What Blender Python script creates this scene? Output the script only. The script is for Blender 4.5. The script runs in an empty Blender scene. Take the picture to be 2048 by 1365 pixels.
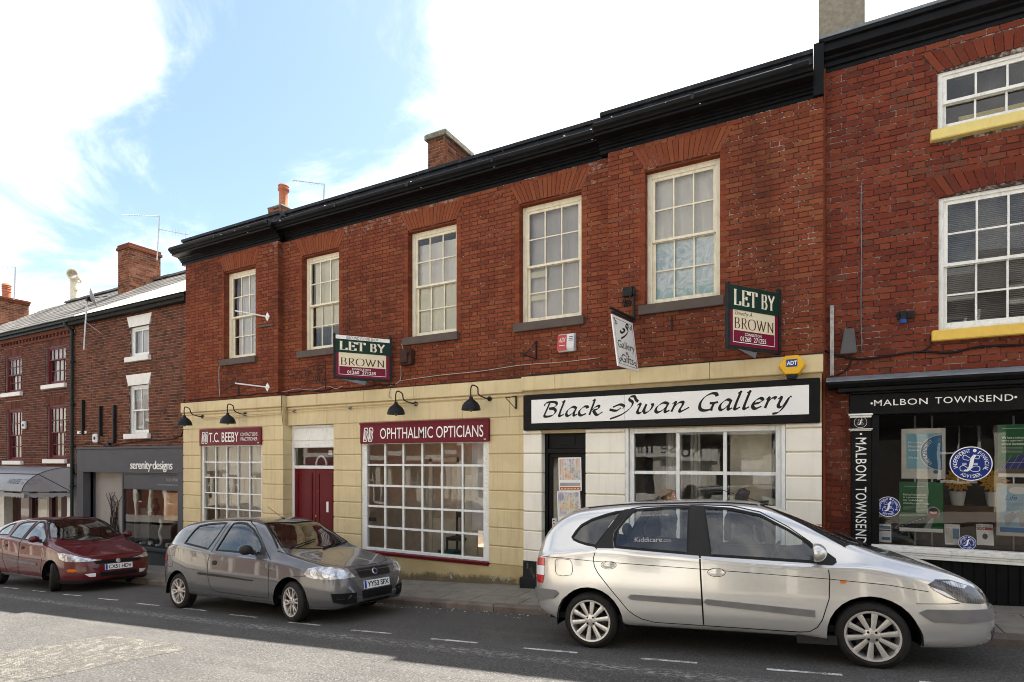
import bpy, bmesh, math, random
from mathutils import Vector, Matrix
from mathutils.bvhtree import BVHTree
from mathutils.geometry import tessellate_polygon
R = math.radians
random.seed(7)
scene = bpy.context.scene
COL = scene.collection

# ------------------------------------------------------------------ camera
EYE = 2.25
TH = R(28.44)
cam_d = bpy.data.cameras.new("camera")
cam_d.sensor_width = 36.0
cam_d.lens = 1150.0 / 2048.0 * 36.0
cam_d.shift_y = (920.0 - 682.5) / 2048.0
cam_d.clip_start = 0.05
cam_d.clip_end = 3000.0
cam = bpy.data.objects.new("camera", cam_d)
COL.objects.link(cam)
cam.location = (0, 0, EYE)
cam.rotation_euler = (R(90), 0, TH)
scene.camera = cam

# ------------------------------------------------------------------ world, sun, exposure
SUN_EL, SUN_AZ = R(61.5), R(11.0)          # azimuth measured from +Y towards +X
sun_dir = Vector((math.cos(SUN_EL) * math.sin(SUN_AZ), math.cos(SUN_EL) * math.cos(SUN_AZ), math.sin(SUN_EL)))
w = bpy.data.worlds.new("World")
scene.world = w
w.use_nodes = True
nt = w.node_tree
nt.nodes.clear()
L = nt.links.new
out = nt.nodes.new("ShaderNodeOutputWorld")
sky = nt.nodes.new("ShaderNodeTexSky")
sky.sky_type = 'NISHITA'
sky.sun_disc = False
sky.sun_elevation = SUN_EL
sky.sun_rotation = SUN_AZ
sky.air_density = 1.25
sky.dust_density = 1.2
sky.ozone_density = 1.4
bg = nt.nodes.new("ShaderNodeBackground")
bg.inputs[1].default_value = 0.06
L(sky.outputs[0], bg.inputs[0])
# broken cloud over the whole dome: noise on the view direction projected onto a flat cloud deck
tc = nt.nodes.new("ShaderNodeTexCoord")
sep = nt.nodes.new("ShaderNodeSeparateXYZ")
L(tc.outputs["Generated"], sep.inputs[0])
def wm(op, a, b=None, c=None):
    n = nt.nodes.new("ShaderNodeMath"); n.operation = op
    for i, v in enumerate((a, b, c)):
        if v is None: continue
        if isinstance(v, (int, float)): n.inputs[i].default_value = v
        else: L(v, n.inputs[i])
    return n.outputs[0]
zc = wm('ADD', wm('MAXIMUM', sep.outputs[2], 0.0), 0.30)
cu, cv = wm('DIVIDE', sep.outputs[0], zc), wm('DIVIDE', sep.outputs[1], zc)
comb = nt.nodes.new("ShaderNodeCombineXYZ")
L(cu, comb.inputs[0]); L(cv, comb.inputs[1]); comb.inputs[2].default_value = 3.1
n1 = nt.nodes.new("ShaderNodeTexNoise")
n1.inputs["Scale"].default_value = 2.3; n1.inputs["Detail"].default_value = 12; n1.inputs["Roughness"].default_value = 0.63
n1.inputs["Distortion"].default_value = 0.55
L(comb.outputs[0], n1.inputs["Vector"])
n2 = nt.nodes.new("ShaderNodeTexNoise")
n2.inputs["Scale"].default_value = 0.8; n2.inputs["Detail"].default_value = 3
L(comb.outputs[0], n2.inputs["Vector"])
cl = wm('ADD', wm('MULTIPLY', n1.outputs[0], 1.2), wm('MULTIPLY', n2.outputs[0], 0.12))
# the big white bank to the upper right of the photograph and the bank low on the left
def bank(az, el, rad, amt):
    d = Vector((math.sin(R(az)) * math.cos(R(el)), math.cos(R(az)) * math.cos(R(el)), math.sin(R(el))))
    vm = nt.nodes.new("ShaderNodeVectorMath"); vm.operation = 'DOT_PRODUCT'
    vn = nt.nodes.new("ShaderNodeVectorMath"); vn.operation = 'NORMALIZE'
    L(tc.outputs["Generated"], vn.inputs[0]); L(vn.outputs[0], vm.inputs[0]); vm.inputs[1].default_value = d
    mr = nt.nodes.new("ShaderNodeMapRange"); mr.interpolation_type = 'SMOOTHSTEP'
    mr.inputs[1].default_value = math.cos(R(rad)); mr.inputs[2].default_value = math.cos(R(rad * 0.35))
    mr.inputs[3].default_value = 0.0; mr.inputs[4].default_value = amt
    L(vm.outputs["Value"], mr.inputs[0])
    return mr.outputs[0]
for b_ in SKYB if 'SKYB' in globals() else ((-5, 38, 29, 0.30), (-76, 9, 13, 0.20), (-70, 31, 13, 0.10), (-45, 26, 20, -0.09), (-58, 21, 10, -0.09)):
    cl = wm('ADD', cl, bank(*b_))
ramp = nt.nodes.new("ShaderNodeMapRange"); ramp.interpolation_type = 'SMOOTHSTEP'
ramp.inputs[1].default_value = 0.47; ramp.inputs[2].default_value = 0.96
L(cl, ramp.inputs[0])
bgc = nt.nodes.new("ShaderNodeBackground")
bgc.inputs[0].default_value = (1.0, 0.965, 0.91, 1); bgc.inputs[1].default_value = 0.62
mixw = nt.nodes.new("ShaderNodeMixShader")
L(ramp.outputs[0], mixw.inputs[0]); L(bg.outputs[0], mixw.inputs[1]); L(bgc.outputs[0], mixw.inputs[2])
L(mixw.outputs[0], out.inputs[0])

sun_l = bpy.data.lights.new("sun", 'SUN')
sun_l.energy = 4.6
sun_l.angle = R(0.55)
sun_l.color = (1.0, 0.96, 0.90)
sun_o = bpy.data.objects.new("sun", sun_l)
COL.objects.link(sun_o)
sun_o.rotation_euler = (-sun_dir).to_track_quat('-Z', 'Y').to_euler()
sun_o.location = sun_dir * 60

vs = scene.view_settings
vs.view_transform = 'Standard'
vs.look = 'None'
vs.gamma = 1.0
vs.use_curve_mapping = False
vs.exposure = 2.05
scene.cycles.max_bounces = 8
scene.cycles.diffuse_bounces = 4
scene.cycles.glossy_bounces = 4
scene.cycles.transparent_max_bounces = 16
scene.cycles.use_denoising = True
scene.cycles.filter_width = 1.0
scene.cycles.caustics_reflective = False
scene.cycles.caustics_refractive = False
# ------------------------------------------------------------------ places: measured directions onto planes of known depth
FPX, CXP, HYP = 1150.0, 1024.0, 920.0
XV = CXP - FPX / math.tan(TH)
def px(x, Y): return Y * math.tan(math.atan((x - CXP) / FPX) - TH)
def kk(x, Y): return math.sin(TH) * (x - XV) / Y
def pz(x, y, Y): return EYE + (HYP - y) / kk(x, Y)
def at(x, y, Y): return Vector((px(x, Y), Y, pz(x, y, Y)))
def ax_(X):
    d = X + 5.34
    if d < -40: return -2.48 + .96 + 0.014 * (d + 40)
    return .062 * d + .0006 * d * d
def crown(Y):
    if Y > 4.4: return .065 * (7.6 - Y)
    if Y < 1.0: return crown(1.0) - .02 * (1.0 - Y)
    return .208 + .065 * (4.4 - Y) - .065 / 3.2 * (4.4 - Y) ** 2
def road(X, Y): return ax_(X) - .115 + crown(Y)
def pave(X, Y=0): return ax_(X) - .008
def gpt(x, y, fn=road):
    lo, hi = 1.0, 60.0
    for _ in range(60):
        Y = (lo + hi) / 2
        if pz(x, y, Y) > fn(px(x, Y), Y): lo = Y
        else: hi = Y
    return at(x, y, Y)

# ------------------------------------------------------------------ materials
MATS = {}
class NT:
    def __init__(s, name):
        s.m = bpy.data.materials.new(name); s.m.use_nodes = True
        s.t = s.m.node_tree; s.t.nodes.clear()
        s.o = s.n("ShaderNodeOutputMaterial")
    def n(s, t, **k):
        nd = s.t.nodes.new(t)
        for a, v in k.items(): setattr(nd, a, v)
        return nd
    def l(s, a, b): s.t.links.new(a, b)
    def set(s, sock, v):
        if isinstance(v, bpy.types.NodeSocket): s.l(v, sock)
        elif isinstance(v, (tuple, list)) and len(v) == 3 and sock.type == 'RGBA': sock.default_value = (*v, 1)
        else: sock.default_value = v
    def math(s, op, a, b=None, clamp=False):
        nd = s.n("ShaderNodeMath", operation=op); nd.use_clamp = clamp
        s.set(nd.inputs[0], a)
        if b is not None: s.set(nd.inputs[1], b)
        return nd.outputs[0]
    def pos(s): return s.n("ShaderNodeNewGeometry").outputs["Position"]
    def obj(s): return s.n("ShaderNodeTexCoord").outputs["Object"]
    def mapv(s, v, scale=(1, 1, 1), loc=(0, 0, 0), rot=(0, 0, 0)):
        nd = s.n("ShaderNodeMapping"); s.l(v, nd.inputs[0])
        nd.inputs["Scale"].default_value = scale; nd.inputs["Location"].default_value = loc; nd.inputs["Rotation"].default_value = rot
        return nd.outputs[0]
    def noise(s, v, scale, detail=4, rough=.55, dist=0):
        nd = s.n("ShaderNodeTexNoise"); s.l(v, nd.inputs["Vector"])
        nd.inputs["Scale"].default_value = scale; nd.inputs["Detail"].default_value = detail
        nd.inputs["Roughness"].default_value = rough; nd.inputs["Distortion"].default_value = dist
        return nd.outputs[0]
    def ramp(s, f, stops, interp='LINEAR'):
        nd = s.n("ShaderNodeValToRGB"); s.l(f, nd.inputs[0]); cr = nd.color_ramp; cr.interpolation = interp
        while len(cr.elements) < len(stops): cr.elements.new(.5)
        for e, (p, c) in zip(cr.elements, stops):
            e.position = p; e.color = (*c, 1) if len(c) == 3 else c
        return nd.outputs[0]
    def range(s, f, a, b, c=0., d=1.):
        nd = s.n("ShaderNodeMapRange"); nd.interpolation_type = 'SMOOTHSTEP'
        s.l(f, nd.inputs[0])
        for i, v in enumerate((a, b, c, d)): nd.inputs[i + 1].default_value = v
        return nd.outputs[0]
    def mix(s, f, a, b, mode='MIX'):
        nd = s.n("ShaderNodeMix", data_type='RGBA', blend_type=mode)
        s.set(nd.inputs[0], f); s.set(nd.inputs[6], a); s.set(nd.inputs[7], b)
        return nd.outputs[2]
    def bsdf(s, color, rough=.6, metal=0., spec=.5, coat=0., bump=None, bstr=.3, bdist=.01, trans=0., emis=None):
        b = s.n("ShaderNodeBsdfPrincipled")
        s.set(b.inputs["Base Color"], color); s.set(b.inputs["Roughness"], rough); s.set(b.inputs["Metallic"], metal)
        s.set(b.inputs["Specular IOR Level"], spec); s.set(b.inputs["Coat Weight"], coat)
        b.inputs["Coat Roughness"].default_value = .015
        if bump is not None:
            bp = s.n("ShaderNodeBump"); bp.inputs["Strength"].default_value = bstr; bp.inputs["Distance"].default_value = bdist
            s.l(bump, bp.inputs["Height"]); s.l(bp.outputs[0], b.inputs["Normal"])
        s.l(b.outputs[0], s.o.inputs[0])
        return b
def mat(name, color, rough=.6, var=.12, scale=6., fine=60., bstr=.15, bdist=.004, metal=0., spec=.16, coat=0., dirt=0., dirtcol=(.05, .04, .03), chips=None, streak=0.):
    """plain surface with mottling, fine grain and a little dirt"""
    if name in MATS: return MATS[name]
    t = NT(name); p = t.pos()
    n1 = t.noise(p, scale, 5); n2 = t.noise(p, fine, 3)
    lo = tuple(c * (1 - var) for c in color); hi = tuple(min(1, c * (1 + var)) for c in color)
    c = t.mix(t.range(n1, .3, .7), lo, hi)
    c = t.mix(.25, c, t.mix(n2, tuple(x * .8 for x in color), tuple(min(1, x * 1.15) for x in color)))
    if dirt > 0:
        nd = t.noise(t.mapv(p, (1.0, 1.0, .35)), scale * 1.7, 6, .65)
        c = t.mix(t.math('MULTIPLY', t.range(nd, .48, .72), dirt), c, dirtcol)
    if streak > 0:          # rain streaks down the face
        c = t.mix(t.math('MULTIPLY', t.range(t.noise(t.mapv(p, (9, 9, .45)), 1.6, 5, .6), .5, .72), streak), c, dirtcol)
    if chips:               # flaked paint
        ch = t.noise(p, 6.5, 6, .68); c = t.mix(t.range(ch, .685, .695), c, chips)
    t.bsdf(c, t.range(n2, .2, .8, rough - .06, rough + .06), metal, spec, coat, t.math('ADD', n1, n2), bstr, bdist)
    MATS[name] = t.m
    return t.m
def glass(name, tint=(1, 1, 1), refl=1.0, rough=0.0, dirty=.025):
    """thin pane: see-through, mirror reflection by angle, faint dust"""
    if name in MATS: return MATS[name]
    t = NT(name)
    fr = t.n("ShaderNodeFresnel"); fr.inputs[0].default_value = 1.52
    f = t.math('MULTIPLY', fr.outputs[0], 1.35 * refl, True)
    tr = t.n("ShaderNodeBsdfTransparent"); tr.inputs[0].default_value = (*tint, 1)
    gl = t.n("ShaderNodeBsdfGlossy"); gl.inputs["Roughness"].default_value = rough; gl.inputs[0].default_value = (1, 1, 1, 1)
    wv = t.noise(t.pos(), 2.3, 2)
    bp = t.n("ShaderNodeBump"); bp.inputs["Strength"].default_value = .012; bp.inputs["Distance"].default_value = .05
    t.l(wv, bp.inputs["Height"]); t.l(bp.outputs[0], gl.inputs["Normal"])
    mx = t.n("ShaderNodeMixShader"); t.l(f, mx.inputs[0]); t.l(tr.outputs[0], mx.inputs[1]); t.l(gl.outputs[0], mx.inputs[2])
    df = t.n("ShaderNodeBsdfDiffuse"); df.inputs[0].default_value = (.5, .48, .44, 1)
    dn = t.range(t.noise(t.pos(), 5, 6, .7), .35, .8, 0, dirty * 2)
    m2 = t.n("ShaderNodeMixShader"); t.l(dn, m2.inputs[0]); t.l(mx.outputs[0], m2.inputs[1]); t.l(df.outputs[0], m2.inputs[2])
    t.l(m2.outputs[0], t.o.inputs[0])
    MATS[name] = t.m
    return t.m
def paint(name, color, flake=0., rough=.28, metal=.0, film=1., coat=1.):
    if name in MATS: return MATS[name]
    t = NT(name); p = t.obj()
    n = t.noise(p, 900, 2)
    c = t.mix(t.math('MULTIPLY', n, flake), color, tuple(min(1, x * 1.6 + .03) for x in color))
    d = t.range(t.noise(t.mapv(p, (1, 1, 3)), 3.5, 5, .6), .45, .75, 0, .10 * film)
    sp = t.n("ShaderNodeSeparateXYZ"); t.l(p, sp.inputs[0])
    low = t.range(sp.outputs[2], .12, .65, .14 * film, 0)                       # road film on the lower panels
    c = t.mix(t.math('ADD', d, low, True), c, (.12, .105, .085))
    t.bsdf(c, t.math('ADD', rough, t.math('MULTIPLY', low, .5)), metal, .2, coat)
    MATS[name] = t.m
    return t.m

# ------------------------------------------------------------------ objects
def tag(o, label=None, cat=None, group=None, kind=None):
    if label: o["label"] = label
    if cat: o["category"] = cat
    if group: o["group"] = group
    if kind: o["kind"] = kind
    return o
def empty(name, loc=(0, 0, 0), parent=None, label=None, cat=None, group=None, kind=None):
    o = bpy.data.objects.new(name, None); COL.objects.link(o)
    o.empty_display_size = .2
    if parent is not None: setpar(o, parent)
    o.location = loc
    return tag(o, label, cat, group, kind)
def setpar(o, parent): o.parent = parent
class MB:
    def __init__(s): s.v = []; s.f = []; s.m = []; s.a = []; s.cur = 0; s.av = .5
    def add(s, vs, fs, mi=None):
        b = len(s.v); s.v += [tuple(v) for v in vs]
        for f in fs:
            s.f.append(tuple(b + i for i in f)); s.m.append(s.cur if mi is None else mi); s.a.append(s.av)
        return s
    def box(s, x0, x1, y0, y1, z0, z1, mi=None, back=True):
        v = [(x0, y0, z0), (x1, y0, z0), (x1, y1, z0), (x0, y1, z0), (x0, y0, z1), (x1, y0, z1), (x1, y1, z1), (x0, y1, z1)]
        f = [(0, 3, 2, 1), (4, 5, 6, 7), (0, 1, 5, 4), (1, 2, 6, 5), (3, 0, 4, 7)]
        if back: f.append((2, 3, 7, 6))
        return s.add(v, f, mi)
    def quad(s, a, b, c, d, mi=None): return s.add([a, b, c, d], [(0, 1, 2, 3)], mi)
    def prism(s, pts, axis, d0, d1, mi=None):
        """2D polygon (ccw) swept along axis; axis 'y': pts are (x,z); 'x': (y,z); 'z': (x,y)"""
        def p3(p, d): return {'y': (p[0], d, p[1]), 'x': (d, p[0], p[1]), 'z': (p[0], p[1], d)}[axis]
        n = len(pts)
        v = [p3(p, d0) for p in pts] + [p3(p, d1) for p in pts]
        f = [(i, (i + 1) % n, n + (i + 1) % n, n + i) for i in range(n)]
        f += [tuple(reversed(range(n))), tuple(range(n, 2 * n))]
        return s.add(v, f, mi)
    def tube(s, path, r, seg=8, cap=True, mi=None):
        P = [Vector(p) for p in path]; n = len(P)
        rr = r if isinstance(r, (list, tuple)) else [r] * n
        ref = None; rings = []
        for i, p in enumerate(P):
            t = (P[min(i + 1, n - 1)] - P[max(i - 1, 0)]).normalized()
            if ref is None:
                ref = t.cross(Vector((0, 0, 1)))
                if ref.length < .05: ref = t.cross(Vector((1, 0, 0)))
            u = (ref - t * ref.dot(t)).normalized(); ref = u; w_ = t.cross(u)
            rings.append([p + (u * math.cos(2 * math.pi * k / seg) + w_ * math.sin(2 * math.pi * k / seg)) * rr[i] for k in range(seg)])
        v = [q for g in rings for q in g]; f = []
        for i in range(n - 1):
            for k in range(seg):
                f.append((i * seg + k, i * seg + (k + 1) % seg, (i + 1) * seg + (k + 1) % seg, (i + 1) * seg + k))
        if cap: f += [tuple(reversed(range(seg))), tuple(range((n - 1) * seg, n * seg))]
        return s.add(v, f, mi)
    def lathe(s, prof, origin=(0, 0, 0), axis=(0, 0, 1), seg=24, mi=None, a0=0., a1=2 * math.pi):
        """profile of (r, h) turned about axis"""
        A = Vector(axis).normalized(); U = A.cross(Vector((0, 1, 0)))
        if U.length < .1: U = A.cross(Vector((1, 0, 0)))
        U.normalize(); W_ = A.cross(U); O = Vector(origin); n = len(prof)
        full = abs(a1 - a0 - 2 * math.pi) < 1e-6; cnt = seg if full else seg + 1
        v = []
        for k in range(cnt):
            an = a0 + (a1 - a0) * k / seg; d = U * math.cos(an) + W_ * math.sin(an)
            v += [O + d * r + A * h for r, h in prof]
        f = []
        for k in range(seg):
            k2 = (k + 1) % cnt
            for i in range(n - 1): f.append((k * n + i, k2 * n + i, k2 * n + i + 1, k * n + i + 1))
        return s.add(v, f, mi)
    def bar(s, a, b, wx, wy, up=(0, 0, 1), mi=None):
        """rectangular bar from a to b"""
        a, b = Vector(a), Vector(b); t = (b - a).normalized(); u = t.cross(Vector(up))
        if u.length < .01: u = t.cross(Vector((1, 0, 0)))
        u.normalize(); w_ = u.cross(t); u *= wx / 2; w_ *= wy / 2
        v = [a - u - w_, a + u - w_, a + u + w_, a - u + w_, b - u - w_, b + u - w_, b + u + w_, b - u + w_]
        return s.add(v, [(0, 3, 2, 1), (4, 5, 6, 7), (0, 1, 5, 4), (1, 2, 6, 5), (2, 3, 7, 6), (3, 0, 4, 7)], mi)
    def ball(s, c, rx, ry=None, rz=None, seg=16, rings=10, mi=None):
        ry = ry or rx; rz = rz or rx; v = []; f = []
        for i in range(rings + 1):
            ph = math.pi * i / rings
            for k in range(seg):
                an = 2 * math.pi * k / seg
                v.append((c[0] + rx * math.sin(ph) * math.cos(an), c[1] + ry * math.sin(ph) * math.sin(an), c[2] - rz * math.cos(ph)))
        for i in range(rings):
            for k in range(seg): f.append((i * seg + k, i * seg + (k + 1) % seg, (i + 1) * seg + (k + 1) % seg, (i + 1) * seg + k))
        return s.add(v, f, mi)
    def build(s, name, mats, parent=None, smooth=False, loc=None, attr=False, bevel=0., fix=False):
        me = bpy.data.meshes.new(name); me.from_pydata(s.v, [], s.f)
        if not isinstance(mats, (list, tuple)): mats = [mats]
        for m in mats: me.materials.append(m)
        if len(mats) > 1: me.polygons.foreach_set("material_index", s.m)
        if attr:
            a = me.attributes.new("bv", 'FLOAT', 'FACE'); a.data.foreach_set("value", s.a)
        if smooth is True: me.polygons.foreach_set("use_smooth", [True] * len(me.polygons))
        if fix or bevel or smooth:
            bm = bmesh.new(); bm.from_mesh(me)
            if fix or smooth: bmesh.ops.remove_doubles(bm, verts=bm.verts, dist=1e-5); bmesh.ops.recalc_face_normals(bm, faces=bm.faces)
            if bevel: bmesh.ops.bevel(bm, geom=list(bm.edges), offset=bevel, segments=1, affect='EDGES')
            bm.to_mesh(me); bm.free()
        me.update()
        if isinstance(smooth, float): me.polygons.foreach_set("use_smooth", [True] * len(me.polygons)); me.set_sharp_from_angle(angle=R(smooth))
        o = bpy.data.objects.new(name, me); COL.objects.link(o)
        if parent is not None: setpar(o, parent)
        if loc is not None: o.location = loc
        return o
def inst(name, me, parent, loc, scale=(1, 1, 1), rot=(0, 0, 0)):
    o = bpy.data.objects.new(name, me); COL.objects.link(o)
    if parent is not None: o.parent = parent
    o.location = loc; o.scale = scale; o.rotation_euler = rot
    return o
_unit = {}
def unit_box(mt, key):
    if key not in _unit:
        b = MB(); b.av = 0.0; b.box(-.5, .5, 0, 1, -.5, .5, back=False)
        me = bpy.data.meshes.new(key); me.from_pydata(b.v, [], b.f); me.materials.append(mt)
        a = me.attributes.new("bv", 'FLOAT', 'FACE'); a.data.foreach_set("value", b.a)
        _unit[key] = me
    return _unit[key]
def pieces(parent, name, rest, mt, boxes, limit=300, jit=.002, rot=.004):
    """boxes: (x0,x1,z0,z1,yfront,depth). The ones that show largest become parts of their own, the rest one mass."""
    def score(b):
        X, Z = (b[0] + b[1]) / 2, (b[2] + b[3]) / 2; Y = b[4]
        a = math.atan2(X, Y) + TH
        if abs(a) > 1.5: return 0
        x = CXP + FPX * math.tan(a); k = kk(x, Y); y = HYP - (Z - EYE) * k
        if not (-5 < x < 2053 and -5 < y < 1370): return 0
        return (b[1] - b[0]) * (b[3] - b[2]) * k * k * (math.cos(TH) + (x - CXP) / FPX * math.sin(TH))
    order = sorted(range(len(boxes)), key=lambda i: -score(boxes[i]))
    top = set(order[:limit]); me = unit_box(mt, "unit_" + name + mt.name)
    m = MB(); rnd = random.Random(len(boxes))
    for i, b in enumerate(boxes):
        dy = rnd.uniform(-jit, jit); r = rnd.uniform(-rot, rot)
        if i in top:
            inst(name, me, parent, ((b[0] + b[1]) / 2, b[4] + dy, (b[2] + b[3]) / 2), (b[1] - b[0], b[5], b[3] - b[2]), (rnd.uniform(-rot, rot) * .5, r, rnd.uniform(-rot, rot) * .5))
        else:
            m.av = rnd.random()
            z = r * (b[1] - b[0]) * .5
            x0, x1, z0, z1, y0, d = b; y0 += dy; y1 = y0 + d
            v = [(x0, y0, z0 + z), (x1, y0, z0 - z), (x1, y1, z0 - z), (x0, y1, z0 + z), (x0, y0, z1 + z), (x1, y0, z1 - z), (x1, y1, z1 - z), (x0, y1, z1 + z)]
            m.add(v, [(0, 3, 2, 1), (4, 5, 6, 7), (0, 1, 5, 4), (1, 2, 6, 5), (3, 0, 4, 7)])
    if m.f:
        o = m.build(rest, mt, parent, attr=True); o["kind"] = "stuff"
def cells(x0, x1, z0, z1, holes):
    """rectangle minus rectangular holes -> list of rectangles"""
    xs = sorted({x0, x1} | {h[i] for h in holes for i in (0, 1) if x0 < h[i] < x1})
    res = []
    for a, b in zip(xs, xs[1:]):
        c = (a + b) / 2; cuts = sorted((max(z0, h[2]), min(z1, h[3])) for h in holes if h[0] < c < h[1] and h[3] > z0 and h[2] < z1)
        z = z0
        for p, q in cuts:
            if p > z + 1e-6: res.append((a, b, z, p))
            z = max(z, q)
        if z < z1 - 1e-6: res.append((a, b, z, z1))
    return res
def brick_rows(x0, x1, z0, z1, Y, holes, flemish=True, course=.0775, joint=.012, stretch=.229, head=.109, depth=.022, seed=1):
    """holes: functions z -> (xa, xb) or None"""
    rnd = random.Random(seed); res = []
    n = max(1, round((z1 - z0) / course)); ch = (z1 - z0) / n
    for r in range(n):
        za = z0 + r * ch; zb = za + ch - joint; zc = (za + zb) / 2
        spans = [(x0, x1)]
        for h in holes:
            iv = h(zc)
            if iv is None: continue
            ns = []
            for a, b in spans:
                if iv[1] <= a or iv[0] >= b: ns.append((a, b)); continue
                if iv[0] > a + .02: ns.append((a, iv[0]))
                if iv[1] < b - .02: ns.append((iv[1], b))
            spans = ns
        # one continuous bond across the wall, cut by the openings
        per = stretch + head + 2 * joint if flemish else stretch + joint
        x = x0 - (per / 2 if (r % 2) else 0) - (.0 if flemish else 0)
        k = 0
        hd = (not flemish) and (r % 4 == 3)
        while x < x1:
            wd = (stretch if k % 2 == 0 else head) if flemish else (head if hd else stretch)
            if flemish and r % 2 and k == 0: x = x0 - (stretch - head) / 2 - joint - head
            a = x; b = x + wd; x = b + joint; k += 1
            j = rnd.uniform(-.003, .003); b += j
            for s0, s1 in spans:
                p, q = max(a, s0), min(b, s1)
                if q - p > .025:
                    e = rnd.uniform(0, .0022)
                    res.append((p, q, za + e, zb - rnd.uniform(0, .0022), Y, depth))
    return res
def rect_hole(x0, x1, z0, z1): return lambda z: (x0, x1) if z0 < z < z1 else None
def lin(a, b, t): return a + (b - a) * t
def catmull(pts, n=8, closed=False):
    P = [Vector(p) for p in pts]; res = []
    m = len(P)
    rng = range(m if closed else m - 1)
    for i in rng:
        p0 = P[(i - 1) % m] if closed or i > 0 else P[0] * 2 - P[1]
        p1, p2 = P[i], P[(i + 1) % m]
        p3 = P[(i + 2) % m] if closed or i + 2 < m else P[-1] * 2 - P[-2]
        for k in range(n):
            t = k / n
            res.append(.5 * ((2 * p1) + (p2 - p0) * t + (2 * p0 - 5 * p1 + 4 * p2 - p3) * t * t + (3 * p1 - p0 - 3 * p2 + p3) * t ** 3))
    if not closed: res.append(P[-1])
    return res

# ------------------------------------------------------------------ lettering (flat meshes in an x,z frame)
def text_poly(body, size, spacing=1.0, shear=0.0, bold=0.0, align='LEFT'):
    cu = bpy.data.curves.new("lettering", 'FONT'); cu.body = body; cu.size = size; cu.space_character = spacing
    cu.shear = shear; cu.offset = bold; cu.align_x = align; cu.fill_mode = 'FRONT'; cu.resolution_u = 3
    o = bpy.data.objects.new("tmp", cu)
    me = o.to_mesh()
    vs_ = [(v.co.x, v.co.y) for v in me.vertices]; fs = [tuple(p.vertices) for p in me.polygons]
    o.to_mesh_clear(); bpy.data.objects.remove(o); bpy.data.curves.remove(cu)
    return vs_, fs
def fit(poly, x0, x1, y0, y1):
    vs_, fs = poly
    ax = min(v[0] for v in vs_); bx = max(v[0] for v in vs_); ay = min(v[1] for v in vs_); by = max(v[1] for v in vs_)
    return [(x0 + (v[0] - ax) / (bx - ax) * (x1 - x0), y0 + (v[1] - ay) / (by - ay) * (y1 - y0)) for v in vs_], fs
class Frame:
    """flat surface with origin O, unit right u, unit up v, outward normal n; lettering and print are laid on it in layers"""
    def __init__(s, O, u, v, n): s.O, s.u, s.v, s.n = Vector(O), Vector(u).normalized(), Vector(v).normalized(), Vector(n).normalized()
    def p(s, a, b, h=0.): return s.O + s.u * a + s.v * b + s.n * h
    def poly(s, mb, poly, h=.002, mi=None):
        vs_, fs = poly
        mb.add([s.p(a, b, h) for a, b in vs_], fs, mi)
    def rect(s, mb, a0, a1, b0, b1, h=.001, mi=None): mb.quad(s.p(a0, b0, h), s.p(a1, b0, h), s.p(a1, b1, h), s.p(a0, b1, h), mi)
    def slab(s, mb, a0, a1, b0, b1, h0, h1, mi=None):
        v = [s.p(a, b, h) for h in (h0, h1) for a, b in ((a0, b0), (a1, b0), (a1, b1), (a0, b1))]
        mb.add(v, [(0, 3, 2, 1), (4, 5, 6, 7), (0, 1, 5, 4), (1, 2, 6, 5), (2, 3, 7, 6), (3, 0, 4, 7)], mi)
    def disc(s, mb, a, b, ra, rb, h=.001, mi=None, seg=32, r0=0.):
        if r0 <= 0:
            mb.add([s.p(a + ra * math.cos(2 * math.pi * k / seg), b + rb * math.sin(2 * math.pi * k / seg), h) for k in range(seg)], [tuple(range(seg))], mi)
        else:
            v = [];
            for k in range(seg):
                c_, s_ = math.cos(2 * math.pi * k / seg), math.sin(2 * math.pi * k / seg)
                v += [s.p(a + ra * c_, b + rb * s_, h), s.p(a + ra * r0 * c_, b + rb * r0 * s_, h)]
            mb.add(v, [(2 * k, 2 * ((k + 1) % seg), 2 * ((k + 1) % seg) + 1, 2 * k + 1) for k in range(seg)], mi)
def pen(strokes, nib=.1, ang=40., mono=0., n=7):
    """broad-nib lettering: each stroke is a list of 2D points; returns flat quads"""
    vs_, fs = [], []
    nv = Vector((math.cos(R(ang)), math.sin(R(ang)))) * nib / 2
    for st in strokes:
        P = catmull([Vector((p[0], p[1])) for p in st], n) if len(st) > 2 else [Vector(st[0]), Vector(st[1])]
        L_, R_ = [], []
        for i, p in enumerate(P):
            t = P[min(i + 1, len(P) - 1)] - P[max(i - 1, 0)]
            if t.length < 1e-9: t = Vector((1, 0))
            t.normalize(); nn = Vector((-t.y, t.x))
            wd = abs(nn.dot(nv)) + mono / 2
            L_.append(p + nn * wd); R_.append(p - nn * wd)
        b = len(vs_); m = len(P)
        vs_ += [tuple(q) for q in L_] + [tuple(q) for q in R_]
        fs += [(b + i, b + m + i, b + m + i + 1, b + i + 1) for i in range(m - 1)]
    return vs_, fs
def xf(strokes, dx=0, dy=0, sx=1, sy=1, sh=0): return [[((p[0] + sh * p[1]) * sx + dx, p[1] * sy + dy) for p in st] for st in strokes]
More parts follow.
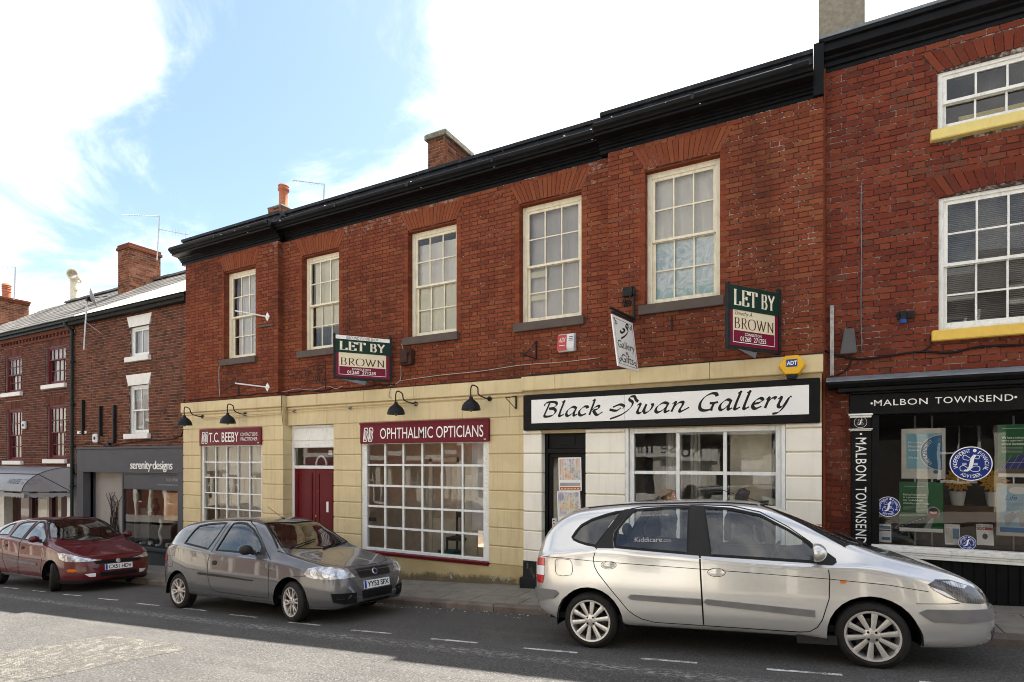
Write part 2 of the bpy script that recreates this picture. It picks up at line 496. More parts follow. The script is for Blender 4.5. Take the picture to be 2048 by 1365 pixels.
# chancery hand for the gallery sign (x-height 1)
SCR = {
 'B': (1.25, [[(-.05, 1.3), (.1, 1.62), (.55, 1.72), (.95, 1.62), (1.05, 1.35), (.85, 1.05), (.45, .95)], [(.45, .95), (.95, .85), (1.08, .5), (.85, .12), (.4, 0), (.12, .08)], [(.42, 1.66), (.28, .9), (.1, 0)]]),
 'l': (.55, [[(.12, 1.6), (.3, 1.72), (.28, 1.5), (.12, .3), (.2, .02), (.5, .2)]]),
 'a': (.95, [[(.78, .92), (.45, 1.0), (.12, .65), (.05, .22), (.22, .0), (.5, .2), (.74, .6)], [(.82, 1.0), (.7, .3), (.76, .02), (1.0, .16)]]),
 'c': (.75, [[(.72, .78), (.62, .98), (.35, .95), (.08, .55), (.1, .15), (.32, 0), (.66, .18)]]),
 'k': (.95, [[(.12, 1.6), (.3, 1.72), (.28, 1.5), (.1, 0)], [(.16, .45), (.5, .9), (.74, .98), (.7, .68), (.3, .48)], [(.36, .5), (.6, .1), (.82, 0), (1.15, .3)]]),
 'w': (1.25, [[(.02, .86), (.18, 1.0), (.22, .8), (.14, .2), (.28, .0), (.5, .2), (.66, .95)], [(.66, .95), (.6, .25), (.74, 0), (1.0, .25), (1.12, .7), (1.05, 1.0)]]),
 'n': (1.0, [[(.02, .85), (.18, 1.0), (.2, .8), (.08, 0)], [(.14, .45), (.42, .9), (.68, .98), (.72, .7), (.62, .2), (.72, 0), (1.2, .4)]]),
 'G': (1.45, [[(1.25, 1.42), (1.1, 1.68), (.75, 1.72), (.3, 1.4), (.05, .8), (.12, .2), (.5, 0), (.95, .15), (1.1, .7)], [(.78, .72), (1.1, .74), (1.4, .82)], [(1.12, .72), (1.02, .3), (1.0, -.05)]]),
 'e': (.78, [[(.1, .45), (.5, .58), (.68, .82), (.5, 1.0), (.2, .8), (.06, .4), (.14, .08), (.36, 0), (.7, .2)]]),
 'r': (.72, [[(.02, .85), (.18, 1.0), (.2, .8), (.08, 0)], [(.15, .5), (.38, .9), (.6, 1.0), (.72, .9)]]),
 'y': (.95, [[(.02, .85), (.18, 1.0), (.22, .8), (.14, .25), (.3, .05), (.52, .25), (.72, .8)], [(.92, 1.05), (.76, .9), (.55, .1), (.25, -.45), (-.15, -.6)]]),
}
def script(word, sc, x=0., y=0., gap=.12):
    res = []
    for ch in word:
        if ch == ' ': x += .6 * sc; continue
        wd, st = SCR[ch]; res += xf(st, x, y, sc, sc, .16); x += (wd + gap) * sc
    return res, x
# roman capitals (cap height 1): thick uprights, hair-line bars, bracket serifs
def _s(x, y, wd=.3): return [(x - wd / 2, y), (x + wd / 2, y)]
ROM = {
 'L': (.85, [[(.22, 0), (.22, 1)], _s(.22, .98), [(.08, .02), (.78, .02)], [(.78, .02), (.78, .26)]]),
 'E': (.85, [[(.22, 0), (.22, 1)], [(.08, .98), (.74, .98)], [(.74, .98), (.74, .76)], [(.22, .51), (.58, .51)], [(.58, .4), (.58, .62)], [(.08, .02), (.78, .02)], [(.78, .02), (.78, .26)]]),
 'T': (.9, [[(.45, 0), (.45, 1)], [(.06, .98), (.84, .98)], [(.06, .98), (.06, .74)], [(.84, .98), (.84, .74)], _s(.45, .02)]),
 'B': (.88, [[(.22, 0), (.22, 1)], [(.08, .98), (.4, .98), (.6, .95), (.7, .76), (.58, .56), (.34, .52), (.22, .52)], [(.34, .52), (.62, .48), (.76, .27), (.64, .05), (.4, .02), (.08, .02)]]),
 'Y': (.95, [[(.12, .98), (.48, .48)], [(.84, .98), (.48, .48)], [(.48, .5), (.48, 0)], _s(.14, .98), _s(.82, .98, .24), _s(.48, .02)]),
 'R': (.92, [[(.22, 0), (.22, 1)], [(.08, .98), (.4, .98), (.6, .95), (.7, .75), (.58, .54), (.34, .5), (.22, .5)], [(.4, .5), (.84, .02)], _s(.22, .02), _s(.84, .02, .16)]),
 'O': (1.1, [[(.55, 1), (.2, .88), (.07, .5), (.2, .12), (.55, 0), (.9, .12), (1.03, .5), (.9, .88), (.55, 1)]]),
 'W': (1.4, [[(.1, .98), (.42, .02)], [(.42, .02), (.72, .9)], [(.66, .98), (.98, .02)], [(.98, .02), (1.3, .98)], _s(.12, .98, .24), _s(.66, .98, .24), _s(1.28, .98, .22)]),
 'N': (1.05, [[(.2, .02), (.2, .98)], [(.18, .98), (.86, .02)], [(.86, .02), (.86, .98)], _s(.12, .98, .2), _s(.2, .02, .26), _s(.86, .98, .26)]),
}
def roman(word, nib=.17, mono=.045, gap=.04):
    res = []; x = 0
    for ch in word:
        if ch == ' ': x += .55; continue
        wd, st = ROM[ch]; res += xf(st, x, 0); x += wd + gap
    return pen(res, nib, 0, mono)
def jitter_layers(mb, fr, poly, h, mi=None, step=1.5e-5):
    vs_, fs = poly
    for i, f in enumerate(fs): mb.add([fr.p(*vs_[j], h + step * (i % 60)) for j in f], [tuple(range(len(f)))], mi)
# ------------------------------------------------------------------ ground, road, pavements
def asphalt():
    t = NT("asphalt"); p = t.pos()
    n1 = t.noise(p, .9, 5, .6); n2 = t.noise(p, 52, 4, .75); n3 = t.noise(p, 14, 4, .6)
    c = t.mix(t.range(n1, .3, .7), (.05, .0475, .044), (.068, .065, .06))
    c = t.mix(t.range(n2, .45, .72), c, (.185, .178, .166))
    c = t.mix(t.range(n2, .28, .46, .8, 0), c, (.03, .029, .028))
    c = t.mix(t.math('MULTIPLY', t.range(n3, .55, .75), .35), c, (.07, .065, .06))
    sp = t.n("ShaderNodeSeparateXYZ"); t.l(p, sp.inputs[0])
    # darker tar-stained bay strip beside the kerb (oil and newer surfacing), ragged edge
    e = t.math('ADD', sp.outputs[1], t.math('MULTIPLY', n3, .25))
    bay = t.range(e, 5.35, 5.6)
    c = t.mix(t.math('MULTIPLY', bay, .2), c, (.075, .07, .066))
    fl = t.noise(t.mapv(p, (1.2, 6, 1)), 9, 5, .7)
    edge = t.math('MULTIPLY', t.range(e, 5.25, 5.42), t.range(e, 5.42, 5.65, 1, 0))
    c = t.mix(t.math('MULTIPLY', edge, t.range(fl, .5, .62)), c, (.34, .33, .31))
    vc = t.n('ShaderNodeTexVoronoi'); vc.feature = 'DISTANCE_TO_EDGE'; vc.inputs['Scale'].default_value = .55; t.l(t.mapv(t.n('ShaderNodeVectorMath', operation='ADD').outputs[0] if False else p, (1, 1.6, 1)), vc.inputs['Vector'])
    crk = t.math('ADD', vc.outputs['Distance'], t.math('MULTIPLY', t.math('SUBTRACT', n3, .5), .06))
    c = t.mix(t.math('MULTIPLY', t.range(crk, .0, .008, .3, 0), t.range(n1, .45, .55)), c, (.03, .028, .026))
    oil = t.noise(t.mapv(p, (.8, 2.2, 1)), 1.7, 4, .6); c = t.mix(t.range(oil, .58, .72, 0, .45), c, (.06, .056, .052))
    c = t.mix(t.range(t.noise(t.mapv(p, (.25, 5, 1)), 1.0, 3), .5, .7, 0, .3), c, (.115, .11, .10))
    t.bsdf(c, .86, 0, .15, 0, t.math('ADD', n2, t.math('MULTIPLY', n3, .6)), .75, .012)
    return t.m
def rough_patch():
    t = NT("worn_patch"); p = t.pos()
    v = t.n("ShaderNodeTexVoronoi"); v.inputs["Scale"].default_value = 46; t.l(t.mapv(p, (1, 1.15, 1), (0, 0, 0), (0, 0, .5)), v.inputs["Vector"])
    n = t.noise(p, 9, 7, .75, 1.2); n2 = t.noise(p, 120, 3)
    c = t.mix(t.range(n, .45, .66), (.085, .08, .07), (.23, .212, .18))
    c = t.mix(t.range(v.outputs["Distance"], .05, .45, .6, 1.), (.24, .225, .195), c)
    c = t.mix(t.range(n2, .5, .7, 0, .4), c, (.08, .07, .06))
    t.bsdf(c, .9, 0, .3, 0, t.math('SUBTRACT', t.math('ADD', n2, t.math('MULTIPLY', n, 1.5)), t.math('MULTIPLY', v.outputs["Distance"], 1.2)), .9, .018)
    return t.m
M_ASPH = asphalt(); M_PATCH = rough_patch()
def slabmat(name, a, b, stain):
    t = NT(name); p = t.pos()
    oi = t.n("ShaderNodeObjectInfo").outputs["Random"]
    c = t.mix(oi, a, b)
    c = t.mix(t.range(t.noise(p, 3.5, 5, .6), .4, .75, 0, .7), c, stain)
    n2 = t.noise(p, 130, 3)
    c = t.mix(t.range(n2, .35, .75, 0, .35), c, tuple(x * 1.4 for x in b))
    c = t.mix(t.range(t.noise(p, 9, 2), .68, .72, 0, .55), c, tuple(x * .35 for x in a))
    t.bsdf(c, .85, 0, .15, 0, n2, .4, .004)
    return t.m
M_SLAB = slabmat("paving_slab", (.17, .152, .125), (.215, .195, .162), (.105, .092, .078))
M_KERB = slabmat("kerb_stone", (.115, .09, .078), (.17, .138, .118), (.06, .05, .045))
M_BASE = mat("ground_earth", (.12, .105, .085), .95)
M_JOINT = mat("paving_bed", (.055, .048, .042), .95)
M_LINE = None
def linemat():
    t = NT("road_paint"); p = t.pos()
    n = t.noise(p, 55, 4, .75); n1 = t.noise(p, 7, 4)
    c = t.mix(t.range(t.math('ADD', t.math('MULTIPLY', n, .7), t.math('MULTIPLY', n1, .4)), .5, .62), (.6, .58, .54), (.13, .12, .11))
    t.bsdf(c, .8, 0, .3, 0, n, .4, .006)
    return t.m
M_LINE = linemat()
def sheet(name, xs, ys, fn, mt, kind="structure"):
    b = MB(); nx = len(xs)
    v = [(x, y, fn(x, y)) for y in ys for x in xs]
    f = [(j * nx + i, j * nx + i + 1, (j + 1) * nx + i + 1, (j + 1) * nx + i) for j in range(len(ys) - 1) for i in range(nx - 1)]
    b.add(v, f); o = b.build(name, mt, smooth=True)
    for p_ in o.data.polygons:
        if p_.normal.z < 0: o.data.flip_normals(); break
    o["kind"] = kind
    return o
def rng(a, b, s):
    n = max(1, round((b - a) / s)); return [a + (b - a) * i / n for i in range(n + 1)]
KERB_Y = 7.52
sheet("ground", rng(-400, 400, 20), rng(-400, 400, 40), lambda x, y: ax_(max(-90, min(60, x))) - .7, M_BASE)
sheet("road", rng(-80, 45, .8), rng(.85, KERB_Y + .02, .22), road, M_ASPH)
tag(sheet("pavement_opposite", rng(-80, 45, .8), rng(-2.35, .85, .4), lambda x, y: road(x, .85) + .11, mat("opposite_paving", (.24, .22, .19), .85)), None)
pv = sheet("pavement", rng(-30, 6, .6), rng(KERB_Y + .14, 9.3, .3), lambda x, y: pave(x) - .012, M_JOINT)
# paving flags: one object each
bs = MB(); bs.box(-.5, .5, -.5, .5, -1, 0)
me_slab = bs.build("tmp_slab", M_SLAB, bevel=0.0).data
bpy.data.objects.remove(bpy.data.objects["tmp_slab"])
rnd = random.Random(3)
rows = [(KERB_Y + .15, .46), (KERB_Y + .615, .46), (KERB_Y + 1.08, .50)]
for ri, (y0, wd) in enumerate(rows):
    x = -27.0 + [0, .33, .12][ri]
    while x < 4.6:
        ln = rnd.choice((.6, .6, .75, .9)); xc = x + ln / 2
        sl = math.atan((ax_(xc + .3) - ax_(xc - .3)) / .6)
        inst("paving_slab", me_slab, pv, (xc, y0 + wd / 2, pave(xc) + rnd.uniform(-.002, .002)), (ln - .009, wd - .009, .05), (rnd.uniform(-.004, .004), -sl + rnd.uniform(-.003, .003), 0))
        x += ln
bk = MB(); bk.prism([(-.5, -1), (.5, -1), (.5, 0), (-.38, 0), (-.5, -.1)], 'x', -.5, .5)
me_k = bk.build("tmp_kerb", M_KERB).data
bpy.data.objects.remove(bpy.data.objects["tmp_kerb"])
kb = empty("kerb", kind="structure")
x = -28.0
while x < 5.5:
    ln = rnd.uniform(.86, .96); xc = x + ln / 2
    sl = math.atan((ax_(xc + .3) - ax_(xc - .3)) / .6)
    inst("kerb_stone", me_k, kb, (xc, KERB_Y + .07 + rnd.uniform(-.004, .004), pave(xc) + .002 + rnd.uniform(-.003, .003)), (ln - .008, .14, .26), (0, -sl, 0))
    x += ln
# worn patch in the near lane and the bay dashes
def lift(x, y, h): return road(x, y) + h
pp = [gpt(-60, 1318), gpt(0, 1307), gpt(110, 1289), gpt(219, 1273), gpt(300, 1282), gpt(379, 1296), gpt(240, 1325), gpt(150, 1344), gpt(68, 1361), gpt(-40, 1375)]
pp = [p + Vector((rnd.uniform(-.04, .04), rnd.uniform(-.03, .03), 0)) for p in pp]
bm = bmesh.new(); fc = bm.faces.new([bm.verts.new((p.x, p.y, 0)) for p in catmull(pp, 5, True)])
bmesh.ops.triangulate(bm, faces=bm.faces)
for _ in range(3): bmesh.ops.subdivide_edges(bm, edges=[e for e in bm.edges if e.calc_length() > .25], cuts=1, use_grid_fill=False); bmesh.ops.triangulate(bm, faces=bm.faces)
for v in bm.verts: v.co.z = lift(v.co.x, v.co.y, .006 if not v.is_boundary else .003)
bmesh.ops.recalc_face_normals(bm, faces=bm.faces)
me = bpy.data.meshes.new("road_patch"); bm.to_mesh(me); bm.free(); me.materials.append(M_PATCH)
if me.polygons[0].normal.z < 0: me.flip_normals()
o = bpy.data.objects.new("road_patch", me); COL.objects.link(o); o["kind"] = "structure"
c1 = lambda x, y: (x * .3418, 1100 + y * .3418)
c2 = lambda x, y: (600 + x * .3418, 1180 + y * .3418)
c3 = lambda x, y: (1200 + x * .41406, 1240 + y * .41406)
dash = [(c1(25, 220), c1(105, 228)), (c1(190, 240), c1(265, 247)), (c1(375, 262), c1(475, 270)), (c1(577, 286), c1(690, 296)), (c1(800, 315), c1(928, 327)),
        (c1(1075, 343), c1(1205, 358)), (c1(1345, 380), c1(1505, 397)), (c1(1690, 425), c1(1875, 444)), (c2(302, 237), c2(535, 258)), (c2(767, 288), c2(1037, 312)),
        (c2(1305, 343), c2(1623, 370)), (c3(195, 188), c3(470, 210)), (c3(805, 240), c3(1170, 268))]
a0, a1 = gpt(*dash[-2][0]), gpt(*dash[-1][0]); st = a1 - a0
mk = empty("bay_marking", kind="structure")
dl = [(gpt(*p), gpt(*q)) for p, q in dash]
for k in (1, 2, 3): dl.append((dl[12][0] + st * k, dl[12][1] + st * k))
for a, b in dl:
    m = MB(); n = 6
    d = (b - a); d.z = 0; nn = Vector((-d.y, d.x, 0)).normalized() * .03
    v = []
    for i in range(n + 1):
        q = a.lerp(b, i / n)
        for s in (-1, 1):
            e = q + nn * s * rnd.uniform(.85, 1.1); v.append((e.x, e.y, lift(e.x, e.y, .004)))
    m.add(v, [(2 * i, 2 * i + 2, 2 * i + 3, 2 * i + 1) for i in range(n)])
    o = m.build("dash", M_LINE, mk)
    if o.data.polygons[0].normal.z < 0: o.data.flip_normals()
# flakes of paper and grit in the gutter
m = MB()
for i in range(60):
    x = rnd.uniform(-7.2, -2.6); y = KERB_Y - abs(rnd.gauss(.08, .2)) - .02; s = rnd.uniform(.006, .022); z = lift(x, y, .006)
    an = rnd.uniform(0, 3.1); c_, s_ = math.cos(an) * s, math.sin(an) * s
    m.add([(x + c_, y + s_, z), (x - s_, y + c_, z + .004), (x - c_, y - s_, z), (x + s_, y - c_, z + .003)], [(0, 1, 2, 3)])
o = m.build("litter", mat("litter_paper", (.55, .53, .48), .9)); tag(o, "pale scraps of paper and grit along the kerb", "litter", None, "stuff")
# ------------------------------------------------------------------ building materials
def brickmat(name, stops, soot=.35, bloom=None):
    t = NT(name); p = t.pos()
    at_ = t.n("ShaderNodeAttribute"); at_.attribute_name = "bv"
    oi = t.n("ShaderNodeObjectInfo").outputs["Random"]
    f = t.math('FRACT', t.math('ADD', at_.outputs["Fac"], oi))
    c = t.ramp(f, stops)
    n1 = t.noise(p, 18, 5, .65); n2 = t.noise(p, 140, 3, .7); n3 = t.noise(t.mapv(p, (.55, .55, .3)), 1.9, 7, .68)
    c = t.mix(t.range(n1, .3, .75, 0, .35), c, t.mix(.5, c, stops[0][1], 'MULTIPLY'))
    c = t.mix(t.range(n1, .52, .8, 0, .22), c, (stops[-2][1][0] * 1.25, stops[-2][1][1] * 1.3, stops[-2][1][2] * 1.3))
    c = t.mix(t.range(n2, .55, .75, 0, .5), c, tuple(x * .4 for x in stops[1][1]))
    c = t.mix(t.range(n3, .46, .74, 0, soot), c, (.022, .013, .010))
    if bloom:      # lime bloom leached out under the gutter
        sp = t.n("ShaderNodeSeparateXYZ"); t.l(p, sp.inputs[0])
        b = None
        for x0, x1, z0, z1 in bloom:
            q = t.math('MULTIPLY', t.math('MULTIPLY', t.range(sp.outputs[0], x0, x0 + .5), t.range(sp.outputs[0], x1 - .5, x1, 1, 0)), t.range(sp.outputs[2], z0, z1))
            b = q if b is None else t.math('MAXIMUM', b, q)
        n4 = t.noise(p, 7, 6, .75)
        c = t.mix(t.math('MULTIPLY', b, t.range(n4, .5, .68)), c, (.30, .25, .215))
    t.bsdf(c, .88, 0, .08, 0, t.math('ADD', n1, t.math('MULTIPLY', n2, .8)), .35, .006)
    return t.m
def mortarmat(name, dark, light, lo, hi, xfade=None):
    t = NT(name); p = t.pos()
    n = t.noise(p, 3.2, 6, .75); n2 = t.noise(p, 30, 3, .6)
    v = t.math('ADD', t.math('MULTIPLY', n, .62), t.math('MULTIPLY', n2, .4))
    if xfade:
        sp = t.n("ShaderNodeSeparateXYZ"); t.l(p, sp.inputs[0])
        v = t.math('ADD', v, t.range(sp.outputs[0], *xfade))
    c = t.mix(t.range(v, lo, hi), dark, light)
    t.bsdf(c, .95, 0, .2, 0, n2, .4, .004)
    return t.m
RED = [(0, (.135, .036, .022)), (.08, (.17, .044, .024)), (.45, (.198, .051, .026)), (.8, (.226, .063, .030)), (.95, (.236, .076, .034)), (1, (.19, .066, .035))]
M_BRICK = brickmat("red_brick", RED, .55, [(-9.6, -5.9, 6.75, 7.2), (-3.9, -2.9, 6.5, 7.1), (-11.4, -10.5, 6.8, 7.2), (-2.6, -1.9, 7.05, 7.25)])
M_BRICKM = brickmat("red_brick_smooth", [(0, (.12, .03, .02)), (.3, (.16, .037, .022)), (.6, (.18, .042, .024)), (.85, (.205, .052, .028)), (.95, (.18, .056, .032)), (1, (.12, .045, .03))], .4)
M_GAUGE = brickmat("gauged_brick", [(0, (.19, .052, .026)), (.5, (.215, .062, .03)), (.9, (.235, .072, .034)), (1, (.21, .068, .034))], .15)
M_GAUGEM = brickmat("gauged_brick_dark", [(0, (.12, .028, .018)), (.5, (.16, .036, .021)), (.9, (.19, .05, .026)), (1, (.11, .03, .02))], .3)
M_BROWN = brickmat("brown_brick", [(0, (.07, .03, .021)), (.3, (.125, .046, .028)), (.6, (.16, .056, .032)), (.9, (.185, .068, .038)), (1, (.11, .055, .037))], .22)
M_DARKB = brickmat("dark_brick", [(0, (.06, .024, .019)), (.3, (.10, .034, .024)), (.6, (.125, .042, .028)), (.9, (.145, .052, .034)), (1, (.08, .038, .029))], .25)
M_MORT = mortarmat("sooty_mortar", (.07, .04, .03), (.46, .41, .36), .60, .68, (-14, 0, -.05, .075))
M_MORTM = mortarmat("white_pointing", (.05, .03, .024), (.42, .37, .32), .47, .66)
M_MORTB = mortarmat("grey_pointing", (.13, .105, .085), (.30, .265, .225), .38, .6)
M_CREAM = mat("ochre_masonry_paint", (.62, .505, .295), .72, .07, 2.5, 50, .25, .004, dirt=.14, dirtcol=(.28, .19, .085), chips=(.6, .57, .5), streak=.25)
M_IVORY = mat("ivory_masonry_paint", (.80, .755, .655), .7, .05, 2.5, 50, .25, .004, dirt=.08, dirtcol=(.36, .3, .22), streak=.14)
M_CREAMJ = mat("ochre_joint", (.44, .35, .2), .8)
M_SASH = mat("cream_gloss_paint", (.75, .68, .52), .42, .06, 8, 90, .25, .002, dirt=.35, dirtcol=(.30, .25, .18))
M_WHITE = mat("white_gloss_paint", (.74, .74, .71), .4, .05, 8, 90, .25, .002, dirt=.3, dirtcol=(.33, .31, .28))
M_WHITEM = mat("white_flaking_paint", (.76, .75, .70), .5, .05, 10, 90, .3, .003, dirt=.3, dirtcol=(.26, .23, .2))
M_SILL = mat("brown_stone_sill", (.10, .078, .066), .8, .12, 5, 60, .3, .004)
M_BLACK = mat("black_gloss_paint", (.0055, .0055, .006), .42, .3, 5, 70, .2, .003, spec=.12, dirt=.22, dirtcol=(.02, .018, .016))
M_LEAD = mat("lead_sheet", (.013, .0145, .017), .5, .25, 4, 60, .2, .004, dirt=.3, dirtcol=(.09, .09, .095))
M_LEADG = mat("weathered_lead", (.17, .185, .20), .55, .25, 5, 60, .3, .004, dirt=.35, dirtcol=(.05, .05, .055))
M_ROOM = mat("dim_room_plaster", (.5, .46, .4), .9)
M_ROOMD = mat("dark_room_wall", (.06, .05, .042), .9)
M_FLOORW = mat("worn_floorboards", (.28, .20, .13), .6)
M_RED = mat("maroon_gloss_paint", (.11, .007, .012), .3, .12, 5, 80, .12, .002, dirt=.12, dirtcol=(.05, .01, .01))
M_MAROON = mat("maroon_sign_paint", (.135, .011, .022), .4, .06, 4, 80, .06, .001)
M_LET = mat("white_lettering", (.8, .79, .75), .5, .03, 20, 90, 0.02)
M_BLK = mat("black_lettering", (.012, .012, .013), .5, .1, 20, 90, .02)
M_GLASS = glass("window_glass", (1, 1, 1), .85)
M_IRON = mat("black_iron", (.016, .016, .017), .5, .3, 12, 90, .3, .003)
M_STEEL = mat("galvanised_steel", (.45, .46, .47), .4, .12, 14, 90, .15, .002, metal=.85)
M_CABLE = mat("black_cable", (.012, .011, .011), .6)
M_CABLEW = mat("pale_cable", (.42, .38, .33), .6)
def fabric(name, c1, c2, scale=(30, 1, .6), soft=.0):
    t = NT(name); p = t.pos()
    n = t.noise(t.mapv(p, scale), 1.0, 4, .55, .4)
    b = t.bsdf(t.mix(n, c1, c2), .9, 0, .2, 0, n, .6, .03)
    tl = t.n("ShaderNodeBsdfTranslucent"); t.l(t.mix(n, c1, c2), tl.inputs[0])
    mx = t.n("ShaderNodeMixShader"); mx.inputs[0].default_value = .25
    t.l(b.outputs[0], mx.inputs[1]); t.l(tl.outputs[0], mx.inputs[2]); t.l(mx.outputs[0], t.o.inputs[0])
    return t.m
M_NET = fabric("white_net_curtain", (.76, .74, .71), (.88, .86, .84))
M_SHEET = fabric("yellowed_paper_sheet", (.80, .74, .48), (.88, .84, .64), (2, 2, 2))
M_SHEETW = fabric("white_cloth_sheet", (.82, .78, .68), (.92, .89, .80), (3, 3, 3))
M_BLIND = fabric("grey_vertical_blind", (.64, .60, .55), (.72, .68, .63), (8, 8, .3))
def frost():
    t = NT("smeared_whitewash"); p = t.pos(); n = t.noise(p, 3.5, 5, .6, 3.5); n2 = t.noise(p, 1.3, 2)
    sp = t.n("ShaderNodeSeparateXYZ"); t.l(p, sp.inputs[0])
    c = t.mix(t.range(n, .35, .65), (.50, .64, .62), (.90, .93, .93)); c = t.mix(t.range(t.math('ADD', sp.outputs[2], t.math('MULTIPLY', n, .3)), 4.85, 5.2, .8, 0), c, (.25, .52, .45))
    t.bsdf(c, .8, 0, .1, 0, n, .5, .01); return t.m
M_FROST = frost()

# ------------------------------------------------------------------ sash windows
def sash_window(parent, X0, X1, Z0, Z1, Y, cols, rows_up, rows_lo, mt, mtg=None, frame=.075, inset=.02, name="window", upfrac=.5, label=None, bar=.022):
    """box-sash window filling an opening; Y is the front of the frame. window > frame, sash, pane"""
    mtg = mtg or M_GLASS
    wnd = empty(name, (0, 0, 0), parent)
    if label: wnd["label"] = label
    f = MB()
    f.box(X0, X0 + frame, Y, Y + .11, Z0, Z1); f.box(X1 - frame, X1, Y, Y + .11, Z0, Z1)
    f.box(X0 + frame, X1 - frame, Y, Y + .11, Z1 - frame * 1.15, Z1); f.box(X0 + frame, X1 - frame, Y - .015, Y + .11, Z0, Z0 + frame * .7)
    f.build("frame", mt, wnd, bevel=.004)
    ix0, ix1, iz0, iz1 = X0 + frame, X1 - frame, Z0 + frame * .7, Z1 - frame * 1.15
    zm = iz0 + (iz1 - iz0) * (1 - upfrac)
    def sash(a0, a1, b0, b1, y, rows, cols, stile=.045, botr=.05, topr=.045):
        s = MB()
        s.box(a0, a0 + stile, y, y + .035, b0, b1); s.box(a1 - stile, a1, y, y + .035, b0, b1)
        s.box(a0 + stile, a1 - stile, y, y + .035, b1 - topr, b1); s.box(a0 + stile, a1 - stile, y, y + .035, b0, b0 + botr)
        ga0, ga1, gb0, gb1 = a0 + stile, a1 - stile, b0 + botr, b1 - topr
        cw = (ga1 - ga0 - bar * (cols - 1)) / cols; rh = (gb1 - gb0 - bar * (rows - 1)) / rows
        for i in range(1, cols): s.box(ga0 + i * cw + (i - 1) * bar, ga0 + i * (cw + bar), y + .003, y + .032, gb0, gb1)
        for j in range(1, rows):
            for i in range(cols): s.box(ga0 + i * (cw + bar), ga0 + i * (cw + bar) + cw, y + .004, y + .031, gb0 + j * rh + (j - 1) * bar, gb0 + j * (rh + bar))
        s.build("sash", mt, wnd)
        for i in range(cols):
            for j in range(rows):
                p = MB(); x = ga0 + i * (cw + bar); z = gb0 + j * (rh + bar)
                tx, tz = random.uniform(-.009, .009), random.uniform(-.009, .009); yy = y + .018
                p.quad((x - .003, yy + tx * cw - tz * rh, z - .003), (x + cw + .003, yy - tx * cw - tz * rh, z - .003), (x + cw + .003, yy - tx * cw + tz * rh, z + rh + .003), (x - .003, yy + tx * cw + tz * rh, z + rh + .003))
                p.build("pane", mtg, wnd)
    if rows_up: sash(ix0, ix1, zm - .02, iz1, Y + inset, rows_up, cols, botr=.04)
    sash(ix0, ix1, iz0, zm + .02 if rows_up else iz1, Y + inset + (.042 if rows_up else 0), rows_lo, cols, botr=.075)
    return wnd
def drape(parent, name, x0, x1, z0, z1, y, mt, amp=.012, waves=5, jag=0.0):
    m = MB(); n = 36; r = random.Random(int(x0 * 100) + int(z0 * 10)); ph = r.uniform(0, 6)
    v = []
    for j in range(7):
        for i in range(n + 1):
            t = i / n; zt = z1 + (jag * math.sin(t * 5 + ph) if j == 6 else 0)
            v.append((lin(x0, x1, t), y + amp * math.sin(t * waves * 6.28 + ph + j * .15) + amp * .5 * math.sin(t * waves * 14 + j), lin(z0, zt, j / 6)))
    m.add(v, [(j * (n + 1) + i, j * (n + 1) + i + 1, (j + 1) * (n + 1) + i + 1, (j + 1) * (n + 1) + i) for j in range(6) for i in range(n)])
    return m.build(name, mt, parent, smooth=True)
def slats(parent, name, x0, x1, z0, z1, y, mt, wd, vertical=True, ang=25):
    m = MB(); c_, s_ = math.cos(R(ang)), math.sin(R(ang)); r = random.Random(5)
    if vertical:
        n = int((x1 - x0) / (wd * .93))
        for i in range(n):
            x = x0 + (i + .5) * (x1 - x0) / n; d = wd / 2; e = r.uniform(-.006, .006)
            m.quad((x - d * c_, y - d * s_ + e, z0), (x + d * c_, y + d * s_ + e, z0), (x + d * c_, y + d * s_, z1), (x - d * c_, y - d * s_, z1))
    else:
        n = int((z1 - z0) / (wd * .8))
        for i in range(n):
            z = z0 + (i + .5) * (z1 - z0) / n; d = wd / 2
            m.quad((x0, y - d * c_, z - d * s_), (x1, y - d * c_, z - d * s_), (x1, y + d * c_, z + d * s_), (x0, y + d * c_, z + d * s_))
    return m.build(name, mt, parent)
def flat_arch(parent, X0, X1, Z0, H, Y, splay, n, mt, name="voussoir", rise=0.0):
    """gauged flat arch: each voussoir a brick of its own"""
    for i in range(n):
        j = .0045
        def edge(t, top):
            a = lin(X0, X1, t); b = lin(X0 - splay, X1 + splay, t)
            cam_ = rise * (1 - (2 * t - 1) ** 2)
            return (b if top else a), (Z0 + H if top else Z0 + cam_)
        t0, t1 = i / n, (i + 1) / n
        p = [edge(t0, 0), edge(t1, 0), edge(t1, 1), edge(t0, 1)]
        p = [(p[0][0] + j, p[0][1] + j), (p[1][0] - j, p[1][1] + j), (p[2][0] - j, p[2][1] - j), (p[3][0] + j, p[3][1] - j)]
        m = MB(); m.av = random.random(); y = Y + random.uniform(-.003, .002)
        m.prism(p, 'y', y, Y + .03)
        m.build(name, mt, parent, attr=True)
def arch_hole(X0, X1, Z0, H, splay):
    return lambda z: (X0 - splay * (z - Z0) / H, X1 + splay * (z - Z0) / H) if Z0 <= z < Z0 + H else None
def blocks(parent, x0, x1, levels, Y, mt, name="stone_block", depth=.03, ch=.014):
    """rusticated course blocks with chamfered horizontal joints"""
    for z0, z1 in zip(levels, levels[1:]):
        m = MB(); j = .006
        a = [(Y + ch, z0 + j), (Y, z0 + j + ch), (Y, z1 - j - ch), (Y + ch, z1 - j), (Y + depth, z1 - j), (Y + depth, z0 + j)]
        m.prism([(y, z) for y, z in reversed(a)], 'x', x0, x1)
        m.build(name, mt, parent)
